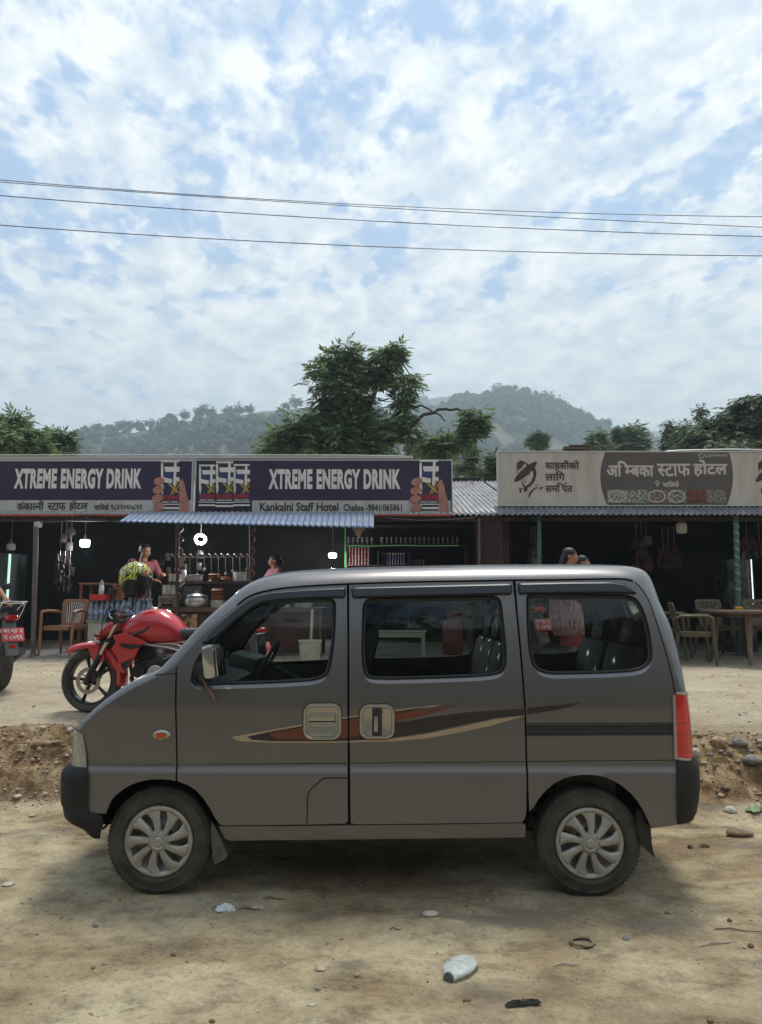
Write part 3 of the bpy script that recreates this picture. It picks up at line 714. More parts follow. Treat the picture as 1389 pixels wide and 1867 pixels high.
    def bumper(name, rows_px, front):
        sg = 1 if front else -1; lv = []
        for v, us, uo, yi in rows_px:
            xs_, z = sxy(us, v); xo = P(uo, v, Y0+.14).x; lv.append((z, xs_, xo, yi+DD(xs_, z)))
        mb = MB(); rows_ = []; rc = .17
        for z, xs_, xo, yi in lv:
            r_ = []
            rcc = min(rc, abs(xo-xs_)*.98)
            for k in range(3): r_.append((xs_+(xo+sg*rcc-xs_)*k/3, Y0+yi))
            for k in range(10):
                a = R(90*k/9); r_.append((xo+sg*rcc*(1-math.sin(a)), Y0+yi+rcc*(1-math.cos(a))))
            for k in range(1, 5):
                t = k/4; r_.append((xo-sg*.03*(1-(1-t)**2), Y0+yi+rcc+(YC-Y0-yi-rcc)*t))
            rows_.append([(x, y, z) for x, y in r_]+[(x, 2*YC-y, z) for x, y in r_[-2::-1]])
        w = len(rows_[0]); vs = [p for r_ in rows_ for p in r_]
        mb.add(vs, [(i*w+k, i*w+k+1, (i+1)*w+k+1, (i+1)*w+k) for i in range(len(rows_)-1) for k in range(w-1)])
        mb.build(name, bump, van, 50)
    bumper('front_bumper', [(1398, 160, 141, .012), (1399, 160, 131, -.006), (1405, 161, 120, -.012), (1414, 161, 115.5, -.016), (1424, 161, 114, -.016), (1450, 161, 113.5, -.016), (1472, 161, 114, -.015), (1480, 161, 117, -.012), (1486, 186, 119, -.010), (1498, 190, 121, -.008), (1508, 188, 129, -.004), (1518, 184, 152, .0), (1531, 181.5, 175, .01)], True)
    bumper('rear_bumper', [(1385, 1233.5, 1259, .012), (1386, 1233.5, 1262, -.006), (1392, 1233.5, 1267, -.012), (1408, 1233.5, 1270, -.016), (1440, 1233.5, 1271, -.016), (1468, 1233.5, 1269, -.014), (1488, 1233.5, 1264, -.01), (1501, 1233.5, 1256, -.004), (1505, 1233.5, 1250, .01)], False)
    # mirror
    m0 = P(392, 1206, Y0-.05)
    mi = MB(); c = P(388, 1206, Y0-.10)
    mi.box(c, (.075, .13, .185), rot=(0, R(-8), R(-12)), bev=.03); mo = mi.build('wing_mirror', mat('mirror_shell', (.45, .47, .50), .16, .9), near['door'])
    g = MB(); g.box(c+Vector((.043, -.004, 0)), (.008, .105, .150), rot=(0, R(-8), R(-12)), bev=.003); g.build('mirror_glass', mat('mirror_glass', (.5, .5, .46), .03, 1.0), mo)
    g = MB(); a = P(372, 1238, Y0+.0); g.tube([a, P(376, 1232, Y0-.03), P(382, 1225, Y0-.07)], [.03, .024, .02], 10); g.box(P(366, 1226, Y0-.002), (.05, .02, .10), rot=(0, R(-40), 0), bev=.008); g.build('mirror_arm', M_black, mo)
    g = MB(); g.tube([P(370, 1238, Y0-.04), P(374, 1246, Y0-.055), P(381, 1260, Y0-.06), P(389, 1271, Y0-.055), P(391, 1277, Y0-.05)], [.004, .007, .008, .009, .004], 7, squash=.5); g.build('tied_ribbon', mat('brown_cloth', (.16, .10, .07), .9), mo)
    # far mirror
    g = MB(); g.box((c.x, 2*YC-c.y, c.z), (.075, .13, .185), rot=(0, R(-8), R(12)), bev=.03); g.tube([(c.x, 2*YC-c.y, c.z-.09), (c.x-.05, 2*YC-Y0-.01, c.z-.12)], .02, 8); g.build('wing_mirror', MATS['mirror_shell'], van)
    # ---- wheels
    rim_m = mat('hubcap_silver', (.46, .45, .41), .45, .35, col2=(.28, .26, .22), scale=7, sharp=(.3, .8)); dark_rim = mat('steel_rim_dark', (.05, .048, .045), .6, .4)
    def wheel(cx, cz, y, side, rot):
        M_ = Matrix.Translation((cx, y, cz)) @ Matrix.Rotation(R(90 if side < 0 else -90), 4, 'X')  # local +z looks outwards
        g = MB(); rt = .289
        g.lathe([(.178, -.165), (.20, -.172), (.24, -.172), (.272, -.160), (.285, -.145), (rt, -.12), (rt, -.112), (rt-.007, -.110), (rt-.007, -.103), (rt, -.101), (rt, -.072), (rt-.007, -.070), (rt-.007, -.063), (rt, -.061), (rt, -.04), (.286, -.026), (.281, -.016), (.272, -.009), (.262, -.004), (.2585, .001), (.252, -.001), (.240, .003), (.222, .005), (.218, .0075), (.206, .0075), (.203, .003), (.192, -.002), (.186, -.012), (.180, -.03)], 96, M_)
        # tread blocks on the shoulder
        for k in range(72):
            a = 2*math.pi*k/72; Mk = M_ @ Matrix.Rotation(a, 4, 'Z') @ Matrix.Translation((.2795, 0, -.024)) @ Matrix.Rotation(R(35), 4, 'Y')
            g.box((0, 0, 0), (.012, .013, .020)) if 0 else g.add([(i*.003, j*.007, l*.010) for i in (-1, 1) for j in (-1, 1) for l in (-1, 1)], [(0, 1, 3, 2), (4, 6, 7, 5), (0, 4, 5, 1), (2, 3, 7, 6), (0, 2, 6, 4), (1, 5, 7, 3)], Mk)
        root = g.build('wheel', M_rubber, van, 35)
        g = MB(); g.lathe([(.001, -.05), (.06, -.05), (.075, -.035), (.10, -.045), (.14, -.05), (.165, -.03), (.178, -.02), (.186, -.012)], 40, M_); g.build('steel_rim', mat('steel_rim', (.30, .29, .27), .5, .6, col2=(.12, .10, .08), scale=10), root, 60)
        # hubcap: outer ring, nine swept spokes, centre boss
        g = MB(); NS = 9
        g.lathe([(.158, -.008), (.162, .004), (.170, .009), (.180, .009), (.187, .003), (.188, -.010)], 72, M_)
        g.lathe([(.001, .020), (.020, .020), (.024, .016), (.030, .015), (.036, .019), (.050, .017), (.060, .008), (.062, -.01)], 40, M_)
        for k in range(NS):
            a0 = 2*math.pi*k/NS+rot; vs = []; T_ = 9
            for t in range(T_+1):
                q = t/T_; rr = .050+q*.116; ang = a0+(.16*q*q); wd = .015+.011*q+(.012*max(0, q-.65)/.35)
                zc = .017-.010*q+.003*math.sin(q*3.1)
                for off, hh in ((-wd, -.012), (-wd, zc-.004), (-wd*.62, zc+.004), (0, zc+.0055), (wd*.62, zc+.004), (wd, zc-.004), (wd, -.012)):
                    aa = ang+off/rr; vs.append((rr*math.cos(aa), rr*math.sin(aa), hh))
            g.add(vs, [(i*7+j, i*7+j+1, (i+1)*7+j+1, (i+1)*7+j) for i in range(T_) for j in range(6)], M_)
        hc = g.build('hubcap', rim_m, root, 40)
        return root
    hf = P(291, 1543, Y0+.05); hr = P(1073, 1545, Y0+.05)
    for side in (-1, 1):
        y = Y0+.032 if side < 0 else 2*YC-Y0-.032
        wheel(hf.x, .289+gz(hf.x, y)-.006, y, side, .25); wheel(hr.x, .289+gz(hr.x, y)-.006, y, side, .05)
    # underbody, axles
    g = MB(); g.box(((hf.x+hr.x)/2, YC, .335), (1.55, WID-.30, .10)); g.box(((XF+hf.x)/2-.02, YC, .40), (.22, WID-.35, .12)); g.box((XR-.22, YC, .42), (.30, WID-.4, .12))
    for hx in (hf.x, hr.x): g.tube([(hx, Y0+.2, .28), (hx, 2*YC-Y0-.2, .28)], .035, 10)
    g.tube([(hr.x-.3, YC+.2, .25), (hr.x+.5, YC+.2, .30)], .03, 8); g.ball((hr.x, YC, .28), (.1, .12, .1)); g.box((hr.x-.45, YC+.1, .28), (.4, .5, .10), bev=.03)
    g.build('underbody', M_gap, van)
    # mud flaps and inner tongue
    flapm = mat('mud_flap', (.15, .14, .12), .8, col2=(.07, .065, .06), scale=12)
    for side in (-1, 1):
        def ys(y): return y if side < 0 else 2*YC-y
        g = MB(); q = [P(u, v, Y0+.03) for u, v in ((386, 1495), (396, 1515), (404, 1530), (414, 1560), (411, 1567), (392, 1577), (388, 1560), (385, 1530))]
        g.prism([(p.x, p.z) for p in q], ys(Y0+.03), ys(Y0+.22)); g.build('mud_flap', flapm, van)
        g = MB(); q = [P(u, v, Y0+.03) for u, v in ((1160, 1478), (1172, 1480), (1186, 1508), (1188, 1540), (1194, 1566), (1168, 1540), (1160, 1515))]
        g.prism([(p.x, p.z) for p in q], ys(Y0+.03), ys(Y0+.20)); g.build('mud_flap', M_black, van)
    # ---- cabin
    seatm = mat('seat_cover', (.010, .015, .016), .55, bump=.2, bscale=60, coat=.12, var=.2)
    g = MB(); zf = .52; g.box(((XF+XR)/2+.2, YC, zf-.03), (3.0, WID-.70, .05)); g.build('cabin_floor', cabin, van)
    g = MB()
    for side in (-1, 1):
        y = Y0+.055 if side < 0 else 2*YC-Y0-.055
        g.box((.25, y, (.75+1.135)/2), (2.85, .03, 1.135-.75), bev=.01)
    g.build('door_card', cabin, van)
    zr = P(700, 1070, Y0+.2).z
    g = MB(); g.box((.42, YC, zr+.0), (2.05, WID-.42, .02), bev=.008); g.build('headlining', mat('headlining', (.20, .20, .18), .9), van)
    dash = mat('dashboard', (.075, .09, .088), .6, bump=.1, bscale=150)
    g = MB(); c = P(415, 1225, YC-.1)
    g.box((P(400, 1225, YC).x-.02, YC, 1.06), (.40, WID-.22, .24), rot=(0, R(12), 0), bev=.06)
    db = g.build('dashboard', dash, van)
    g = MB(); cb = P(440, 1210, YC+.1); g.box((cb.x-.0, YC+.33, 1.19), (.20, .40, .11), rot=(0, R(14), 0), bev=.04); g.build('instrument_binnacle', dash, db)
    for yy in (YC-.42, YC-.1):
        g = MB()
        for k in range(4): g.box((P(437, 1225, YC).x+.034, yy, 1.03+k*.026), (.012, .15, .012), bev=.003)
        g.build('air_vent', M_gap, db)
    # steering wheel
    sc_ = P(487, 1210, YC+.33); Ms = Matrix.Translation(sc_) @ Matrix.Rotation(R(-62), 4, 'Y')
    g = MB()
    circ = [Ms @ Vector((.175*math.cos(2*math.pi*k/36), .175*math.sin(2*math.pi*k/36), 0)) for k in range(37)]
    g.tube(circ, .0135, 8, cap=False)
    for a in (R(90), R(-90), R(180)): g.tube([Ms @ Vector((0, 0, -.015)), Ms @ Vector((.17*math.cos(a), .17*math.sin(a), 0))], [.022, .012], 8)
    g.ball(Ms @ Vector((0, 0, -.01)), (.055, .055, .03)); g.tube([Ms @ Vector((0, 0, -.02)), Ms @ Vector((0, 0, -.28))], .025, 8)
    g.build('steering_wheel', cabin, van)
    def seat(x, y, w, back_tilt=14, head=True, base_z=.80, name='seat'):
        g = MB(); g.box((x-.03, y, base_z), (.48, w, .15), rot=(0, R(4), 0), bev=.05)
        a = R(back_tilt); bx = x+.22
        g.box((bx+math.sin(a)*.30, y, base_z+.05+.30), (.13, w*.96, .60), rot=(0, a, 0), bev=.055)
        g.box((x, y, (zf+base_z-.06)/2), (.34, w*.8, base_z-.06-zf+.02))
        s_ = g.build(name, seatm, van, 50)
        if head:
            g = MB(); g.box((bx+math.sin(a)*.70, y, base_z+.05+.66), (.10, min(w*.62, .27), .16), rot=(0, a, 0), bev=.045)
            g.tube([(bx+math.sin(a)*.58, y-.06, base_z+.60), (bx+math.sin(a)*.7, y-.06, base_z+.68)], .006, 6); g.tube([(bx+math.sin(a)*.58, y+.06, base_z+.60), (bx+math.sin(a)*.7, y+.06, base_z+.68)], .006, 6)
            g.build('headrest', seatm, s_, 50)
    fx = P(610, 1200, YC).x
    for yy in (YC-.35, YC+.35): seat(fx-.12, yy, .50)
    mx_ = P(835, 1200, YC).x
    for yy in (YC-.40, YC+.02, YC+.42): seat(mx_-.10, yy, .40, head=True, base_z=.72)
    bx_ = P(1045, 1200, YC).x
    for yy in (YC-.34, YC+.30): seat(bx_-.10, yy, .60, head=True, base_z=.70)
    # rear view mirror, wipers, plate, grille at the ends not seen
    g = MB(); g.box((P(430, 1120, YC).x, YC, zr-.10), (.02, .22, .06), rot=(0, R(-20), 0), bev=.01); g.build('rear_view_mirror', cabin, van)
    # grille between the headlights and plates, following the nose
    g = MB()
    for k in range(3): zz = P(135, 1350+k*13, Y0+.3).z; g.box((P(134, 1360, Y0+.3).x-.032, YC, zz), (.02, .62, .018), bev=.005)
    g.build('grille', M_black, van)
    for (xx, zz, nm) in ((P(113, 1455, Y0+.2).x-.03, .60, 1), (P(1271, 1440, Y0+.2).x+.02, .62, 2)):
        g = MB(); g.box((xx, YC, zz), (.012, .34, .16), bev=.004); g.build('number_plate', mat('red_plate', (.42, .03, .03), .4), van)
    g = MB()
    for yy in (YC-.45, YC+.1): p0 = row(rowsp[11*K+1])[W]; g.tube([(p0[0]-.02, yy, p0[2]+.015), (p0[0]+.0, yy+.20, p0[2]+.035), (p0[0]+.01, yy+.42, p0[2]+.05)], .006, 6)
    g.build('wiper', M_black, van)
    # cable hanging in front of the front wheel
    g = MB(); g.tube([P(207, 1470, Y0+.18), P(205, 1490, Y0+.18), P(197, 1503, Y0+.19), P(188, 1512, Y0+.2)], .007, 6); g.build('brake_hose', M_gap, van)
    return van
van = build_van()
# ------------------------------------------------------------------ text and flat artwork
def flat(name, poly, y, m, parent=None, th=.002):
    """a thin flat shape on an upright board; poly in world x, z"""
    mb = MB(); mb.prism(poly, y-th, y); return mb.build(name, m, parent, None)
def glyphs(s, bold=0.0, extr=0.0):
    c = bpy.data.curves.new('t', 'FONT'); c.body = s; c.offset = bold; c.resolution_u = 4; c.space_character = 1+(bold*2.2 if bold > .035 else 0)
    o = bpy.data.objects.new('t', c); C.objects.link(o); bpy.context.view_layer.update()
    me = bpy.data.meshes.new_from_object(o.evaluated_get(bpy.context.evaluated_depsgraph_get()))
    bpy.data.objects.remove(o); bpy.data.curves.remove(c)
    V = [tuple(v.co)[:2] for v in me.vertices]; F_ = [tuple(p.vertices) for p in me.polygons]; bpy.data.meshes.remove(me); return V, F_
def adv(s):
    a = glyphs(s+'l')[0]; b = glyphs('l')[0]
    return max(v[0] for v in a)-max(v[0] for v in b) if a else .3
def clip_x(V, F_, x):
    bm = bmesh.new(); vv = [bm.verts.new((a, b, 0)) for a, b in V]
    for f in F_:
        try: bm.faces.new([vv[i] for i in f])
        except ValueError: pass
    bmesh.ops.bisect_plane(bm, geom=bm.verts[:]+bm.edges[:]+bm.faces[:], plane_co=(x, 0, 0), plane_no=(1, 0, 0), clear_outer=True)
    bm.verts.index_update(); V = [(v.co.x, v.co.y) for v in bm.verts]; F_ = [tuple(v.index for v in f.verts) for f in bm.faces]; bm.free(); return V, F_
def lettering(name, toks, u0, v0, u1, v1, Y, m, parent, bold=.0, fith=True):
    """toks: strings; ('h', s, f) is a half letter cut at fraction f; ('r',) puts a hook over the last letter"""
    V = []; F_ = []; x = 0.0; lx = 0
    for t in ([toks] if isinstance(toks, str) else toks):
        if isinstance(t, tuple) and t[0] == 'r':
            b = len(V); n = 7; cx = x-.16; pts = [(cx+.13*math.cos(R(a)), .80+.10*math.sin(R(a))) for a in np.linspace(200, 20, n)]
            w = .032+bold*.6
            for i, (px, pz) in enumerate(pts):
                V += [(px-w*.7, pz-w*.7), (px+w*.7, pz+w*.7)]
            F_ += [(b+2*i, b+2*i+2, b+2*i+3, b+2*i+1) for i in range(n-1)]
            continue
        s = t[1] if isinstance(t, tuple) else t
        gv, gf = glyphs(s, bold if all(ord(ch) < 128 for ch in s) else 0.0); w = adv(s)
        if isinstance(t, tuple): gv, gf = clip_x(gv, gf, w*t[2]); w *= t[2]
        b = len(V); V += [(a+x, c) for a, c in gv]; F_ += [tuple(b+i for i in f) for f in gf]; x += w
    xs = [a for a, c in V]; zs = [c for a, c in V]; A = P(u0, v1, Y); B = P(u1, v0, Y)
    sx = (B.x-A.x)/(max(xs)-min(xs)); sz = (B.z-A.z)/(max(zs)-min(zs))
    Vv = [(A.x+(a-min(xs))*sx, Y, A.z+(c-min(zs))*sz) for a, c in V]
    mb = MB(); nb = 1
    if bold > 0 and any(ord(ch) > 127 for t in ([toks] if isinstance(toks, str) else toks) for ch in (t if isinstance(t, str) else t[1] if len(t) > 1 else '')):
        nb = 5; bw = (B.z-A.z)*bold*.85
    for k in range(nb):
        dx, dz = ((0, 0), (1, 1), (-1, 1), (1, -1), (-1, -1))[k]
        mb.add([(x+dx*bw, y-.0005*k, z+dz*bw) if nb > 1 else (x, y, z) for x, y, z in Vv], F_)
    o = mb.build(name, m, parent, None, fix=False)
    bm = bmesh.new(); bm.from_mesh(o.data); bm.normal_update()
    for f in bm.faces:
        if f.normal.y > 0: f.normal_flip()
    r = bmesh.ops.extrude_face_region(bm, geom=bm.faces[:])
    for g in r['geom']:
        if isinstance(g, bmesh.types.BMVert): g.co.y += -.0015
    bmesh.ops.recalc_face_normals(bm, faces=bm.faces[:]); bm.to_mesh(o.data); bm.free()
    return o
def pxpoly(pts, Y): return [(P(u, v, Y).x, P(u, v, Y).z) for u, v in pts]
def stroke(name, pts, w, Y, m, parent):
    n = len(pts); ws = w if hasattr(w, '__len__') else [w]*n; L_ = []; R_ = []
    for i in range(n):
        t = Vector(pts[min(i+1, n-1)])-Vector(pts[max(i-1, 0)]); t.normalize(); q = Vector((-t.y, t.x))*ws[i]/2
        L_.append(tuple(Vector(pts[i])+q)); R_.append(tuple(Vector(pts[i])-q))
    mb = MB()
    for i in range(n-1): mb.prism(pxpoly([L_[i], L_[i+1], R_[i+1], R_[i]], Y), Y-.0015, Y)
    return mb.build(name, m, parent, None)

YS = 11.35
def build_signs():
    alu = mat('sign_edge', (.55, .55, .54), .4, .6); cream = mat('sign_cream', (.46, .42, .37), .6, col2=(.36, .32, .27), scale=2.6, stretch=(2.2, 1, .35), bump=.4, bscale=3, sharp=(.3, .6))
    purple = mat('sign_purple', (.034, .020, .058), .42, col2=(.022, .013, .040), scale=2.2, stretch=(1, 1, .5), bump=.5, bscale=2.4); strip = mat('sign_pale_strip', (.47, .46, .45), .5, col2=(.36, .34, .32), scale=5, stretch=(1.5, 1, .4), bump=.3, bscale=4)
    white = mat('letter_white', (.62, .60, .57), .5, var=.08, scale=5); ink = mat('letter_dark', (.035, .028, .03), .5)
    skin = mat('printed_skin', (.42, .20, .15), .5, col2=(.30, .13, .10), scale=9); canb = mat('printed_can', (.03, .025, .055), .4); red = mat('letter_red', (.40, .03, .06), .5)
    yel = mat('printed_yellow', (.45, .32, .05), .5); blue = mat('printed_blue', (.035, .04, .13), .45)
    def board(u0, v0, u1, v1, Y, m, name, label, depth=.10, fr=.014):
        A = P(u0, v1, Y); B = P(u1, v0, Y); t = thing(name, label, 'sign', ((A.x+B.x)/2, Y, A.z))
        mi = Matrix.Translation(-t.location)
        g = MB(); g.box(((A.x+B.x)/2, Y+depth/2, (A.z+B.z)/2), (B.x-A.x, depth, B.z-A.z)); o = g.build('panel', m, t)
        f = MB(); w = B.x-A.x; h = B.z-A.z
        f.box(((A.x+B.x)/2, Y+depth/2-.004, B.z+fr/2), (w+2*fr, depth+.012, fr)); f.box(((A.x+B.x)/2, Y+depth/2-.004, A.z-fr/2), (w+2*fr, depth+.012, fr))
        f.box((A.x-fr/2, Y+depth/2-.004, (A.z+B.z)/2), (fr, depth+.012, h-.002)); f.box((B.x+fr/2, Y+depth/2-.004, (A.z+B.z)/2), (fr, depth+.012, h-.002))
        f.build('frame', alu, t)
        return t
    def unloc(t):
        for c in t.children: c.matrix_parent_inverse = Matrix.Translation(-t.location)
    def can(u, v0, v1, w, par, y, hand=True):
        hgt = v1-v0; c = flat('printed_can', pxpoly([(u-w/2+2, v0), (u+w/2-2, v0), (u+w/2, v0+4), (u+w/2, v1-3), (u+w/2-3, v1), (u-w/2+3, v1), (u-w/2, v1-3), (u-w/2, v0+4)], y), y, canb, par)
        y2 = y-.003; W_ = w/2
        cnt = [0]
        def f(poly, m_, yy=None):
            cnt[0] += 1; yy = y2-.0006*cnt[0] if yy is None else yy
            flat('print', pxpoly([(u+a*W_, v0+b*hgt) for a, b in poly], yy), yy, m_, c, .0012)
        f([(-.95, .0), (-.95, .04), (.95, .04), (.95, .0)], white)
        f([(-.62, .13), (.98, .13), (.98, .23), (-.5, .23)], white); f([(-.95, .06), (-.72, .06), (-.72, .55), (-.95, .60)], white)
        f([(.42, .04), (.68, .04), (.60, .52), (.32, .50)], white); f([(-.9, .33), (.2, .37), (.2, .46), (-.9, .43)], white); f([(.6, .34), (.98, .34), (.98, .42), (.6, .42)], white)
        f([(-.68, .24), (.30, .24), (.28, .34), (-.68, .33)], blue)
        f([(-.95, .62), (-.62, .52), (-.80, .70)], white)
        yx = y-.0125
        for pl in ([(.78, .40), (.90, .41), (.16, .68), (.04, .67)], [(-.22, .47), (-.12, .455), (.92, .635), (.84, .66)], [(.93, .47), (.97, .49), (.36, .68), (.30, .67)]): f(pl, yel, yx); yx -= .0016
        lettering('print_word', 'XTREME', u-W_*.92, v0+.70*hgt, u+W_*.92, v0+.79*hgt, y-.011, red, c, .03)
        lettering('print_word', 'ENERGY DRINK', u-W_*.85, v0+.81*hgt, u+W_*.85, v0+.845*hgt, y-.011, white, c, .02)
        f([(-.98, .865), (.98, .865), (.98, .885), (-.98, .885)], white); f([(-.98, .93), (.98, .93), (.98, .97), (-.98, .97)], white)
        return c
    def hand(u, v0, v1, w, par, y):
        h = v1-v0
        def ell(cx, cy, rx, ry, rot=0): return [(cx+rx*math.cos(a)*math.cos(rot)-ry*math.sin(a)*math.sin(rot), cy+rx*math.cos(a)*math.sin(rot)+ry*math.sin(a)*math.cos(rot)) for a in np.linspace(0, 2*math.pi, 18)[:-1]]
        ya = y-.006
        flat('printed_palm', pxpoly([(u+w*.48, v0+h*.42), (u+w*.62, v0+h*.37), (u+w*.74, v0+h*.44), (u+w*.84, v0+h*.62), (u+w*.98, v0+h*.80), (u+w*1.0, v0+h*1.03), (u+w*.48, v0+h*1.03)], ya), ya, skin, par)
        for k in range(4):
            yk = y-.008-k*.002
            flat('printed_finger', pxpoly(ell(u-w*.60+(.0, -.05, -.1, -.02)[k]*w, v0+h*(.42+.165*k), w*.30, h*.078, -.25), yk), yk, skin, par)
    # first board
    y = YS-.003
    L1 = board(-160, 841, 351, 933, YS, purple, 'shop_sign', 'purple energy drink sign board with Devanagari hotel name, left of the seam')
    flat('pale_strip', pxpoly([(-160, 912), (350, 912), (350, 932.5), (-160, 932.5)], y), y, strip, L1)
    lettering('sign_lettering', 'XTREME ENERGY DRINK', 25, 854, 259, 891, y, white, L1, .05)
    yt = y-.003
    lettering('sign_lettering', ['कंका', ('h', 'ल', .66), 'नी'], 31, 913, 80, 930, yt, ink, L1, .03)
    lettering('sign_lettering', [('h', 'स', .66), 'टाफ'], 87, 917, 120, 930, yt, ink, L1, .03)
    lettering('sign_lettering', 'होटल', 126, 913, 160, 930, yt, ink, L1, .03)
    lettering('sign_lettering', 'चा\u093fलसे', 172, 918, 199, 930, yt, ink, L1, .03)
    lettering('sign_lettering', '९८४१०६५८६१', 202, 920, 259, 929.5, yt, ink, L1, .03)
    hand(311, 838, 932, 34, L1, y-.004); can(310.5, 839, 931, 35, L1, y-.004)
    L2 = board(356, 840, 822, 935, YS+.02, purple, 'shop_sign', 'purple energy drink sign board with English hotel name and three printed cans')
    y = YS+.017
    flat('pale_strip', pxpoly([(460, 912.5), (821, 912.5), (821, 934.5), (460, 934.5)], y), y, strip, L2)
    lettering('sign_lettering', 'XTREME ENERGY DRINK', 490, 855, 729, 892, y, white, L2, .05)
    yt = y-.003
    lettering('sign_lettering', 'Kankalni Staff Hotel', 474, 916, 618, 932, yt, ink, L2, .03)
    lettering('sign_lettering', 'Chalise -9841065861', 627, 919, 732, 932, yt, ink, L2, .03)
    can(378, 847, 925, 31, L2, y-.003); can(441, 846, 925, 31, L2, y-.005); can(410, 841, 927, 33, L2, y-.012)
    hand(781, 838, 934, 36, L2, y-.004); can(781, 838, 931, 36, L2, y-.004)
    # metal lip along the top of both boards
    g = MB(); a = P(-160, 836, YS-.02); b = P(752, 834, YS-.02); g.box(((a.x+b.x)/2, YS+.05, a.z+.02), (b.x-a.x, .16, .028)); g.tube([(a.x, YS-.05, a.z+.045), (P(200, 833, YS).x, YS-.05, a.z+.055), (P(640, 831, YS).x, YS-.04, a.z+.05), (b.x-.2, YS-.03, a.z+.04)], .008, 6)
    g.build('top_lip', alu, L1)
    # right board
    YR = 11.2
    Rb = board(909, 824, 1520, 921, YR, cream, 'shop_sign', 'cream sign board with hat logo and dark rounded panel over the right shop')
    y = YR-.003
    ov = []
    for v in np.linspace(825, 920.5, 12): ov.append((1094+13*((v-868)/52)**2, v))
    for v in np.linspace(920.5, 825, 12): ov.append((1336-11*((v-868)/52)**2, v))
    flat('dark_panel', pxpoly(ov, y), y, mat('sign_umber', (.085, .07, .062), .55, var=.08, scale=3), Rb)
    yt = y-.003; pale = mat('letter_pale', (.46, .42, .38), .5)
    lettering('sign_lettering', ['अ', '\u093f', ('h', 'म', .70), 'बका'], 1107, 841, 1190, 868, yt, pale, Rb, .035)
    lettering('sign_lettering', [('h', 'स', .66), 'टाफ'], 1199, 846, 1257, 868, yt, pale, Rb, .035)
    lettering('sign_lettering', 'होटल', 1265, 839, 1324, 868, yt, pale, Rb, .035)
    lettering('sign_lettering', 'चा\u093fलसे', 1208, 877, 1237, 888, yt, pale, Rb, .03)
    lettering('sign_lettering', '९८६०१०६०११', 1283, 827.5, 1325, 834, yt, pale, Rb, .02)
    stroke('phone_ring', [(1278+4*math.cos(a), 831+4*math.sin(a)) for a in np.linspace(0, 5.4, 14)], 1.3, yt, pale, Rb)
    stroke('map_pin', [(1198+3*math.cos(a), 880+3*math.sin(a)) for a in np.linspace(0, 6.28, 14)], 1.6, yt, pale, Rb)
    flat('map_pin', pxpoly([(1196, 883), (1200, 883), (1198, 888)], yt), yt, pale, Rb)
    foods = [((.32, .33, .28), (.10, .11, .05)), ((.30, .30, .28), (.07, .07, .05)), ((.09, .07, .05), (.26, .20, .14)), ((.28, .27, .25), (.045, .035, .03)), ((.16, .05, .035), (.07, .02, .015)), ((.22, .19, .14), (.10, .08, .06))]
    for k, (c1, c2) in enumerate(foods):
        a = 1107+k*36.2; yk = yt; pc = flat('food_picture', pxpoly([(a, 893), (a+35.4, 893), (a+35.4, 917), (a, 917)], yk), yk, mat('food_print_%s' % 'abcdef'[k], c1, .5, col2=c2, scale=26, det=3, sharp=(.42, .56)), Rb)
        if k in (0, 2, 3):
            yk -= .003; stroke('printed_plate', [(a+17.5+15*math.cos(q), 905+10.5*math.sin(q)) for q in np.linspace(0, 6.2832, 26)], 1.8, yk, pale, pc)
    # hat logo, twice
    dk = mat('logo_brown', (.045, .028, .024), .55)
    def logo(dx):
        def z(pts): return [(920+x/8.68+dx, 820+y_/8.68) for x, y_ in pts]
        yl = y; br = [(325+235*math.cos(a)*.75+58*math.sin(a)*.66, 347-235*math.cos(a)*.66+58*math.sin(a)*.75*1.0) for a in np.linspace(0, 2*math.pi, 30)[:-1]]
        lg = flat('hat_logo', pxpoly(z(br), yl), yl, dk, Rb)
        yl -= .003
        flat('print', pxpoly(z([(185, 205), (222, 193), (232, 165), (292, 180), (378, 235), (350, 256), (316, 212), (290, 235), (268, 285), (198, 318), (203, 375), (190, 340)]), yl), yl, dk, lg)
        def s(pts, w): return stroke('print', z(pts), [q/8.68 for q in w], y, dk, lg)
        s([(440, 285), (470, 340), (468, 420), (440, 500), (390, 560), (335, 592), (290, 565), (258, 490)], [70, 50, 44, 46, 44, 40, 24, 8])
        s([(480, 350), (490, 400), (470, 450), (478, 500)], [10, 14, 10, 4]); s([(335, 372), (365, 392), (400, 375)], [8, 26, 6]); s([(295, 468), (318, 472)], [10, 8]); s([(285, 498), (312, 503), (340, 498)], [4, 10, 4]); s([(300, 518), (325, 516)], [5, 6])
        s([(225, 615), (245, 640), (240, 690)], [10, 36, 6]); s([(240, 622), (290, 605)], [22, 8]); s([(305, 585), (318, 630), (315, 665)], [10, 44, 26]); s([(330, 610), (372, 655)], [30, 4])
        s([(373, 760), (392, 700), (430, 645), (480, 608), (540, 598)], [10, 34, 26, 22, 6]); s([(485, 545), (490, 590)], [4, 12]); s([(495, 555), (535, 560)], [14, 4]); s([(605, 588), (570, 605), (552, 640)], [6, 34, 6])
    logo(0); logo(441)
    lettering('sign_lettering', 'साहसीको', 994, 839, 1055, 857, yt, dk, Rb, .018)
    lettering('sign_lettering', 'ला\u093fग', 994, 859, 1029, 876, yt, dk, Rb, .018)
    lettering('sign_lettering', ['सम', '\u093f', 'प', ('r',), 'त'], 994, 880, 1043, 897, yt, dk, Rb, .018)
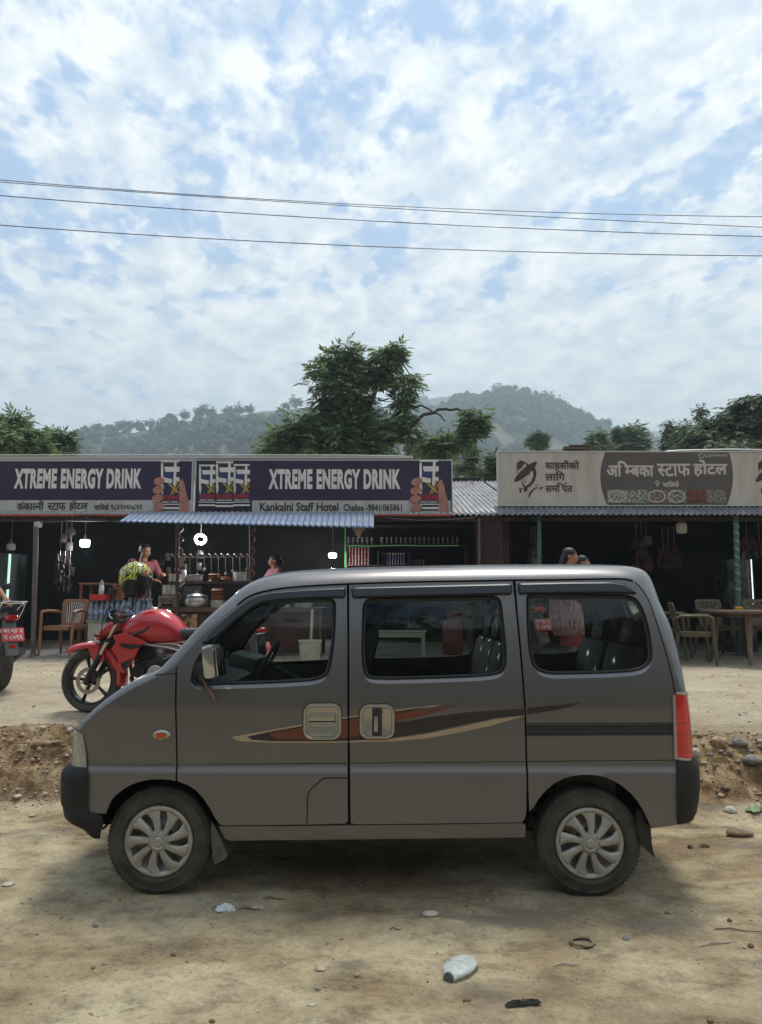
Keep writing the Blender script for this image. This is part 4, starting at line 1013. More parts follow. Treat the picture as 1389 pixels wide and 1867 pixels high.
    # timber lump and bent lip on top of the board
    g = MB(); a = P(1028, 822, YR); b = P(1078, 822, YR); g.box(((a.x+b.x)/2, YR+.06, a.z+.045), (b.x-a.x, .12, .05), rot=(0, R(1), 0), bev=.008); g.box(((a.x+b.x)/2+.03, YR+.06, a.z+.085), (.30, .14, .022), bev=.006); g.build('timber_offcut', mat('old_timber', (.10, .07, .05), .8, var=.3, scale=10), Rb)
    g = MB(); pts = [P(u, v, YR+.02) for u, v in ((1212, 823), (1240, 821), (1330, 819), (1389, 820), (1500, 822))]; g.tube(pts, .018, 6, squash=.6); g.build('top_lip', alu, Rb)
    for t in (L1, L2, Rb): unloc(t)
build_signs()

# ------------------------------------------------------------------ the row of shops
def corrugated(name, xa, xb, front, back, m, parent=None, amp=.016, pitch=.085, jag=0.0, nseg=6, slope=0.0, th=.003):
    """front/back: (y, z) of the sheet's lower and upper edge; the waves run up the slope"""
    n = int((xb-xa)/pitch*8)+1; xs = np.linspace(xa, xb, n); vs = []
    for j in range(nseg+1):
        t = j/nseg
        for i, x in enumerate(xs):
            y = front[0]+(back[0]-front[0])*t; z = front[1]+(back[1]-front[1])*t+amp*math.sin(2*math.pi*x/pitch)+slope*(x-xa)/(xb-xa)*(1-t)
            if j == 0 and jag: y += jag*math.sin(x*1.3)
            vs.append((x, y, z))
    fs = [(j*n+i, j*n+i+1, (j+1)*n+i+1, (j+1)*n+i) for j in range(nseg) for i in range(n-1)]
    mb = MB(); mb.add(vs, fs); o = mb.build(name, m, parent, 60, fix=False)
    sm = o.modifiers.new('s', 'SOLIDIFY'); sm.thickness = th; return o
ZF = .83
def build_shops():
    soot = mat('sooty_wall', (.022, .018, .018), .9, var=.35, scale=2.5); maroon = mat('maroon_wall', (.058, .018, .018), .8, var=.3, scale=3)  # shop walls coloured near black to deepen the shade inside
    tin = mat('grey_tin_roof', (.34, .34, .34), .5, .35, col2=(.20, .19, .19), scale=5, stretch=(1, .4, 1), sharp=(.35, .7)); rusty = mat('weathered_tin', (.20, .20, .23), .6, .3, col2=(.12, .115, .13), scale=6)
    blue = mat('blue_tin', (.075, .135, .26), .5, .15, col2=(.15, .19, .26), scale=4, stretch=(1, .3, 1), sharp=(.4, .7)); conc = mat('concrete_floor', (.27, .25, .22), .9, var=.25, scale=3, bump=.3, bscale=40)
    wood = mat('dark_wood', (.045, .028, .020), .7, var=.4, scale=9, stretch=(1, 1, 6))
    xl, xr, xm = -9.0, 9.0, P(866, 1000, 13).x
    yb = 16.2
    eL = P(500, 940, 11.12).z; rz = P(866, 868, 16).z
    def shop(label, xa, xb, wallm, name, ends, gap=(0, 0)):
        t = thing(name, label, 'shop')
        g = MB(); g.box(((xa+xb)/2, 13.95, ZF-.12), (xb-xa, 5.9, .24)); g.build('floor_slab', conc, t)
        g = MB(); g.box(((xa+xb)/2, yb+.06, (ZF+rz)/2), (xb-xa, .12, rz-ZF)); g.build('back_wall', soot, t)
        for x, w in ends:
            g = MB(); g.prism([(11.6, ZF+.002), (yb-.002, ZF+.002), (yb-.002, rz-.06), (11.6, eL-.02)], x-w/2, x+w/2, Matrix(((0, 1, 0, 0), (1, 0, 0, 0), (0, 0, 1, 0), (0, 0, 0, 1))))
            g.build('side_wall', wallm, t)
        o = corrugated('tin_roof', xa-.02, xb+.02, (11.10, eL+.012), (yb+.3, rz), tin, t)
        g = MB(); g.box(((xa+xb)/2, 11.22, eL-.045), (xb-xa, .06, .06)); g.box(((xa+xb)/2, 13.6, eL+.62), (xb-xa, .06, .08)); g.build('purlin', wood, t)
        return t
    Lf = shop('open fronted food shop under the purple signs with tin roof', xl, xm+.55, maroon, 'left_shop', [(xl+.06, .12), (xm+.30, .10)]); Lf.name = 'food_shop'
    Rt = shop('open fronted shop under the cream sign with grey tin eaves', xm+.62, xr, maroon, 'food_shop', [(xr-.06, .12)]); Rt.name = 'tea_shop'
    # red fascia strip below the purple signs
    g = MB(); a = P(-160, 939, 11.08); b = P(822, 939, 11.08); g.box(((a.x+b.x)/2, 11.06, a.z-.005), (b.x-a.x, .02, .028)); g.build('fascia_strip', mat('faded_red_paint', (.26, .05, .045), .6, var=.4, scale=3), Lf)
    # counter wall inside the right shop and a maroon lower wall
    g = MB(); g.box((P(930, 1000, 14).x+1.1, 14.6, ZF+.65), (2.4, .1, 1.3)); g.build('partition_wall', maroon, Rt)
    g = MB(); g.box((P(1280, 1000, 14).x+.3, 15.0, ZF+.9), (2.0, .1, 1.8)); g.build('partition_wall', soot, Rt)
    # blue awning, its front edge dipping a little to the right
    za = P(218, 951, 10.55); zb = P(682, 962, 10.55)
    aw = corrugated('awning', za.x, zb.x, (10.55, za.z), (11.10, P(300, 937, 11.1).z+.02), blue, None, amp=.009, slope=zb.z-za.z, nseg=4)
    tag(aw, 'blue corrugated tin awning over the food stall', 'awning')
    # dark slate tin eave under the cream sign
    e0 = P(905, 938, 10.95); e1 = P(1480, 938, 10.95)
    ev = corrugated('eave_sheet', e0.x, e1.x+.5, (10.93, e0.z), (11.25, P(1000, 922, 11.2).z+.0), rusty, Rt, amp=.014)
    # posts
    postm = mat('rusty_post', (.10, .075, .068), .6, var=.3, scale=8); green = mat('green_post', (.055, .12, .10), .5, var=.3, scale=10)
    def post(u0, v0, u1, v1, Y, r, m, label, group=None):
        a = P(u0, v0, Y); b = P(u1, v1, Y); zb_ = gz(b.x, Y) if Y < 11 else ZF
        t = thing('shop_post', label, 'post', (b.x, Y, zb_)); g = MB(); g.tube([(0, 0, -.03), (a.x-b.x, 0, a.z-zb_)], r, 12); g.build('pole', m, t)
        g = MB(); g.tube([(0, 0, 0), (0, 0, .03)], [r*1.8, r*1.5], 12); g.build('foot', m, t); return t
    t = post(66, 950, 61, 1190, 11.05, .036, postm, 'brown steel post beside the white backed chair'); 
    g = MB(); g.tube([(-.0, 0, 0), (.07, -.02, .0)], [.05, .05], 10); o = g.build('cap', mat('pale_cap', (.35, .34, .32), .5), t); o.location = P(66, 957, 11.05)-t.location
    post(982, 940, 985, 1190, 11.1, .030, green, 'thin green post rising behind the van roof')
    p3 = post(1341, 940, 1348, 1195, 11.1, .040, green, 'post wrapped in silver tinsel behind the round table')
    sil = mat('tinsel', (.5, .5, .48), .3, .6)
    g = MB(); h = P(1341, 940, 11.1).z-ZF; dx = P(1341, 940, 11.1).x-P(1348, 1195, 11.1).x; g.tube([(dx*(.97-q*.0085/h)+.040*math.cos(q*.45), .040*math.sin(q*.45), h*.97-q*.0085) for q in range(130)], .006, 5); g.build('tinsel_wrap', sil, p3)
    post(873, 945, 873, 1190, 11.15, .020, postm, 'thin grey pipe between the two shops')
    # stall posts with red and white tape
    for u, lb in ((324, 'post striped with red tape left of the round lamp'), (458, 'post striped with red tape at the end of the fried bread shelf')):
        t = post(u, 955, u, 1190, 10.95, .026, wood, lb); h = P(u, 955, 10.95).z-ZF
        g = MB(); g.tube([(.026*math.cos(q*.45), .026*math.sin(q*.45), h*.98-q*.012) for q in range(90)], .006, 5); g.build('tape_wrap', mat('red_tape', (.42, .16, .14), .5), t)
    t = thing('stall_rail', 'horizontal rail twisted with silver tinsel above the food stall', 'rail'); g = MB(); a = P(310, 1013, 10.92); b = P(461, 1013, 10.92); g.tube([a, b], .016, 8); g.build('rod', wood, t)
    g = MB(); L_ = (b.x-a.x); n = 150; g.tube([(a.x+L_*q/n, a.y+.022*math.cos(q*.55), a.z+.022*math.sin(q*.55)) for q in range(n+1)], .007, 5); g.build('tinsel_wrap', mat('pink_tinsel', (.50, .42, .38), .35, .4), t)
    return Lf, Rt
shopL, shopR = build_shops()
# ------------------------------------------------------------------ lamps
def lamp_light(name, loc, power, r, col, parent):
    l = bpy.data.lights.new(name, 'POINT'); l.energy = power; l.shadow_soft_size = r; l.color = col
    o = bpy.data.objects.new(name, l); C.objects.link(o); o.location = loc
    if parent: o.parent = parent
    return o
glow = mat('lit_lamp', (1, 1, 1), .5, emit=(.92, .97, 1.0), es=6.0)
def bulb(u, v, Y, w, h, lit, label, ring=False):
    c = P(u, v, Y); t = thing('light_bulb' if not ring else 'ring_lamp', label, 'lamp', c)
    m = glow if lit else mat('white_bulb', (.55, .55, .53), .4)
    g = MB()
    if ring:
        g.lathe([(.075+.022*math.cos(a), .022*math.sin(a)) for a in np.linspace(0, 2*math.pi, 13)[:-1]], 28, Matrix.Rotation(R(62), 4, 'X') @ Matrix.Rotation(R(18), 4, 'Y'), closed=True); g.build('diffuser', m, t, 60)
    else:
        g.lathe([(.001, -h/2), (w*.32, -h*.49), (w*.46, -h*.40), (w*.5, -h*.25), (w*.5, h*.40), (w*.46, h*.5), (.001, h*.5)], 20); g.build('diffuser', m, t, 40)
    g = MB(); g.lathe([(w*.44, h*.5), (w*.22, h*.72), (.016, h*.85), (.016, h*1.15), (.001, h*1.15)], 16); g.tube([(0, 0, h*1.1), (0, 0, h*1.1+.20), (0, .02, h*1.1+.5)], .004, 5)
    if not ring: g.build('holder', mat('lamp_holder', (.30, .30, .29), .5), t, 40)
    else:
        g = MB(); g.tube([(0, .02, .03), (0, .03, .30)], .006, 5); g.build('holder', mat('lamp_holder', (.30, .30, .29), .5), t, 40)
    if lit: lamp_light('lamp_glow', c+Vector((0, -.09, -.12)), 26.0, .06, (.9, .96, 1), None).parent = None
    return t
bulb(155, 991, 12.4, .155, .12, True, 'lit white bulb hanging above the slatted chair')
bulb(366, 983, 11.6, .17, .12, True, 'lit white ring lamp tilted above the food stall', ring=True)
bulb(607, 1013, 14.6, .16, .09, True, 'small lit bulb deep in the shop beside the green strip')
bulb(20, 998, 13.0, .15, .12, False, 'unlit bulb hanging in the dark by the upright tube')
bulb(1242, 964, 11.5, .165, .155, False, 'white unlit bulb hanging under the eave of the cream sign')
for q, (u, v) in enumerate(((1095, 1018), (1106, 1016))): pass

# ------------------------------------------------------------------ chairs and tables
def chair_back(cx, w0, w1, z0, z1, y0, tilt, cur, holes, m, parent, name='backrest', th=.012):
    out = smooth_poly([(-w0/2, z0), (w0/2, z0), (w1/2, z1-.05), (w1/2*.86, z1), (-w1/2*.86, z1), (-w1/2, z1-.05)], [.02, .02, .06, .06, .06, .06], 4)
    V, F_ = cdt(out, holes, .03); bm = bmesh.new(); f = lambda x, z: y0+tilt*(z-z0)-cur*x*x
    vv = [bm.verts.new((x, f(x, z), z)) for x, z in V]
    for q in F_:
        try: bm.faces.new([vv[i] for i in q])
        except ValueError: pass
    for v in list(bm.verts):
        if not v.link_faces: bm.verts.remove(v)
    me = bpy.data.meshes.new(name); bm.to_mesh(me); bm.free(); o = link(name, me, m, parent, 40)
    s = o.modifiers.new('s', 'SOLIDIFY'); s.thickness = th; s.offset = 0; return o, f
def plastic_chair(label, loc, rz, m, inlay=None, style='slats', group=None):
    t = thing('plastic_chair', label, 'chair', loc, rz, group)
    g = MB(); g.prism(smooth_poly([(-.22, -.24), (.22, -.24), (.20, .20), (-.20, .20)], .05, 4), .415, .435, axis='z'); g.box((0, -.235, .395), (.40, .02, .05), bev=.006); g.box((-.215, -.02, .395), (.02, .38, .05), bev=.006); g.box((.215, -.02, .395), (.02, .38, .05), bev=.006); g.build('seat', m, t, 35)
    if style == 'slats':
        hole = smooth_poly([(-.11, .47), (.11, .47), (.165, .74), (.12, .785), (-.12, .785), (-.165, .74)], .03, 3)
        bo, f = chair_back(0, .36, .44, .42, .83, .19, .22, .5, [hole], m, t)
        g = MB()
        for k in range(9):
            x = -.145+k*.290/8; xb = x*.68; zt = .785-.9*x*x
            g.tube([(xb, f(xb, .465), .465), (x, f(x, zt), zt)], .0085, 6, squash=.6)
        g.build('back_slats', inlay or m, bo, 40)
    else:
        holes = []
        for r_, zz in enumerate((.76, .71, .58)):
            for k in range(5 if r_ < 2 else 3):
                x = (-.12+.06*k)+(.03 if r_ % 2 else 0)-(0 if r_ < 2 else -.06)
                if abs(x) < .15: holes.append([(x+.013*math.cos(a), zz+.017*math.sin(a)) for a in np.linspace(0, 2*math.pi, 9)[:-1]])
        bo, f = chair_back(0, .36, .44, .42, .83, .19, .22, .5, holes, m, t)
        g = MB()
        for s in (-1, 1): g = MB(); g.tube([(s*.175, f(s*.175, .44), .44), (s*.20, f(s*.2, .7), .70), (s*.195, f(.19, .78), .78)], .013, 6); g.build('back_edge', m, bo, 40)
    for s in (-1, 1):
        g = MB(); g.tube([(s*.20, .26, .60), (s*.245, .18, .645), (s*.262, 0, .655), (s*.262, -.17, .65), (s*.258, -.235, .625)], [.024, .034, .036, .036, .026], 8, squash=.6); g.build('armrest', m, t, 40)
        for (x0, y0, z0, x1, y1, z1, r) in ((s*.258, -.225, .63, s*.245, -.255, 0.0, .024), (s*.20, .20, .44, s*.235, .29, 0.0, .026)):
            g = MB(); g.tube([(x0, y0, z0), ((x0*.4+x1*.6), y0*.5+y1*.5, z0*.45), (x1, y1, 0)], [r*1.05, r*1.1, r*.72], 4); g.build('leg', m, t, 40)
    return t
tan_pl = mat('brown_plastic', (.26, .115, .05), .45, var=.25, scale=6); olive = mat('olive_plastic', (.085, .070, .040), .45, var=.22, scale=6); white_pl = mat('white_plastic', (.55, .54, .50), .45)
def fl(u, Y, z=None):
    x = P(u, 1190, Y).x; return (x, Y, gz(x, Y) if (Y < 11.0) else ZF)
plastic_chair('brown plastic armchair with a white slatted back beside the steel post', fl(117, 11.35), R(-9), tan_pl, white_pl)
plastic_chair('olive plastic chair seen side on at the near side of the round table', fl(1262, 10.35), R(78), olive, style='dots')
plastic_chair('olive plastic chair with a pierced back facing out behind the round table', fl(1312, 11.25), R(8), olive, style='dots')
plastic_chair('olive plastic chair half hidden by the rear corner of the van', fl(1221, 10.9), R(60), olive, style='dots')
plastic_chair('olive plastic chair under the cut off end of the round table', fl(1394, 11.2), R(-12), olive, style='dots')
def round_table():
    x, Y, z = fl(1366, 10.45); t = thing('round_table', 'round brown plastic table in front of the cream sign shop', 'table', (x, Y, z), R(20))
    m = mat('table_brown', (.15, .095, .072), .5, col2=(.10, .06, .046), scale=4)
    g = MB(); g.lathe([(.001, .72), (.57, .72), (.60, .712), (.605, .695), (.59, .675), (.56, .69), (.001, .695)], 48); g.build('tabletop', m, t, 35)
    g = MB(); g.lathe([(.42, .69), (.43, .62), (.40, .62)], 32); g.build('apron', m, t)
    for k in range(4):
        a = R(45+90*k); g = MB(); g.tube([(.40*math.cos(a), .40*math.sin(a), .69), (.42*math.cos(a), .42*math.sin(a), .35), (.50*math.cos(a), .50*math.sin(a), 0)], [.055, .042, .028], 6); g.build('leg', m, t, 40)
    d = thing('yellow_dish', 'small yellow dish on the round table', 'dish', P(1347, 1120, 10.3)); d.location.z = z+.722
    g = MB(); g.lathe([(.001, .004), (.05, .004), (.055, .03), (.052, .034), (.046, .010), (.001, .010)], 20); g.build('bowl', mat('yellow_plastic', (.55, .30, .03), .4), d, 40)
    g = MB(); g.lathe([(.040, .03), (.044, .045), (.03, .047), (.001, .047)], 16); g.build('lid', MATS['yellow_plastic'], d, 40)
round_table()

# ------------------------------------------------------------------ the food stall
wd = mat('stall_wood', (.10, .055, .032), .6, var=.4, scale=8, stretch=(6, 1, 1)); dwd = mat('dark_board', (.045, .028, .022), .7, var=.4, scale=8, stretch=(6, 1, 1)); orw = mat('orange_wood', (.20, .085, .035), .5, var=.3, scale=6, stretch=(5, 1, 1))
alum = mat('aluminium_pot', (.46, .45, .43), .32, .85, var=.25, scale=14, rvar=.1); breadm = mat('fried_bread', (.36, .135, .045), .6, col2=(.20, .065, .022), scale=26, bump=.4, bscale=120)
def surf(v, Y): return P(500, v, Y).z
def shelf(name, label, u0, u1, v, Y, depth, m, legs=True, th=.03, cat='table', cloth=None):
    a = P(u0, v, Y); b = P(u1, v, Y); t = thing(name, label, cat, ((a.x+b.x)/2, Y, ZF)); zt = a.z-ZF; w = b.x-a.x
    g = MB(); g.box((0, depth/2, zt-th/2), (w, depth, th), bev=.004); g.build('tabletop', m, t)
    if legs:
        for sx in (-1, 1):
            for yy in (.04, depth-.04):
                g = MB(); g.box((sx*(w/2-.04), yy, (zt-th)/2), (.045, .045, zt-th)); g.build('leg', m, t)
    return t, w, zt
# lower counter and upper shelf of the stall
st, sw, sz_ = shelf('food_stall', 'wooden food stall with pots below and fried bread on its shelf', 296, 590, 1108, 11.05, .75, wd, cat='stall')
zu = surf(1061, 11.25)-ZF
g = MB(); g.box((-.25, .40, zu-.014), (P(470, 1061, 11.25).x-P(300, 1061, 11.25).x+.3, .40, .028), bev=.003); g.build('shelf', dwd, st)
g = MB(); g.box((0, .012, sz_-.045), (sw-.01, .02, .03)); g.build('edge_strip', wd, st)
g = MB()
n = 60; vs = []
for i in range(n+1):
    x = -sw/2+.03+(sw-.06)*i/n
    for z in (sz_-.065, .04): vs.append((x, .05+.012*math.sin(i*1.3), z))
g.add(vs, [(2*i, 2*i+2, 2*i+3, 2*i+1) for i in range(n)]); g.build('front_cloth', mat('maroon_cloth', (.06, .022, .02), .85, var=.3, scale=3), st, 60)
g = MB(); g.box((P(345, 1135, 11.07).x-st.location.x, .020, P(345, 1135, 11.07).z-ZF), (.24, .012, .24), bev=.005); g.build('food_poster', mat('food_poster', (.38, .20, .09), .5, col2=(.05, .035, .02), scale=9, sharp=(.45, .55)), st)
for k, u in enumerate((300, 468)):
    g = MB(); g.box((P(u, 1061, 11.2).x-st.location.x, .38, (sz_+zu)/2), (.035, .035, zu-sz_+.02)); g.build('upright', dwd, st)
# glass rack behind the big pot
def bars():
    a = P(332, 1070, 11.5); b = P(366, 1098, 11.5); t = thing('plate_rack', 'wire plate rack standing behind the big lidded pot', 'rack', (a.x, 11.5, b.z)); h = a.z-b.z; w = b.x-a.x
    g = MB()
    for k in range(8): g.box((w*k/7, 0, h/2), (.006, .006, h))
    g.build('wires', M_steel, t)
    g = MB(); g.box((w/2, 0, h), (w+.02, .012, .012)); g.box((w/2, 0, 0), (w+.02, .012, .012)); g.build('frame', M_steel, t)
    g = MB()
    for k in range(6): g.lathe([(.001, 0), (.10, .0), (.11, .012)], 20, Matrix.Translation((w*(k+.5)/7, .1, h*.48)) @ Matrix.Rotation(R(90), 4, 'Y'))
    g.build('plates', mat('steel_plate', (.4, .42, .42), .3, .8), t)
    return t
bars()
def on(u, v, Y, name, label, cat, group=None, dz=0.0): p = P(u, v, Y); return thing(name, label, cat, (p.x, Y, p.z+dz), 0, group)
def pot(u, v, Y, r, h, label, lid=False, handle=False, m=alum, rim=True, belly=False):
    t = on(u, v, Y, 'cooking_pot', label, 'pot'); g = MB()
    if belly: prof = [(.001, 0), (r*.62, .0), (r*.90, h*.18), (r, h*.42), (r*.93, h*.66), (r*.78, h*.76), (r*.84, h*.80)]
    else: prof = [(.001, 0), (r*.93, 0), (r*.99, h*.06), (r, h*.5), (r, h*.97), (r*1.05, h), (r*1.05, h*1.015), (r*.97, h*.985), (r*.96, h*.1), (.001, h*.08)]
    g.lathe(prof, 36); g.build('pan_body', m, t, 35)
    if lid: g = MB(); g.lathe([(r*.86, h*.80), (r*.84, h*.84), (r*.6, h*.93), (r*.3, h*.98), (.02, h), (.015, h*1.05), (.028, h*1.08), (.028, h*1.12), (.001, h*1.13)], 36); g.build('lid', m, t, 35)
    if handle: g = MB(); g.tube([(r*.98, 0, h*.85), (r*1.5, -.01, h*.95), (r*1.95, -.02, h*1.2)], [.012, .010, .014], 8); g.build('handle', m, t)
    return t
def breads(u, v, Y, n, r, label, dz=.011, jit=.012, parent=None, z0=0.0, flatn=False):
    t = on(u, v, Y, 'fried_bread_stack', label, 'bread', dz=z0); g = MB()
    for k in range(n):
        cx, cy = rnd.uniform(-jit, jit), rnd.uniform(-jit, jit); M_ = Matrix.Translation((cx, cy, .006+k*dz)) @ Euler((rnd.uniform(-.05, .05), rnd.uniform(-.06, .06), rnd.uniform(0, 6))).to_matrix().to_4x4()
        rr = r*rnd.uniform(.90, 1.06); vs = []; S_ = 18; ph = rnd.uniform(0, 6)
        g.lathe([(.001, .006), (rr*.5, .007), (rr*.9, .006), (rr, .001), (rr*.97, -.004), (rr*.5, -.004), (.001, -.004)], 18, M_ @ Matrix.Diagonal((1, rnd.uniform(.9, 1.05), 1, 1)))
    g.build('breads', breadm, t, 50); g = MB(); g.lathe([(.001, -.003), (r*1.0, -.003), (r*1.15, .006), (r*1.12, .008), (r*.95, .0)], 24); g.build('plate', M_steel, t, 50)
    return t
Yc = 11.3
# stove with the pan being stirred
t = on(309, 1107, 11.22, 'gas_stove', 'boxy gas stove under the pan the man is stirring', 'stove'); g = MB(); g.box((0, 0, .085), (.27, .25, .16), bev=.008); g.build('casing', mat('stove_tin', (.26, .22, .16), .5, .4, col2=(.12, .09, .07), scale=25), t)
g = MB()
for k in range(7): g.box((-.10+k*.033, -.127, .10), (.010, .006, .07))
g.build('grille', M_gap, t); g = MB(); g.box((0, -.128, .03), (.17, .006, .025)); g.build('slot', M_gap, t); g = MB(); g.lathe([(.10, .166), (.11, .178), (.08, .178)], 20); g.build('burner', M_steel, t)
pot(309, 1107, 11.22, .115, .145, 'aluminium pan with a long handle on the gas stove', handle=True).location.z += .18
pot(358, 1110, 11.2, .185, .23, 'round bellied aluminium pot with a lid beside the bread bowl', lid=True, belly=True)
pot(397, 1109, 11.2, .115, .12, 'aluminium bowl heaped with fried bread on the counter')
breads(397, 1098, 11.2, 13, .096, 'tall round of fried bread rising out of the aluminium bowl', dz=.0155)
breads(391, 1060, 11.45, 9, .085, 'taller fried bread stack on the upper shelf', dz=.0125)
breads(412, 1060, 11.45, 5, .085, 'flatter fried bread pile next to the taller stack on the upper shelf', dz=.013, jit=.03)
pot(440, 1061, 11.45, .125, .15, 'aluminium pot with a wide rim at the end of the upper shelf')
pot(319, 1061, 11.6, .10, .12, 'dull pan at the back of the upper shelf behind the thermos').name = 'cooking_pot'
t = on(335, 1061, 11.4, 'thermos_flask', 'white thermos flask with a dark top on the upper shelf', 'flask'); g = MB(); g.lathe([(.001, 0), (.036, 0), (.038, .01), (.038, .16), (.030, .18)], 20); g.build('body', white_pl, t, 40); g = MB(); g.lathe([(.030, .18), (.028, .225), (.022, .24), (.001, .24)], 18); g.build('lid', M_black, t, 40)
t = on(355, 1061, 11.42, 'food_box', 'low translucent food box on the upper shelf', 'box'); g = MB(); g.box((0, 0, .05), (.22, .15, .09), bev=.015); g.build('body', mat('frosted_plastic', (.34, .28, .27), .4, var=.2), t); g = MB(); g.box((0, 0, .101), (.235, .165, .014), bev=.005); g.build('lid', mat('frosted_lid', (.38, .38, .36), .4), t)
# hanging utensils and dark cloths behind the stall
t = thing('utensil_rail', 'rail of hanging ladles behind the fried bread shelf', 'rail', P(400, 1016, 12.0)); g = MB(); g.tube([(-.75, 0, 0), (.55, 0, 0)], .006, 6); g.build('rod', mat('dark_ladle', (.06, .055, .05), .5, .5), t)
for k in range(11):
    x = -.7+k*.115; L_ = rnd.uniform(.16, .3); g = MB(); g.tube([(x, -.01, 0), (x+.01, -.01, -L_)], .006, 5); g.ball((x+.01, -.012, -L_-.02), (.03, .012, .035), 10, 6); g.build('ladle', mat('dark_ladle', (.06, .055, .05), .5, .5), t)
t = thing('hanging_packets', 'dark strings of packets hanging at the left of the stall', 'packets', P(350, 1000, 12.1)); g = MB()
for k in range(10):
    x = rnd.uniform(-.5, .2); g.box((x, rnd.uniform(-.05, .05), rnd.uniform(-.5, -.05)), (.07, .02, .12), rot=(0, rnd.uniform(-.2, .2), 0), bev=.008)
g.build('packets', mat('packet_foil', (.10, .045, .035), .4, .3, col2=(.04, .05, .04), scale=9), t)
# left end: side table, freezer box, water
shelf('side_table', 'orange brown wooden side table behind the water bottles', 143, 262, 1063, 12.3, .5, orw)
shelf('low_bench', 'low wooden bench behind the slatted chair', 128, 165, 1098, 12.1, .4, orw)
t = thing('storage_chest', 'off white metal chest under the packs of water bottles', 'chest', fl(206, 11.15)); w = P(254, 1133, 11.15).x-P(158, 1133, 11.15).x; h = surf(1134, 11.15)-ZF
g = MB(); g.box((0, .28, h/2), (w, .55, h-.004), bev=.012); g.build('body', mat('chest_paint', (.40, .385, .34), .5, col2=(.30, .28, .23), scale=5), t); g = MB(); g.box((0, .28, h+.004), (w+.05, .60, .016), bev=.004); g.build('lid', mat('chest_lid', (.30, .27, .22), .5), t)
g = MB(); g.box((-w/2+.13, -.003, h*.62), (.02, .012, .035), bev=.003); g.build('latch', M_steel, t)
zc = ZF+h+.012; botm = mat('bottle_plastic', (.62, .70, .80), .08, trans=.85, ior=1.2, spec=.5); lab = mat('bottle_label', (.10, .18, .42), .5, col2=(.42, .46, .55), scale=40, sharp=(.45, .55)); film = mat('bottle_water', (.30, .36, .44), .12, trans=.4, ior=1.33, var=.2, scale=14)
x0 = P(160, 1120, 11.2).x; proto = None; nb = 0
for r_ in range(2):
    for k in range(12):
        x = x0+.035+k*.078; y = 11.24+r_*.085+rnd.uniform(-.004, .004)
        lb = 'clear water bottle in the packs standing on the metal chest'
        if proto is None:
            t = thing('water_bottle', lb, 'bottle', (x, y, zc), 0, 'water bottles packed on the chest'); g = MB()
            g.lathe([(.001, 0), (.034, 0), (.038, .01), (.037, .06), (.035, .065), (.038, .07), (.038, .19), (.034, .215), (.022, .25), (.013, .275), (.013, .285)], 18); g.build('body', film, t, 50)
            g = MB(); g.lathe([(.0388, .11), (.0388, .165)], 18); g.build('label', lab, t, 50); g = MB(); g.lathe([(.015, .283), (.015, .30), (.001, .30)], 14); g.build('cap', mat('blue_cap', (.12, .2, .45), .4), t, 40); proto = t
        else: t = copy_tree(proto); t.location = (x, y, zc); t.rotation_euler.z = rnd.uniform(0, 6)
for (u, v, lbl, r) in ((182, 1094, 'round red tin tray on top of the water bottles', .145),):
    t = on(u, v, 11.28, 'red_tray', lbl, 'tray'); t.location.z = zc+.302; g = MB(); g.lathe([(.001, 0), (r, 0), (r+.005, .005), (r+.006, .085), (r+.001, .088), (r-.004, .084), (r-.004, .006), (.001, .006)], 32); g.build('tub', mat('red_plastic', (.48, .035, .035), .3), t, 35); g = MB(); g.lathe([(r+.004, .082), (r+.012, .086), (r+.006, .092), (r-.004, .09)], 32); g.build('rim', MATS['red_plastic'], t)
t = on(185, 1083, 11.28, 'squeeze_bottle', 'tall white squeeze bottle standing in the red tray', 'bottle'); t.location.z = zc+.309; g = MB(); g.lathe([(.001, 0), (.036, 0), (.038, .01), (.038, .20), (.028, .225)], 20); g.build('body', white_pl, t, 40); g = MB(); g.lathe([(.028, .224), (.030, .262), (.016, .275), (.012, .30), (.001, .302)], 16); g.build('nozzle', mat('grey_nozzle', (.30, .30, .26), .5), t, 40)
b_ = breads(216, 1094, 11.30, 21, .085, 'tall stack of fried bread beside the red tray'); b_.location.z = zc+.305
b_ = pot(268, 1094, 11.3, .085, .03, 'shallow tin dish on the bottles near the man'); b_.location.z = zc+.302
# second counter seen through the van, bucket, bench
t, w, h = shelf('steel_counter', 'dark counter with metal pots, seen through the front window of the van', 505, 588, 1112, 11.2, .6, dwd)
pot(520, 1111, 11.3, .10, .09, 'wide metal pan at the left end of the dark counter'); pot(555, 1111, 11.35, .16, .13, 'large metal basin on the dark counter above the bucket')
t = thing('bucket', 'off white bucket with a pale pole standing in it', 'bucket', fl(566, 10.2)); g = MB(); g.lathe([(.001, .0), (.125, .0), (.13, .01), (.150, .30), (.160, .305), (.160, .33), (.150, .33), (.14, .30), (.12, .02), (.001, .02)], 32); g.build('pail', mat('bucket_white', (.42, .42, .34), .5, var=.15), t, 35)
g = MB(); g.tube([(.0, 0, .02), (.02, .03, .74)], .018, 8); g.build('pole', mat('pale_pole', (.40, .42, .34), .5), t); g = MB(); g.tube([(.155*math.cos(a), .155*math.sin(a)-.05, .22+.10*math.sin(a)*-1) for a in np.linspace(math.pi, 2*math.pi, 12)], .004, 5); g.build('handle', M_steel, t)
t = thing('bench', 'pale bench with a plain top seen through the middle window', 'bench', fl(722, 10.9)); w = .86; h = P(700, 1146, 10.9).z-ZF
g = MB(); g.box((0, .15, h-.012), (w, .32, .024), bev=.004); g.build('seat', mat('pale_bench', (.34, .34, .28), .5), t)
g = MB(); g.box((0, .01, h-.06), (w-.04, .02, .07)); g.build('apron', MATS['pale_bench'], t)
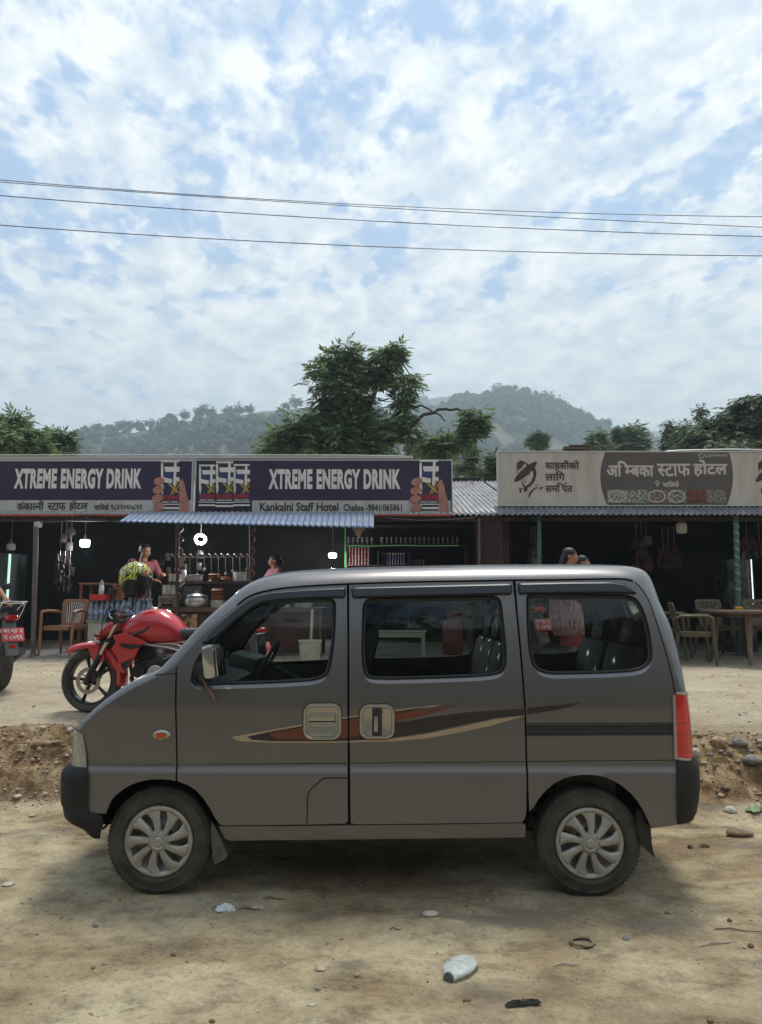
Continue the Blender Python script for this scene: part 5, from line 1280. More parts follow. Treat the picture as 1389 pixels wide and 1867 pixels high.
for sx in (-1, 1):
    for yy in (.03, .27): g = MB(); g.box((sx*(w/2-.04), yy, (h-.024)/2), (.045, .04, h-.026)); g.build('leg', MATS['pale_bench'], t)
t = thing('gas_cylinder', 'dull red gas cylinder with a pale pot upon it, seen through the middle window', 'cylinder', fl(825, 11.4)); g = MB(); g.lathe([(.001, 0), (.14, 0), (.155, .03), (.155, .42), (.11, .52), (.05, .56), (.05, .60), (.001, .6)], 28); g.build('tank', mat('cylinder_red', (.13, .03, .022), .5, var=.3), t, 40); g = MB(); g.lathe([(.09, .55), (.09, .66), (.085, .66)], 20); g.build('collar', MATS['cylinder_red'], t)
# ------------------------------------------------------------------ shelves of jars with the green strip
def jar_shelf():
    Ys = 14.9; a = P(632, 1034, Ys); b = P(850, 972, Ys); t = thing('jar_shelf', 'dark wall shelf full of jars edged by a green light strip', 'shelf', (a.x, Ys, ZF)); W_ = b.x-a.x
    for z in (P(700, 994, Ys).z, P(700, 1031, Ys).z, P(700, 1065, Ys).z, P(700, 958, Ys).z): g = MB(); g.box((W_/2, .15, z-ZF), (W_, .30, .025)); g.build('shelf_board', dwd, t)
    for u in (632, 690, 745, 850): g = MB(); g.box((P(u, 1000, Ys).x-a.x, .15, .9), (.03, .31, 1.82)); g.build('upright', dwd, t)
    gr = mat('green_led', (.02, .3, .03), .5, emit=(.02, .32, .04), es=.6)
    g = MB(); x = P(630, 955, 14.8).x-a.x; zt = P(630, 955, 14.8).z-ZF; g.tube([(x, -.1, zt), (x+.01, -.1, .4)], .006, 6); g.build('light_strip', gr, t)
    g = MB(); z = P(700, 995, Ys).z-ZF; g.tube([(.05, -.02, z), (.5, -.02, z-.012), (1.0, -.02, z+.008), (1.5, -.02, z-.005), (W_*.93, -.02, z)], .0055, 6); g.build('light_strip', mat('pale_green_led', (.02, .3, .03), .5, emit=(.25, .5, .25), es=.22), t)
    glassm = mat('jar_glass', (.14, .15, .15), .15, var=.3, scale=5)
    def jar(x, z, r, h, m, lidm, lb, grp):
        if lb not in protos:
            q = thing('jar', lb, 'jar', (x, Ys+.08, z), 0, grp); g = MB(); g.lathe([(.001, 0), (r, 0), (r, h*.75), (r*.7, h*.85), (r*.7, h*.88)], 12); g.build('body', m, q, 40); g = MB(); g.lathe([(r*.75, h*.86), (r*.75, h), (.001, h)], 12); g.build('lid', lidm, q, 40); protos[lb] = q
        else: q = copy_tree(protos[lb]); q.location = (x, Ys+.08, z)
    protos = {}
    redj = mat('red_jar', (.13, .035, .025), .35, var=.3); ld = mat('jar_lid', (.22, .20, .19), .4)
    zs = P(700, 994, Ys).z+.014
    for k in range(24): 
        u = 636+k*8.6
        if not 683 < u < 693: jar(P(u, 990, Ys).x, zs, .026, .15, glassm, ld, 'slim dark bottle in the row standing above the green strip', 'bottles along the upper shelf')
    for r_ in range(4):
        for k in range(7): jar(P(638+k*5.8, 1000, Ys).x, P(700, 1031, Ys).z+.014+r_*.088, .027, .084, redj, ld, 'small red brown tin in the stacked block by the green upright', 'red tins stacked by the green upright')
    for k in range(9): jar(P(696+k*5, 1000, Ys).x, P(700, 1031, Ys).z+.014, .025, .24, mat('blue_jar', (.05, .05, .10), .3, var=.3), ld, 'tall bluish bottle right of the red tins', 'bluish bottles right of the red tins')
    for k in range(5): jar(P(750+k*5.5, 1000, Ys).x, P(700, 1031, Ys).z+.014, .022, .10, glassm, mat('white_lid', (.5, .5, .5), .4), 'small white capped bottle at the dim end of the shelf', 'white capped bottles on the shelf')
jar_shelf()
# left display fridge with a tube
t = thing('display_fridge', 'dark display fridge edged with an upright pale green tube light', 'fridge', (P(-20, 1100, 12.2).x, 12.2, ZF)); zt = P(10, 1008, 12.2).z-ZF
g = MB(); g.box((0, .35, zt/2), (.52, .65, zt), bev=.01); g.build('cabinet', mat('fridge_dark', (.05, .06, .06), .3), t); g = MB(); g.box((-.02, .018, zt/2+.05), (.40, .01, zt-.25)); g.build('glass_door', mat('fridge_glass', (.06, .10, .09), .1), t)
g = MB(); g.box((P(13, 1050, 12.15).x-P(-20, 1100, 12.2).x, -.0, (P(13, 1050, 12.15).z-ZF)), (.034, .03, .72), bev=.01); g.build('tube_light', mat('tube_green_white', (.4, .6, .5), .4, emit=(.45, .68, .56), es=.75), t)
# showcase on the right with its light strip
t = thing('glass_showcase', 'tall glass showcase with a bright light strip behind the round table', 'showcase', (P(1356, 1100, 11.9).x, 11.9, ZF)); zt = P(1356, 1020, 11.9).z-ZF
g = MB(); g.box((0, .3, zt/2), (.42, .5, zt), bev=.008); g.build('cabinet', mat('showcase_glass', (.075, .08, .075), .15, col2=(.02, .02, .02), scale=7, sharp=(.4, .6)), t)
g = MB(); g.tube([(P(1372, 1022, 11.85).x-t.location.x, -.0, zt), (P(1378, 1130, 11.85).x-t.location.x, -.0, P(1378, 1130, 11.85).z-ZF)], .009, 6); g.build('light_strip', mat('white_led', (.8, .8, .8), .4, emit=(.85, .9, .85), es=1.0), t)
# hanging snack packets in the right shop
def packets(u0, u1, v0, v1, Y, n, label, cols, seed):
    rr = random.Random(seed); a = P(u0, v0, Y); b = P(u1, v1, Y); t = thing('snack_packets', label, 'packets', ((a.x+b.x)/2, Y, a.z)); g = MB(); nm = len(cols)
    for k in range(n):
        g.cur = k % nm; x = rr.uniform(-(b.x-a.x)/2, (b.x-a.x)/2); z = rr.uniform(b.z-a.z, 0)
        g.box((x, rr.uniform(-.08, .08), z), (.11, .035, .15), rot=(rr.uniform(-.3, .3), rr.uniform(-.35, .35), rr.uniform(-.6, .6)), bev=.014)
    g.build('packets', cols, t, 40)
    g = MB()
    for k in range(3): x = (k-1)*(b.x-a.x)*.33; g.tube([(x, 0, .35), (x, 0, b.z-a.z)], .004, 5)
    g.build('strings', M_steel, t)
foil = [mat('foil_red', (.07, .014, .016), .35, .3, var=.4, scale=14), mat('foil_brown', (.06, .030, .024), .35, .3, var=.4, scale=14), mat('foil_grey', (.09, .085, .08), .3, .4, var=.4, scale=14)]
packets(1155, 1185, 985, 1040, 12.4, 26, 'bunch of brown red packets hanging just above the rear of the van roof', foil, 3)
packets(1203, 1236, 998, 1034, 12.6, 22, 'bunch of red packets hanging below the unlit white bulb', foil[:1]+foil, 4)
packets(1350, 1420, 984, 1016, 12.6, 40, 'red snack packets hanging above the glass showcase', foil[:1]+foil, 5)
packets(966, 980, 998, 1045, 12.2, 14, 'pale packets hanging against the thin green post', foil[1:]+[mat('foil_pale', (.22, .22, .22), .4, .2)], 6)
packets(108, 130, 962, 1078, 12.5, 26, 'long dark red garland hanging above the slatted chair', [mat('garland_red', (.010, .003, .004), .6, var=.4)], 7)
packets(915, 937, 1022, 1045, 13, 12, 'small heap of brown goods showing over the middle of the van roof', foil[1:], 8)
# ragged plastic sheet under the end of the awning
g = MB(); p = [P(u, v, 11.0) for u, v in ((642, 962), (652, 958), (668, 962), (660, 972), (657, 981), (650, 976))]; g.prism([(q.x, q.z) for q in p], 10.98, 11.0); o = g.build('plastic_bag', mat('dirty_plastic', (.30, .22, .20), .5, var=.3), None); tag(o, 'dirty plastic bag caught under the right end of the blue awning', 'bag')
# green poster board right, seen through the rear window
t = thing('notice_board', 'grey green board leaning in the shop, seen through the rear window', 'board', fl(1150, 12.6)); g = MB(); g.box((0, 0, .55), (.75, .03, 1.1), bev=.004); g.build('panel', mat('board_green', (.085, .105, .09), .5, var=.1), t); g = MB(); g.box((0, -.018, 1.08), (.77, .02, .04)); g.build('frame', M_steel, t)

# loose cables strung under the eaves
for i, (pts, lb) in enumerate(((((700, 944), (760, 949), (830, 947), (866, 943)), 'loose cable sagging under the fascia right of the blue awning'), (((905, 942), (1010, 950), (1150, 947), (1243, 941)), 'loose cable sagging under the eave to the white bulb'), (((1243, 941), (1300, 951), (1341, 944), (1420, 950)), 'loose cable running on from the white bulb to the wrapped post'), (((10, 948), (90, 953), (155, 946), (300, 960)), 'loose cable under the first purple sign joining the lit bulb'))):
    w = [P(u, v, 11.02) for u, v in pts]; q = []
    for k in range(25):
        t_ = k/24*3; j = min(2, int(t_)); f = t_-j; f = f*f*(3-2*f); q.append(w[j].lerp(w[j+1], f))
    g = MB(); g.tube(q, .006, 5); o = g.build('loose_cable', M_black, None, 60); tag(o, lb, 'cable')
# ------------------------------------------------------------------ motorcycles
def loft(g, st, seg=20, p=2.6, cap=True):
    """st: (x, z_low, z_high, half_width[, y]) stations; super-elliptic sections"""
    b = len(g.v)
    for s in st:
        x, zl, zh, w = s[:4]; yc = s[4] if len(s) > 4 else 0; cz = (zl+zh)/2; h = (zh-zl)/2
        for k in range(seg):
            a = 2*math.pi*k/seg; ca, sa = math.cos(a), math.sin(a)
            g.v.append(Vector((x, yc+w*math.copysign(abs(ca)**(2/p), ca), cz+h*math.copysign(abs(sa)**(2/p), sa))))
    n = len(st)
    for i in range(n-1):
        for k in range(seg): g.f.append((b+i*seg+k, b+i*seg+(k+1) % seg, b+(i+1)*seg+(k+1) % seg, b+(i+1)*seg+k)); g.mi.append(g.cur)
    if cap:
        g.f.append(tuple(b+k for k in range(seg))[::-1]); g.mi.append(g.cur); g.f.append(tuple(b+(n-1)*seg+k for k in range(seg))); g.mi.append(g.cur)
def motorcycle(label, loc, rz, colour, seatm=None, rack=False, helmet=False, steer=0.0):
    t = thing('motorcycle', label, 'motorcycle', loc, rz); eng = mat('engine_black', (.022, .021, .02), .5, .3, var=.4, scale=12); al = mat('wheel_black', (.016, .016, .017), .4, .3)
    chrome = mat('fork_chrome', (.60, .52, .42), .2, .9); disc = mat('brake_disc', (.32, .30, .28), .35, .8)
    def wheel(x, w, front):
        M_ = Matrix.Translation((x, 0, .30)) @ Matrix.Rotation(R(90), 4, 'X')
        g = MB(); g.lathe([(.228, -w*.36), (.245, -w*.48), (.27, -w*.5), (.288, -w*.36), (.297, -w*.15), (.30, 0), (.297, w*.15), (.288, w*.36), (.27, w*.5), (.245, w*.48), (.228, w*.36)], 64, M_, closed=True); o = g.build('wheel', M_rubber, t, 40)
        g = MB(); g.lathe([(.205, -.030), (.228, -w*.36), (.232, -w*.30), (.214, 0), (.232, w*.30), (.228, w*.36), (.205, .030)], 48, M_, closed=True)
        for k in range(5):
            a = 2*math.pi*k/5+.55; d = Vector((math.cos(a), 0, math.sin(a))); c = Vector((x, 0, .30))
            g.tube([c+d*.03, c+d*.12, c+d*.21], [.020, .014, .020], 6)
        g.lathe([(.001, -.05), (.04, -.05), (.045, 0), (.04, .05), (.001, .05)], 20, M_); g.build('rim', al, o, 40)
        g = MB(); s = 1
        Md = M_ @ Matrix.Translation((0, 0, .062)); g.lathe([(.085, -.002), (.122, -.002), (.122, .002), (.085, .002)], 40, Md, closed=True)
        for k in range(6):
            a = math.pi*k/3; g.tube([Md @ Vector((.03*math.cos(a), .03*math.sin(a), 0)), Md @ Vector((.088*math.cos(a+.3), .088*math.sin(a+.3), 0))], .006, 5)
        g.build('brake_disc', disc, o, 40); return o
    wheel(0, .10, True); wheel(1.32, .125, False)
    # front fork: chrome stanchions over black sliders
    ax = Vector((0, 0, .30)); top = Vector((.295, 0, .86)); d = (top-ax)
    for s in (-1, 1):
        y = s*.092
        g = MB(); g.tube([ax+d*.38+Vector((0, y, 0)), top+Vector((0, y, .0))], .0185, 10); g.build('fork_tube', chrome, t, 50)
        g = MB(); g.tube([ax+Vector((-.008, y, -.03)), ax+d*.08+Vector((0, y, 0)), ax+d*.44+Vector((0, y, 0))], [.024, .032, .026], 10); g.build('fork_slider', eng, t, 50)
    g = MB(); g.box((.285, 0, .845), (.07, .24, .03), rot=(0, R(-28), 0), bev=.008); g.box((.205, 0, .68), (.06, .23, .03), rot=(0, R(-28), 0), bev=.008); g.box((.075, -.095, .36), (.05, .03, .08), bev=.01); g.build('fork_yoke', eng, t)
    # front fender: a channel over the tyre with a beak
    g = MB(); A = []; nA = 20
    for i in range(nA+1):
        a = R(-8+142*i/nA); rr = .335+.012*math.sin(i/nA*3.14)+(.05*max(0, (i/nA-.78)/.22)); w = .070 if i < nA*.8 else .070*(1-(i/nA-.8)/.2*.65)
        low = .075 if 4 < i < 14 else .045
        for (yy, dr) in ((-w-.006, -low), (-w, -.012), (-w*.6, .008), (0, .014), (w*.6, .008), (w, -.012), (w+.006, -low)): A.append((-( -(rr+dr)*math.cos(a)) if False else (rr+dr)*math.cos(a), yy, .30+(rr+dr)*math.sin(a)))
    g.add(A, [(i*7+k, i*7+k+1, (i+1)*7+k+1, (i+1)*7+k) for i in range(nA) for k in range(6)])
    for s in (-1, 1): g.prism([(-.01, .62), (.13, .60), (.17, .50), (.09, .43), (.05, .50)], s*.085-.008, s*.085+.008)
    o = g.build('front_fender', colour, t, 40); sm = o.modifiers.new('s', 'SOLIDIFY'); sm.thickness = .005
    # headlamp cowl
    g = MB(); loft(g, [(.045, .66, .715, .05), (.075, .655, .75, .085), (.13, .68, .80, .105), (.19, .71, .86, .10), (.26, .76, .875, .07)], 18, 2.8); hc = g.build('headlamp_cowl', colour, t, 50)
    g = MB(); loft(g, [(.035, .665, .712, .045), (.06, .645, .70, .075), (.10, .63, .68, .078), (.12, .62, .66, .04)], 16); g.build('lens', mat('lamp_glass', (.45, .46, .44), .1, .3, coat=.6), hc, 50)
    g = MB(); loft(g, [(.10, .60, .68, .05), (.15, .58, .70, .08), (.22, .62, .74, .08), (.26, .66, .76, .05)], 16); g.build('lower_cowl', eng, hc, 50)
    g = MB(); g.prism(smooth_poly([(.14, .85), (.20, .95), (.27, .96), (.30, .88), (.20, .82)], .02), -.075, .075); g.build('instrument_pod', M_black, hc, 50)
    # handlebar, grips, levers
    g = MB(); g.tube([(.46, -.36, .895), (.36, -.27, .925), (.30, -.10, .90), (.30, .10, .90), (.36, .27, .925), (.46, .36, .895)], .012, 8); hb = g.build('handlebar', eng, t, 50)
    for s in (-1, 1):
        g = MB(); g.tube([(.375, s*.285, .922), (.41, s*.32, .912), (.465, s*.375, .893)], [.019, .018, .021], 10); g.build('grip', mat('grip_rubber', (.12, .035, .035), .7) if colour.name.startswith('bike_red') else M_black, hb, 50)
        g = MB(); g.tube([(.30, s*.27, .925), (.33, s*.33, .90), (.39, s*.38, .88)], .006, 6); g.build('lever', M_steel, hb, 50)
        g = MB(); g.tube([(.34, s*.24, .93), (.34, s*.29, 1.02), (.35, s*.31, 1.09)], .006, 6); g.build('mirror_stem', eng, hb, 50)
        g = MB(); g.box((.35, s*.33, 1.115), (.02, .12, .07), rot=(R(12*s), 0, 0), bev=.02); g.build('mirror', M_black, hb, 50)
    # tank with shrouds
    g = MB(); loft(g, [(.30, .76, .80, .05), (.34, .70, .845, .095), (.42, .665, .905, .135), (.52, .65, .955, .158), (.62, .645, .972, .165), (.72, .64, .955, .160), (.82, .645, .895, .140), (.90, .655, .81, .105), (.935, .67, .75, .08)], 22, 2.5); tk = g.build('fuel_tank', colour, t, 50)
    g = MB(); g.lathe([(.001, .006), (.028, .006), (.034, .0), (.040, -.004)], 20, Matrix.Translation((.60, 0, .975))); g.build('filler_cap', M_steel, tk, 50)
    for s in (-1, 1):
        g = MB(); q = smooth_poly([(.28, .72), (.40, .75), (.62, .66), (.56, .64), (.50, .52), (.40, .38), (.35, .40), (.34, .52), (.27, .60), (.32, .66)], .02)
        g.prism(q, s*.155-.015, s*.155+.015); o = g.build('tank_shroud', colour, t, 40)
        bv = o.modifiers.new('b', 'BEVEL'); bv.width = .010; bv.segments = 2
        # dark swoosh decal on the tank side
        yy = s*.178
        pts = [(.38, .705), (.47, .725), (.58, .765), (.63, .80), (.66, .86)]; vs = []
        for i, (px, pz) in enumerate(pts): w = (.006, .016, .015, .010, .004)[i]; ysf = s*(.150, .163, .168, .169, .160)[i]; vs += [(px, ysf, pz-w), (px, ysf, pz+w)]
        g = MB(); g.add(vs, [(2*i, 2*i+2, 2*i+3, 2*i+1) for i in range(4)]); o = g.build('tank_decal', mat('decal_dark', (.035, .02, .03), .4), tk, 60); sm = o.modifiers.new('s', 'SOLIDIFY'); sm.thickness = .004
    g = MB()
    for s in (-1, 1): g.tube([(.33, s*.20, .91), (.24, s*.16, .99), (.17, s*.09, .93), (.20, s*.06, .80), (.27, s*.05, .66)], .0045, 6)
    g.tube([(.34, -.20, .92), (.22, -.17, .96), (.15, -.12, .84), (.12, -.10, .60), (.07, -.10, .42)], .0045, 6); g.build('control_cable', M_gap, t, 60)
    for s in (-1, 1):
        g = MB(); g.tube([(.17, s*.10, .72), (.16, s*.20, .725)], .007, 6); g.ball((.155, s*.225, .725), (.03, .022, .018), 12, 8); g.build('turn_signal', mat('signal_dark', (.09, .04, .015), .3), t, 50)
        g = MB(); q = smooth_poly([(.36, .655), (.50, .645), (.585, .635), (.545, .615), (.46, .60), (.37, .625)], .01); ys_ = s*.171; g.prism(q, min(ys_, ys_+s*.004), max(ys_, ys_+s*.004)); g.build('shroud_inlay', eng, t, 40)
        g = MB(); q = smooth_poly([(.375, .47), (.44, .50), (.485, .52), (.42, .42), (.40, .41)], .008); g.prism(q, min(ys_, ys_+s*.004), max(ys_, ys_+s*.004)); g.build('shroud_inlay', eng, t, 40)
    # seat, tail, side covers
    g = MB(); loft(g, [(.90, .68, .79, .10), (1.0, .70, .79, .13), (1.15, .71, .80, .14), (1.28, .73, .84, .13), (1.42, .77, .875, .11), (1.55, .80, .88, .08)], 18, 3); g.build('seat', seatm or mat('seat_black', (.03, .032, .038), .5), t, 50)
    g = MB(); loft(g, [(.95, .60, .70, .10), (1.15, .60, .73, .125), (1.35, .66, .78, .115), (1.55, .75, .83, .085), (1.66, .79, .84, .05)], 16, 3); tl = g.build('tail_cowl', blackp if colour is red else colour, t, 50)
    g = MB(); loft(g, [(1.60, .735, .80, .06), (1.66, .74, .805, .065), (1.69, .755, .795, .045)], 14, 3); g.build('tail_lamp', mat('bike_tail_lamp', (.40, .012, .012), .2, coat=.5), t, 50)
    g = MB(); g.prism([(1.50, .74), (1.60, .76), (1.70, .58), (1.76, .40), (1.70, .385), (1.60, .55)], -.05, .05); g.build('rear_mudguard', mat('mudguard_grey', (.10, .105, .11), .5), t, 40)
    pm = Matrix.Translation((1.712, 0, .60)) @ Matrix.Rotation(R(-22), 4, 'Y')
    g = MB(); g.box((0, 0, 0), (.006, .22, .145), bev=.003); o = g.build('number_plate', mat('plate_red', (.50, .05, .055), .4), t); o.matrix_local = pm
    for (body, z0, z1) in (('बा.प्र ३', .008, .058), ('प ८०९६', -.058, -.008)):
        gv, gf = glyphs(body); xs = [q[0] for q in gv]; zs = [q[1] for q in gv]; mb = MB()
        for k, (ddy, ddz) in enumerate(((0, 0), (.0015, .001), (-.0015, .001), (0, -.0015))):
            mb.add([(.0036+.0004*k, -.09+.18*(a-min(xs))/(max(xs)-min(xs))+ddy, z0+(z1-z0)*(c-min(zs))/(max(zs)-min(zs))+ddz) for a, c in gv], gf)
        mb.build('plate_lettering', mat('plate_white', (.62, .60, .58), .5), o, None, fix=False)
    g = MB(); g.box((1.735, 0, .485), (.02, .06, .035), bev=.006); g.build('reflector', MATS['bike_tail_lamp'], t)
    # engine, frame, exhaust, swingarm, stand
    g = MB(); g.box((.66, 0, .40), (.34, .20, .24), rot=(0, R(-10), 0), bev=.04); g.box((.56, 0, .52), (.16, .15, .22), rot=(0, R(-30), 0), bev=.03)
    for k in range(6): g.box((.535-.012*k+.03, 0, .46+.028*k), (.19, .20, .008), rot=(0, R(-30), 0))
    g.tube([(.70, .14, .38), (.70, -.14, .38)], .09, 24); g.tube([(.52, .12, .40), (.52, -.12, .40)], .06, 20); en = g.build('engine', eng, t, 40)
    g = MB(); g.lathe([(.001, .012), (.05, .012), (.055, .004), (.07, .006), (.078, 0)], 26, Matrix.Translation((.70, -.143, .38)) @ Matrix.Rotation(R(90), 4, 'X')); g.build('clutch_cover', mat('engine_silver', (.42, .42, .42), .35, .8), en, 50)
    g = MB()
    for s in (-1, 1): g.tube([(.56, s*.10, .645), (.80, s*.11, .615), (.95, s*.11, .58)], .022, 8, squash=.6); g.tube([(.95, s*.11, .58), (.90, s*.10, .30)], .018, 8); g.tube([(.95, s*.10, .62), (1.45, s*.09, .72)], .014, 6)
    g.tube([(.95, -.11, .58), (.95, .11, .58)], .018, 8)
    g.build('frame', mat('frame_silver', (.45, .44, .42), .4, .6) if colour.name.startswith('bike_red') else eng, t, 50)
    g = MB(); g.tube([(.30, 0, .78), (.36, 0, .55), (.42, 0, .26), (.50, 0, .22)], .016, 8); g.tube([(.48, -.05, .46), (.42, -.05, .33), (.46, -.04, .20), (.62, -.04, .17), (.95, .10, .20)], .018, 8); g.tube([(.95, .12, .22), (1.20, .15, .30), (1.52, .16, .42)], [.03, .042, .045], 12); g.build('exhaust', mat('exhaust_black', (.05, .045, .04), .5, .6), t, 50)
    g = MB()
    for s in (-1, 1): g.tube([(.90, s*.09, .33), (1.34, s*.095, .30)], .018, 6)
    g.tube([(1.10, 0, .40), (1.16, 0, .62)], .03, 10); g.tube([(.80, -.10, .25), (.74, -.26, .012)], .011, 6); g.build('swingarm', eng, t, 50)
    g = MB(); g.tube([(.86, -.26, .30), (.86, .26, .30)], .012, 6); g.build('foot_pegs', eng, t)
    g = MB()
    if rack:
        for s in (-1, 1): g.tube([(1.25, s*.14, .80), (1.40, s*.15, .885), (1.62, s*.13, .92), (1.78, s*.09, .935)], .010, 8); g.tube([(1.45, s*.13, .76), (1.60, s*.12, .85), (1.70, s*.11, .925)], .008, 6)
        g.box((1.70, 0, .935), (.18, .20, .012), bev=.004); g.tube([(1.62, -.13, .92), (1.62, .13, .92)], .008, 6)
        g.build('rear_rack', M_chrome, t, 50)
    else:
        for s in (-1, 1): g.tube([(1.30, s*.13, .80), (1.48, s*.13, .87), (1.62, s*.07, .885)], .010, 8)
        g.tube([(1.62, -.07, .885), (1.62, .07, .885)], .010, 8); g.build('grab_rail', eng, t, 50)
    return t
red = mat('bike_red', (.50, .022, .030), .28, .05, coat=.7, col2=(.40, .018, .026), scale=3); darkp = mat('bike_dark_red', (.10, .02, .022), .3, coat=.6); blackp = mat('bike_black', (.02, .02, .024), .25, coat=.7)
fw = P(163, 1240, 7.1); bx0 = fw.x
motorcycle('red motorcycle with a yellow patterned helmet on its mirror', (fw.x, 7.16, gz(fw.x, 7.1)-.004), R(-9), red)
th = R(-46); pl = P(24, 1152, 7.75)
motorcycle('dark motorcycle with a chrome rear rack and red plate at the very edge', (pl.x-1.712*math.cos(th), 7.75-1.712*math.sin(th), gz(pl.x-.6, 8.3)-.01), th, blackp, rack=True)
th = R(-72); pl = P(990, 1157, 8.7)
motorcycle('maroon motorcycle seen through the rear window in front of the woman', (pl.x-1.712*math.cos(th), 8.7-1.712*math.sin(th), gz(pl.x-.5, 9.6)), th, darkp)

def helmet():
    c = P(249, 1052, 6.98); t = thing('motorcycle_helmet', 'yellow and black patterned helmet hung over the mirror of the red motorcycle', 'helmet', c, R(8)); t.scale = (.98, 1.0, 1.02)
    m = bpy.data.materials.new('helmet_pattern'); m.use_nodes = True; nt = m.node_tree; L = nt.links.new; b = nt.nodes['Principled BSDF']; b.inputs['Roughness'].default_value = .25; b.inputs['Coat Weight'].default_value = .6
    tc = nd(nt, 'ShaderNodeTexCoord'); n = nd(nt, 'ShaderNodeTexNoise', inp={'Scale': 13.0, 'Detail': 2, 'Distortion': 2.2}); L(tc.outputs['Object'], n.inputs['Vector'])
    w = nd(nt, 'ShaderNodeTexWave', inp={'Scale': 9.0, 'Distortion': 14.0, 'Detail': 2, 'Detail Scale': 1.6}); L(tc.outputs['Object'], w.inputs['Vector'])
    r = ramp(nt, [(.40, (.50, .52, .035)), (.50, (.03, .03, .015)), (.56, (.50, .52, .035)), (.62, (.55, .55, .42))], 'CONSTANT'); L(n.outputs[0], r.inputs[0]); r2 = ramp(nt, [(.0, 0.0), (.30, 1.0)], 'CONSTANT'); L(w.outputs[0], r2.inputs[0])
    L(mixc(nt, r2.outputs[0], (.035, .035, .02), r.outputs[0]), b.inputs['Base Color']); MATS['helmet_pattern'] = m
    # the shell tips forward; local x points to the face (right), opening below
    bm = bmesh.new(); bmesh.ops.create_uvsphere(bm, u_segments=36, v_segments=24, radius=1)
    for v in bm.verts:
        x, y, z = v.co; s = 1+.06*max(0, -x)-.04*max(0, x); v.co = (x*.152*s, y*.125, z*.140+(.0 if z > 0 else -.02*abs(x)))
    kill = [f for f in bm.faces if (f.calc_center_median().z < -.035+.0*f.calc_center_median().x and f.calc_center_median().x > -.06) or f.calc_center_median().z < -.11 or (f.calc_center_median().x > .02 and f.calc_center_median().z < .035+.35*(f.calc_center_median().x-.02)*0-.1*f.calc_center_median().x)]
    bmesh.ops.delete(bm, geom=kill, context='FACES'); me = bpy.data.meshes.new('shell'); bm.to_mesh(me); bm.free(); o = link('shell', me, m, t, 60); s = o.modifiers.new('s', 'SOLIDIFY'); s.thickness = .010; o.rotation_euler = (0, R(8), 0)
    bm = bmesh.new(); bmesh.ops.create_uvsphere(bm, u_segments=36, v_segments=24, radius=1)
    for v in bm.verts: x, y, z = v.co; v.co = (x*.150, y*.122, z*.20-.03)
    kill = [f for f in bm.faces if f.calc_center_median().z > .045 or f.calc_center_median().z < -.19 or (f.calc_center_median().x < -.10)]
    bmesh.ops.delete(bm, geom=kill, context='FACES'); me = bpy.data.meshes.new('visor'); bm.to_mesh(me); bm.free(); o = link('visor', me, mat('helmet_black', (.008, .008, .010), .3), t, 60); s = o.modifiers.new('s', 'SOLIDIFY'); s.thickness = .006; o.rotation_euler = (0, R(8), 0)
    g = MB(); g.box((.125, -.055, .005), (.05, .008, .022), rot=(R(0), R(18), R(48)), bev=.003); g.build('badge', mat('badge_white', (.6, .55, .55), .4), t); g = MB(); g.box((.10, -.092, .03), (.04, .008, .03), rot=(0, R(10), R(38)), bev=.008); g.build('badge', mat('badge_pink', (.55, .10, .14), .4), t)
    g = MB(); g.ball((-.01, 0, -.05), (.10, .085, .10)); g.build('lining', M_black, t); g = MB(); g.tube([(.02, -.10, -.12), (.035, -.09, -.20), (.0, -.06, -.25), (-.03, -.03, -.22)], .007, 6, squash=.4); g.build('strap', M_black, t)
    g = MB(); g.tube([(-.02, 0, -.02), (-.02, .0, -.16), (-.035, .05, -.30)], .010, 8); g.build('hook_stem', M_black, t)
helmet()

# ------------------------------------------------------------------ people
skinm = mat('skin', (.30, .145, .085), .55, sss=.1, col2=(.25, .115, .066), scale=9, spec=.4); skin2 = mat('skin_light', (.40, .20, .13), .55, sss=.1, col2=(.34, .16, .10), scale=9, spec=.4); hairm = mat('black_hair', (.012, .010, .009), .45, bump=.4, bscale=160, stretch=(1, 1, .2))
def remesh(g, name, m, parent, vox=.010, it=4):
    me = bpy.data.meshes.new(name); me.from_pydata([tuple(v) for v in g.v], [], g.f); bm = bmesh.new(); bm.from_mesh(me); bmesh.ops.recalc_face_normals(bm, faces=bm.faces); bm.to_mesh(me); bm.free()
    o = bpy.data.objects.new(name, me); C.objects.link(o)
    r = o.modifiers.new('r', 'REMESH'); r.mode = 'VOXEL'; r.voxel_size = vox; s = o.modifiers.new('s', 'SMOOTH'); s.factor = .5; s.iterations = it
    bpy.context.view_layer.update(); me2 = bpy.data.meshes.new_from_object(o.evaluated_get(bpy.context.evaluated_depsgraph_get())); bpy.data.objects.remove(o); bpy.data.meshes.remove(me)
    me2.name = name; return link(name, me2, m, parent, 180)
def ik(a, b, l1, l2, hint):
    a, b, hint = Vector(a), Vector(b), Vector(hint); d = b-a; L_ = min(d.length, (l1+l2)*.995); dn = d.normalized(); b = a+dn*L_
    x = (l1*l1-l2*l2+L_*L_)/(2*L_); h = math.sqrt(max(0, l1*l1-x*x)); p = (hint-dn*hint.dot(dn)).normalized(); return a+dn*x+p*h, b
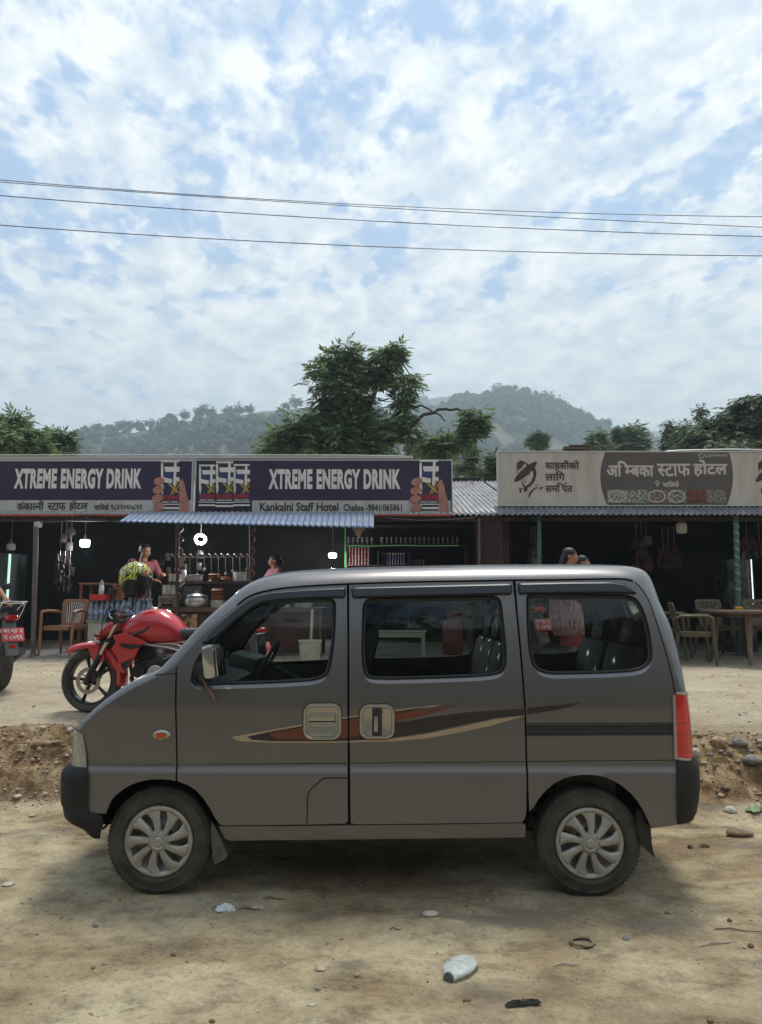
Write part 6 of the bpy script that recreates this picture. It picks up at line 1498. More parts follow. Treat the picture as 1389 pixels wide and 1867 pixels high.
def person(label, loc, rz, H, hands, top, legs, skin, topm, botm_, female=False, hair='short', head=(0, 0), foot=None, sleeve=.5, lean=0.0, top_len=.0, skirt=False, body_extra=None):
    """local: faces -Y, feet on z=0; hands: targets for (left -x side, right +x side)"""
    t = thing('person', label, 'person', loc, rz); s = H/1.72
    def V(x, y, z): return Vector((x*s, y*s+(-lean*(z-.95)*s if z > .95 else 0), z*s))
    sh = .175 if female else .20
    neck = V(0, .01, 1.43); hc = V(0, -.008, 1.585); g = MB()
    shs = [V(-sh, .01, 1.40), V(sh, .01, 1.40)]; hips = [V(-.09, 0, .90), V(.09, 0, .90)]
    ft = foot or [(-.10, 0), (.10, .02)]; arms = []
    # trunk
    def tor(g, e=0.0, z0=.86, wid=1.0):
        st = [(z0, .150, .105), (.93, .158, .11), (1.03, .132, .098), (1.15, .142, .105), (1.27, .165 if not female else .150, .115 if not female else .125), (1.36, .170, .105), (1.42, .12, .08)]
        b = len(g.v); n = 20
        for z, w, d in st:
            for k in range(n): a = 2*math.pi*k/n; c = V(0, .0, z); g.v.append(Vector((c.x+(w*wid+e)*s*math.cos(a), c.y+(d+e)*s*math.sin(a), c.z)))
        for i in range(len(st)-1):
            for k in range(n): g.f.append((b+i*n+k, b+i*n+(k+1) % n, b+(i+1)*n+(k+1) % n, b+(i+1)*n+k)); g.mi.append(0)
        g.f.append(tuple(b+k for k in range(n))[::-1]); g.f.append(tuple(b+(len(st)-1)*n+k for k in range(n))); g.mi += [0, 0]
    tor(g); g.tube([V(0, .01, 1.36), V(0, .008, 1.46), V(0, .0, 1.54)], [.066*s, .058*s, .054*s], 14)
    Mh = Matrix.Translation(hc) @ Euler((R(head[0]), 0, R(head[1]))).to_matrix().to_4x4()
    # head: skull, face wedge, jaw, nose, ears
    g.ball((0, 0, 0), (.074*s, .092*s, .092*s), 20, 14, Mh @ Matrix.Translation((0, .012*s, .035*s)) if 0 else Matrix()) if 0 else None
    def hb(c, r, seg=14): 
        vs = MB(); vs.ball((0, 0, 0), tuple(q*s for q in r), seg, 10); g.add([Mh @ (v+Vector(c)*s) for v in vs.v], vs.f)
    hb((0, .015, .030), (.074, .093, .085), 20); hb((0, -.028, -.025), (.058, .060, .070), 18); hb((0, -.045, -.072), (.036, .035, .030)); hb((0, -.091, -.018), (.013, .018, .022)); hb((0, -.082, .004), (.009, .014, .022)); hb((0, -.080, -.052), (.022, .012, .010))
    for q in (-1, 1): hb((q*.076, .012, -.008), (.009, .017, .030)); hb((q*.035, -.062, -.02), (.022, .022, .02))
    fing = []
    for i, q in enumerate((-1, 1)):
        el, ha = ik(shs[i], Vector(hands[i]), .285*s, .25*s, Vector((q*.5, .5, -.6))); arms.append((el, ha))
        g.ball(shs[i], .058*s, 12, 8); g.tube([shs[i], shs[i].lerp(el, .5), el, el.lerp(ha, .35), ha], [.052*s, .044*s, .036*s, .036*s, .024*s], 12)
        d = (ha-el).normalized(); side = d.cross(Vector((0, 0, 1))); side = side.normalized() if side.length > .1 else Vector((1, 0, 0)); dn = side.cross(d).normalized()
        palm = ha+d*.045*s; g.ball(palm, .034*s, 10, 8); g.tube([ha, ha+d*.085*s], [.026*s, .034*s], 10, squash=.6)
        for k in range(4):
            o_ = side*(.0255-.017*k)*s; L_ = (.062, .074, .070, .054)[k]*s; b0 = ha+d*.080*s+o_
            p1 = b0+d*L_*.45-dn*.004*s; p2 = p1+(d*.6-dn*.8).normalized()*L_*.35; p3 = p2+(d*.1-dn*1).normalized()*L_*.28; fing.append(([b0-d*.02*s, p1, p2, p3], k))
        tb = ha+d*.03*s+side*.030*s; fing.append(([tb, tb+(d*.6+side*.6).normalized()*.035*s, tb+(d*.95+side*.2).normalized()*.066*s], 4))
        leg_h = hips[i]; fx, fy = ft[i]; an = Vector((fx*s, fy*s+.02*s, .075*s)); kn = (leg_h+an)/2+Vector((0, -.025*s, .02*s))
        g.tube([leg_h, leg_h.lerp(kn, .5), kn, kn.lerp(an, .35), an], [.088*s, .072*s, .052*s, .052*s, .034*s], 12)
        g.tube([an+Vector((0, .03*s, -.03*s)), an+Vector((0, -.05*s, -.045*s)), an+Vector((0, -.15*s, -.055*s))], [.036*s, .034*s, .022*s], 10)
        arms[-1] += (kn, an)
    for pts, k in fing: g.tube(pts, [.0088*s, .0084*s, .0078*s, .0066*s][:len(pts)] if k < 4 else [.012*s, .0105*s, .008*s], 7)
    body = remesh(g, 'body', skin, t, .0075, 3)
    # face details
    for q in (-1, 1):
        g = MB(); c = Mh @ (Vector((q*.029, -.077, .008))*s); g.ball(c, (.0125*s, .008*s, .0075*s), 10, 7); e = g.build('eye', mat('eye_white', (.45, .43, .40), .3), body, 60)
        g = MB(); g.ball(Mh @ (Vector((q*.029, -.0825, .008))*s), (.006*s, .004*s, .0065*s), 8, 6); g.build('iris', mat('iris_dark', (.015, .01, .008), .2), body, 60)
        g = MB(); g.tube([Mh @ (Vector((q*.014, -.086, .028))*s), Mh @ (Vector((q*.030, -.084, .034))*s), Mh @ (Vector((q*.048, -.070, .028))*s)], .0032*s, 5); g.build('eyebrow', hairm, body, 60)
    g = MB(); g.tube([Mh @ (Vector((-.020, -.087, -.050))*s), Mh @ (Vector((0, -.093, -.049))*s), Mh @ (Vector((.020, -.087, -.050))*s)], [.002*s, .0052*s, .002*s], 6); g.build('lips', mat('lip', (.26, .085, .07), .5), body, 60)
    # hair
    g = MB()
    def hh(c, r): vs = MB(); vs.ball((0, 0, 0), tuple(q*s for q in r), 16, 10); g.add([Mh @ (v+Vector(c)*s) for v in vs.v], vs.f)
    if hair == 'short': hh((0, .028, .052), (.080, .094, .076)); hh((0, .055, .0), (.070, .060, .070))
    else:
        hh((0, .026, .046), (.085, .100, .082)); hh((0, .060, -.01), (.078, .066, .085))
        if hair == 'bun': hh((0, .125, -.02), (.045, .045, .045))
        if hair == 'long': g.tube([Mh @ (Vector((0, .07, -.02))*s), Mh @ (Vector((0, .10, -.14))*s), V(0, .14, 1.28), V(0, .14, 1.05)], [.07*s, .062*s, .05*s, .02*s], 12)
    remesh(g, 'hair', hairm, t, .009, 3)
    # top
    g = MB(); tor(g, .016, .86-top_len, 1.04)
    for i in (0, 1):
        el, ha, kn, an = arms[i]; g.ball(shs[i], .066*s, 12, 8)
        e_ = shs[i].lerp(el, min(1, sleeve*2)); pts = [shs[i]+(Vector((0, 0, 0))-shs[i])*0, shs[i].lerp(e_, .5), e_]; rs = [.064*s, .060*s, .056*s]
        if sleeve > .5: pts.append(el.lerp(ha, (sleeve-.5)*2)); rs.append(.042*s)
        g.tube(pts, rs, 14)
    remesh(g, top, topm, t, .0095, 3)
    g = MB()
    if skirt:
        b = len(g.v); n = 24; rows = [(1.0, .15, .11), (.80, .185, .14), (.55, .205, .16), (.36, .225, .17)]
        for z, w, d in rows:
            for k in range(n): a = 2*math.pi*k/n; f_ = 1+.05*math.sin(a*7)*(1.05-z); g.v.append(Vector((w*s*math.cos(a)*f_, d*s*math.sin(a)*f_, z*s)))
        for i in range(3):
            for k in range(n): g.f.append((b+i*n+k, b+i*n+(k+1) % n, b+(i+1)*n+(k+1) % n, b+(i+1)*n+k)); g.mi.append(0)
        g.build('kurta_skirt', topm, t, 60); g = MB()
    for i in (0, 1):
        kn, an = arms[i][2:]; g.tube([hips[i]+Vector((0, 0, .04*s)), hips[i].lerp(kn, .5), kn, an+Vector((0, 0, .01))], [.100*s, .084*s, .066*s, .052*s], 12)
    g.ball(V(0, 0, .92), (.155*s, .115*s, .09*s), 16, 10); remesh(g, 'trousers', botm_, t, .011, 3)
    g = MB()
    for i in (0, 1):
        an = arms[i][3]; g.tube([an+Vector((0, .045*s, -.062*s)), an+Vector((0, -.06*s, -.062*s)), an+Vector((0, -.175*s, -.064*s))], [.030*s, .040*s, .030*s], 10, squash=.35)
    g.build('sandal', M_black, t, 50)
    return t, s, V, Mh
mrn = mat('maroon_tshirt', (.22, .055, .065), .8, bump=.15, bscale=60, var=.15); grey_tr = mat('grey_trousers', (.16, .16, .17), .85); pink = mat('pink_tshirt', (.48, .20, .24), .8, bump=.15, bscale=60, var=.12)
mx = P(253, 1050, 11.75).x
# the man looks down at the pan to his left
person('man in a maroon T-shirt stirring the long handled pan at the stall', (mx, 11.85, ZF), R(52), 1.72, [Vector((-.05, -.42, 1.12)), Vector((.10, -.44, 1.20))], 'tshirt', None, skinm, mrn, grey_tr, head=(22, 8), sleeve=.42, lean=.14, hair='short')
wx = P(500, 1050, 12.1).x
person('woman in a pink T-shirt looking over from behind the van bonnet', (wx, 12.1, ZF), R(-62), 1.57, [Vector((-.30, -.32, 1.02)), Vector((.20, -.02, .80))], 'tshirt', None, skin2, pink, mat('dark_trousers', (.03, .03, .04), .8), female=True, hair='bun', head=(6, -8), sleeve=.45)
# two women behind the van
kurta = mat('red_kurta', (.30, .045, .060), .8, var=.2, scale=6, bump=.2, bscale=40)
wx = P(1040, 1050, 9.55).x
tw, s_, V_, _ = person('woman in a red kurta with a striped pink shawl standing behind the van', (wx, 9.55, gz(wx, 9.55)), R(68), 1.58, [Vector((-.10, -.26, 1.02)), Vector((.06, -.28, 1.00))], 'kurta_top', None, skin2, kurta, mat('pale_trousers', (.35, .28, .27), .8), female=True, hair='long', head=(6, 0), sleeve=.9, skirt=True)
shawl = mat('pink_striped_shawl', (.50, .30, .32), .85, col2=(.22, .05, .07), scale=22, stretch=(2.2, 2.2, .3), sharp=(.38, .50), bump=.3, bscale=60)
g = MB(); b = 0; n = 16; rows = []
for z, w, d, yo in ((1.08, .16, .15, .06), (1.02, .20, .21, .06), (.88, .22, .23, .05), (.72, .23, .25, .04), (.58, .22, .24, .04), (.46, .20, .20, .03)): rows.append([(w*math.cos(2*math.pi*k/n)*(1+.04*math.sin(k*2.3+z*9)), yo+d*math.sin(2*math.pi*k/n), z) for k in range(n)])
g.add([p for r_ in rows for p in r_], [(i*n+k, i*n+(k+1) % n, (i+1)*n+(k+1) % n, (i+1)*n+k) for i in range(5) for k in range(n)]+[tuple(range(n)), tuple(5*n+k for k in range(n))]); g.build('shawl', shawl, tw, 180)
wx = P(1063, 1050, 10.4).x
person('shorter dark haired woman just beyond the woman in the red kurta', (wx, 10.4, gz(wx, 10.4)), R(62), 1.50, [Vector((-.18, -.10, .78)), Vector((.18, -.06, .78))], 'kurta_top', None, skin2, mat('dark_kurta', (.04, .03, .035), .8), MATS['dark_trousers'], female=True, hair='bun', sleeve=.8, skirt=True)
# rider at the picture's edge: only the arm on the rack is in view
hx = P(26, 1112, 7.95); base = Vector((hx.x-.66, 8.12, gz(hx.x-.6, 8.12)-.10))
tgt = Matrix.Rotation(-R(35), 4, 'Z') @ (hx-base)
person('person cut off by the picture edge whose bare arm rests on the chrome rack', tuple(base), R(35), 1.68, [Vector((-.22, -.05, .80)), Vector((tgt.x, tgt.y, tgt.z-.0))], 'tshirt', None, skinm, mat('grey_tshirt', (.10, .10, .11), .8), MATS['dark_trousers'], sleeve=.4)
# ------------------------------------------------------------------ trees
def leaf_mat(name, c1, c2, tr=.35, scale=1.2):
    m = bpy.data.materials.new(name); m.use_nodes = True; nt = m.node_tree; L = nt.links.new; b = nt.nodes['Principled BSDF']; out = nt.nodes['Material Output']
    geo = nd(nt, 'ShaderNodeNewGeometry'); n = nd(nt, 'ShaderNodeTexNoise', inp={'Scale': scale, 'Detail': 3}); L(geo.outputs['Position'], n.inputs['Vector'])
    ri = mth(nt, 'ADD', mth(nt, 'MULTIPLY', geo.outputs['Random Per Island'], .5), mth(nt, 'MULTIPLY', n.outputs[0], .6))
    r = ramp(nt, [(.25, c1), (.8, c2)]); L(ri, r.inputs[0]); L(r.outputs[0], b.inputs['Base Color']); b.inputs['Roughness'].default_value = .6; b.inputs['Specular IOR Level'].default_value = .3
    tl = nd(nt, 'ShaderNodeBsdfTranslucent'); L(r.outputs[0], tl.inputs[0]); mx = nd(nt, 'ShaderNodeMixShader'); mx.inputs[0].default_value = tr
    L(b.outputs[0], mx.inputs[1]); L(tl.outputs[0], mx.inputs[2]); L(mx.outputs[0], out.inputs[0]); MATS[name] = m; return m
lf_main = leaf_mat('leaf_green', (.060, .105, .045), (.19, .26, .11), .5); lf_dark = leaf_mat('leaf_dark', (.032, .055, .028), (.10, .145, .062)); lf_pale = leaf_mat('leaf_pale', (.07, .11, .05), (.16, .20, .10)); lf_mid = leaf_mat('leaf_mid', (.06, .10, .045), (.15, .21, .09))
bark = mat('bark', (.055, .045, .035), .9, var=.3, scale=10)
def sprays(blobs, n_tot, rs, leaf=.2, wid=.32, k=7, droop=.35, shell=.55, flat=0.0):
    """blobs: (centre, (rx, ry, rz)); returns vertices and quads of leaflets fanned on small sprays"""
    rg = np.random.default_rng(rs); wts = np.array([b[1][0]*b[1][2] for b in blobs]); wts = wts/wts.sum(); V = []; 
    for (c, r), w in zip(blobs, wts):
        n = max(3, int(n_tot*w)); d = rg.normal(size=(n, 3)); d /= np.linalg.norm(d, axis=1)[:, None]; q = rg.random(n)**shell
        # lumpy outline
        lump = 1+.28*np.sin(d[:, 0]*5+c[0]*3+rs)*np.cos(d[:, 2]*6+c[2]*2)+.10*rg.normal(size=n)
        pos = np.array(c)+d*np.array(r)*(q*lump)[:, None]
        out = d.copy(); out[:, 2] = out[:, 2]*.35-droop; out += rg.normal(size=(n, 3))*.35; out /= np.linalg.norm(out, axis=1)[:, None]
        side = np.cross(out, [0, 0, 1.0]); side /= np.linalg.norm(side, axis=1)[:, None]+1e-6
        nrm = np.cross(side, out)
        for j in range(k):
            f = j/(k-1); sg = -1 if j % 2 else 1; base = pos+out*(leaf*1.3*f)[..., None] if False else pos+out*(leaf*1.3*f)
            ld = out*(.55+.45*f)+side*sg*(1-.7*f)-np.array([0, 0, 1.0])*droop*.5*rg.random(n)[:, None]; ld /= np.linalg.norm(ld, axis=1)[:, None]
            wd = np.cross(ld, nrm+rg.normal(size=(n, 3))*.35); wd /= np.linalg.norm(wd, axis=1)[:, None]+1e-6
            L_ = leaf*(.5+1.0*rg.random(n)**1.5)[:, None]; W_ = L_*wid*.5
            V.append(np.stack([base, base+ld*L_*.45+wd*W_, base+ld*L_, base+ld*L_*.45-wd*W_], 1))
    V = np.concatenate(V).reshape(-1, 3); F_ = np.arange(len(V)).reshape(-1, 4); return V, F_
def tree(name, label, blobs_px, Y, n, m, limbs, seed, leaf=.2, group=None, wid=.32, droop=.35, k=7, shell=.55, dy=1.0, base=None):
    bl = []
    if label.startswith('tall ragged'): blobs_px = [(a, b, c*.84, d*.80) for a, b, c, d in blobs_px]
    rr = random.Random(seed)
    for (u, v, ru, rv) in blobs_px:
        yy = Y+rr.uniform(-1, 1)*ru/S3(Y)*.7*dy; c = P(u, v, yy); sc = S3(yy); bl.append(((c.x, c.y, c.z), (ru/sc, ru/sc*.9, rv/sc)))
    bu, bv = base if base else (sum(b[0] for b in blobs_px)/len(blobs_px), 0)
    bx = P(bu, 900, Y).x; gzz = gz(bx, Y); t = thing(name, label, 'tree', (bx, Y, gzz), 0, group)
    V, F_ = sprays(bl, n, seed, leaf, wid, k, droop, shell)
    V = V-np.array([bx, Y, gzz]); mesh_np('crown', V, F_, m, t)
    g = MB()
    for pts, r0, r1 in limbs:
        w = [P(u, v, Y+dd)-Vector((bx, Y, gzz)) if v is not None else Vector((P(u, 900, Y).x-bx, 0, -.1)) for (u, v, dd) in [(p+(0,))[:3] for p in pts]]
        # subdivide for a slight wander
        pp = [w[0]]
        for a, b in zip(w, w[1:]):
            for q in range(1, 4): pp.append(a.lerp(b, q/3)+Vector((rr.uniform(-1, 1), rr.uniform(-1, 1), rr.uniform(-1, 1)))*r0*.5)
        g.tube(pp, [r0+(r1-r0)*i/(len(pp)-1) for i in range(len(pp))], 8)
    # twigs reaching into the crown
    for (c, r) in bl:
        c = Vector(c)-Vector((bx, Y, gzz))
        for q in range(3):
            d = Vector((rr.uniform(-1, 1)*r[0], rr.uniform(-1, 1)*r[1], rr.uniform(-.3, 1)*r[2]))*.8; g.tube([c-Vector((0, 0, r[2]*.6)), c+d*.4, c+d], [.03, .018, .006], 5)
    g.build('trunk', bark, t, 60); return t
tree('broadleaf_tree', 'tall ragged tree with feathery leaves and arching bare branches behind the purple sign',
     [(632, 640, 17, 18), (612, 655, 25, 18), (650, 660, 22, 22), (590, 672, 27, 14), (622, 682, 42, 20), (664, 686, 22, 22), (606, 702, 40, 16), (640, 722, 46, 24), (598, 728, 26, 14), (690, 676, 20, 15), (705, 640, 21, 17), (716, 655, 19, 16), (722, 634, 14, 10), (703, 690, 24, 14), (744, 690, 20, 17), (736, 710, 18, 14), (733, 735, 16, 22), (742, 760, 12, 16),
      (612, 752, 44, 22), (655, 765, 42, 28), (570, 765, 30, 18), (540, 780, 32, 17), (512, 795, 30, 16), (500, 815, 30, 14), (560, 800, 40, 24), (620, 795, 48, 32), (694, 790, 26, 20), (655, 815, 40, 16), (720, 770, 20, 16), (745, 790, 26, 14), (795, 808, 34, 20), (866, 760, 25, 20), (862, 775, 26, 22), (858, 790, 16, 12), (828, 800, 20, 14), (815, 815, 30, 14), (790, 828, 26, 9), (690, 826, 34, 9), (520, 828, 45, 10), (610, 825, 60, 12)],
     24, 3300, lf_main, [([(668, None), (668, 860), (660, 800), (655, 740), (648, 690), (634, 650)], .20, .04), ([(660, 800), (672, 745), (688, 705), (703, 672), (710, 640)], .11, .035), ([(672, 840), (700, 812), (735, 790), (772, 758), (800, 747), (830, 746), (852, 755), (866, 768)], .08, .03), ([(664, 815), (690, 785), (722, 755), (740, 742), (768, 740), (800, 757), (812, 768)], .06, .02), ([(703, 672), (722, 655), (738, 668), (750, 690)], .04, .015), ([(655, 780), (610, 770), (550, 785), (505, 805)], .08, .02), ([(734, 700), (732, 740)], .02, .012), ([(650, 800), (600, 720), (585, 680)], .06, .02)], 11, leaf=.25, base=(668, 0), shell=.6)
tree('broadleaf_tree', 'dark leafy tree with tiered sprays at the picture edge over the first purple sign', [(12, 775, 36, 14), (-30, 780, 40, 24), (30, 765, 22, 9), (48, 788, 26, 9), (10, 800, 50, 18), (62, 812, 30, 14), (-20, 815, 60, 20), (40, 825, 60, 12)], 23, 1500, lf_main, [([(0, None), (0, 820), (10, 770)], .15, .03), ([(0, 810), (50, 780)], .06, .02)], 12, leaf=.22)
tree('broadleaf_tree', 'lighter small tree beside the dark tiered tree over the first purple sign', [(108, 792, 20, 8), (95, 800, 22, 9), (118, 806, 18, 9), (100, 818, 28, 12), (120, 826, 14, 8)], 26, 420, lf_mid, [([(105, None), (105, 825), (108, 790)], .08, .02)], 13, leaf=.21)
tree('mango_tree', 'dense dark tree with drooping leaf clusters above the far end of the cream sign', [(1375, 735, 26, 16), (1352, 742, 16, 14), (1332, 752, 20, 15), (1400, 745, 40, 30), (1360, 765, 34, 22), (1318, 768, 24, 14), (1290, 778, 22, 12), (1272, 790, 22, 14), (1300, 800, 40, 20), (1345, 792, 45, 24), (1395, 790, 50, 30), (1270, 812, 26, 14), (1330, 815, 70, 14), (1440, 770, 60, 50)], 24, 4200, lf_dark, [([(1370, None), (1370, 830), (1372, 770), (1378, 735)], .25, .06), ([(1370, 810), (1310, 780)], .1, .03)], 14, leaf=.20, wid=.36, droop=.7)
tree('slender_tree', 'very thin tree with a dark tuft standing out above the far dense tree', [(1275, 748, 5, 7), (1275, 760, 3, 7)], 40, 60, lf_dark, [([(1274, None), (1274, 800), (1275, 745)], .07, .03)], 15, leaf=.22)
tree('slender_tree', 'narrow dark tree in front of the pale feathery tree', [(1221, 778, 7, 8), (1219, 790, 6, 7), (1222, 803, 8, 8), (1218, 815, 9, 8)], 36, 240, lf_dark, [([(1220, None), (1220, 820), (1222, 775)], .08, .03)], 16, leaf=.22)
tree('feathery_tree', 'pale feathery tree between the narrow dark tree and the dense dark tree', [(1250, 782, 14, 10), (1240, 798, 13, 14), (1258, 802, 15, 15), (1246, 815, 18, 10)], 34, 460, lf_pale, [([(1248, None), (1248, 820), (1250, 785)], .08, .02)], 17, leaf=.20)
tree('round_tree', 'broad green tree rising over the middle of the cream sign', [(1135, 785, 13, 12), (1158, 785, 13, 12), (1128, 800, 15, 13), (1148, 800, 20, 16), (1168, 805, 12, 12), (1145, 815, 30, 9)], 48, 900, lf_mid, [([(1145, None), (1145, 820), (1145, 785)], .2, .05)], 18, leaf=.30)
tree('round_tree', 'smaller olive tree just beside the broad green tree over the cream sign', [(1090, 792, 10, 9), (1085, 805, 14, 9), (1098, 808, 12, 9), (1088, 816, 18, 7)], 46, 380, lf_pale, [([(1090, None), (1090, 815), (1090, 790)], .15, .04)], 19, leaf=.28)
tree('round_tree', 'lone rounded tree above the cream sign near the hat logo', [(980, 795, 12, 8), (972, 803, 9, 7), (988, 804, 9, 7), (980, 811, 9, 6)], 50, 330, lf_mid, [([(980, None), (980, 818), (980, 795)], .14, .05)], 20, leaf=.28)
tree('sapling', 'spindly sapling standing behind the bare tin roof between the signs', [(862, 818, 7, 7), (860, 832, 8, 8), (857, 846, 7, 8), (866, 858, 9, 7), (855, 862, 8, 5)], 30, 210, lf_mid, [([(860, None), (860, 865), (862, 815)], .05, .015)], 21, leaf=.18)
tree('garden_bush', 'dark bush hard against the near end of the cream sign', [(902, 838, 12, 10), (906, 852, 12, 10), (892, 860, 14, 7)], 26, 330, lf_dark, [([(903, None), (903, 860), (903, 840)], .06, .02)], 22, leaf=.18)
tree('garden_bush', 'pale bush showing behind the branches over the English purple sign', [(790, 835, 30, 10), (765, 815, 26, 16), (835, 850, 20, 10)], 30, 420, lf_pale, [([(790, None), (790, 860), (790, 830)], .06, .02)], 23, leaf=.18)

# ------------------------------------------------------------------ hills
def hill(name, ridge_px, Y, depth, seed, m, label, ntree, rt, tm, base_z=2.0):
    us = np.array([p[0] for p in ridge_px]); vs = np.array([p[1] for p in ridge_px]); u = np.linspace(us[0], us[-1], 150); v = np.interp(u, us, vs)
    X = []; Zr = []
    for a, b in zip(u, v): p = P(a, b, Y); X.append(p.x); Zr.append(p.z)
    X = np.array(X); Zr = np.maximum(np.array(Zr)+1.5-rt*.7, base_z)+fbm(X/Y*40, X*0, 3, seed)*rt*.5
    ts = np.linspace(-1, 1, 60); XX, T = np.meshgrid(X, ts); ZR = np.tile(Zr, (60, 1)); prof = np.where(T < 0, (1+T)**.85, 1-T**2*.9)
    YY = Y+T*depth; n1 = fbm(XX/depth*5+9, YY/depth*5, 5, seed+3); ZZ = base_z-1.5+(ZR-base_z)*prof*(1+.22*n1*(1-prof)*2)+n1*prof*(1-prof)*rt*3
    V = np.stack([XX.ravel()*(YY.ravel()/Y), YY.ravel(), ZZ.ravel()], 1); nx = len(X); i = (np.arange(nx-1)[None, :]+np.arange(59)[:, None]*nx).ravel(); F_ = np.stack([i, i+1, i+1+nx, i+nx], 1)
    o = mesh_np(name, V, F_, m, smooth=180); tag(o, label, kind='structure')
    # canopy
    rg = np.random.default_rng(seed); ti = rg.random(ntree)**.75*1.0-1.0+.0; k1 = (rg.random(ntree)*(nx-1)).astype(int); kt = np.clip(((ti+1)/2*59).astype(int), 0, 58)
    keep = fbm(V[:, 0]/depth*3.3, V[:, 1]/depth*5.0, 3, seed+9)[kt*nx+k1] > -.22; k1, kt = k1[keep], kt[keep]; f = rg.random(len(k1))[:, None]; C0 = V[kt*nx+k1]*(1-f)+V[kt*nx+k1+1]*f; n = len(C0)
    C0 = C0+rg.normal(size=(n, 3))*np.array([rt*.4, rt*1.2, 0])
    # every crown: a lumpy shell of loose leaf patches
    K = 26; d = rg.normal(size=(n, K, 3)); d /= np.linalg.norm(d, axis=2)[..., None]; d[..., 2] = np.abs(d[..., 2])*1.0-.15
    sz = rt*(.45+.6*rg.random((n, 1, 1))); hgt = .8+.7*rg.random((n, 1, 1)); pos = C0[:, None, :]+d*sz*.8*np.concatenate([np.ones_like(hgt), np.ones_like(hgt), hgt*1.15], 2)+np.array([0, 0, 1.0])*sz*.75
    a1 = rg.normal(size=(n, K, 3)); a1 -= d*(a1*d).sum(2)[..., None]; a1 /= np.linalg.norm(a1, axis=2)[..., None]+1e-6; a2 = np.cross(d, a1); q = sz*.42
    Q = np.stack([pos+a1*q, pos+a2*q*.8, pos-a1*q, pos-a2*q*.8], 2).reshape(-1, 3); FF = np.arange(len(Q)).reshape(-1, 4)
    w = mesh_np('woodland', Q, FF, tm); tag(w, 'hazy '+label.split(',')[0]+' woodland canopy', 'woodland', kind='stuff'); return V, nx
gm = mat('hill_green', (.055, .075, .038), .95, col2=(.10, .095, .055), scale=.02, det=8, sharp=(.42, .62)); canm = leaf_mat('canopy', (.038, .058, .034), (.052, .074, .040), .2, .02)
hA = hill('hills', [(-1500, 760), (-1000, 800), (-420, 830), (-100, 825), (60, 815), (135, 797), (160, 782), (200, 775), (250, 778), (300, 768), (350, 757), (400, 751), (450, 744), (520, 738), (580, 733), (640, 735), (720, 750), (800, 772), (900, 800), (1000, 825)], 450, 240, 31, gm, 'long wooded ridge on the left, trees along its crest', 8000, 3.6, canm)
hB = hill('hills', [(560, 810), (700, 780), (780, 748), (840, 722), (880, 716), (905, 709), (940, 714), (975, 720), (1010, 732), (1050, 750), (1090, 770), (1120, 784), (1180, 800), (1260, 815), (1400, 822)], 580, 290, 37, gm, 'steep wooded hill right of the tall tree', 7500, 4.2, canm)
hC = hill('hills', [(600, 800), (690, 765), (740, 735), (775, 718), (800, 712), (835, 712), (865, 722), (930, 742), (1000, 770), (1100, 800)], 900, 320, 41, gm, 'distant rounded peak, pale with haze', 2200, 10, canm)
hD = hill('hills', [(950, 810), (1060, 785), (1110, 779), (1160, 783), (1200, 776), (1250, 779), (1330, 775), (1450, 768), (1700, 760), (2000, 745), (2500, 700), (3000, 720)], 1150, 300, 43, gm, 'far low ridge, almost lost in haze', 1500, 9, canm)
def ridge_trees():
    ls = [(372, 742, 11, 9, 'large rounded tree at the crest halfway along the long ridge'), (363, 748, 6, 6, 'small tree touching the large rounded crest tree'), (385, 748, 6, 5, 'low tree just beyond the large rounded crest tree'), (337, 752, 4, 5, 'small lollipop tree standing alone on the long ridge'), (314, 757, 4, 4, 'tiny lone tree lower down the long ridge'), (418, 744, 9, 6, 'broad crest tree near the tall ragged tree'), (435, 742, 8, 8, 'tall crest tree beside the broad one'), (455, 742, 5, 4, 'little crest tree before the tall ragged tree'), (220, 770, 8, 7, 'twin rounded tree on the low shoulder of the long ridge'), (235, 770, 7, 7, 'second twin rounded tree on the low shoulder of the ridge'), (254, 772, 3, 5, 'thin tree in the notch of the long ridge'), (177, 775, 8, 6, 'rounded tree at the foot of the long ridge'), (275, 768, 3, 4, 'tiny bushy tree above the notch of the ridge'), (540, 728, 12, 9, 'crest tree half hidden by the tall ragged tree')]
    for i, (u, v, ru, rv, lb) in enumerate(ls):
        ru *= .72; rv *= .75; v += 2
        tree('ridge_tree', lb, [(u, v, ru, rv), (u+ru*.4, v+rv*.5, ru*.7, rv*.6), (u-ru*.4, v+rv*.6, ru*.7, rv*.5)], 446, 150, canm, [([(u, v+rv*2.4), (u, v)], .6, .2)], 50+i, leaf=1.45, group='trees along the crest of the long ridge', dy=.2)
    ls = [(905, 706, 10, 8, 'big rounded tree crowning the steep hill'), (925, 711, 12, 6, 'broad tree joined to the big one crowning the steep hill'), (956, 716, 9, 7, 'rounded tree just below the top of the steep hill'), (1002, 724, 6, 10, 'tall pointed tree on the falling crest of the steep hill'), (1017, 733, 7, 8, 'bushy tree under the tall pointed one on the steep hill'), (1034, 742, 3, 6, 'first thin tree down the falling crest'), (1046, 748, 3, 6, 'second thin tree down the falling crest'), (1058, 754, 4, 6, 'third thin tree down the falling crest'), (1068, 760, 3, 6, 'last thin tree down the falling crest')]
    for i, (u, v, ru, rv, lb) in enumerate(ls):
        tree('ridge_tree', lb, [(u, v, ru, rv), (u+ru*.3, v+rv*.6, ru*.8, rv*.6)], 573, 140, canm, [([(u, v+rv*2.4), (u, v)], .7, .2)], 80+i, leaf=1.75, group='trees along the crest of the steep hill', dy=.2)
ridge_trees()
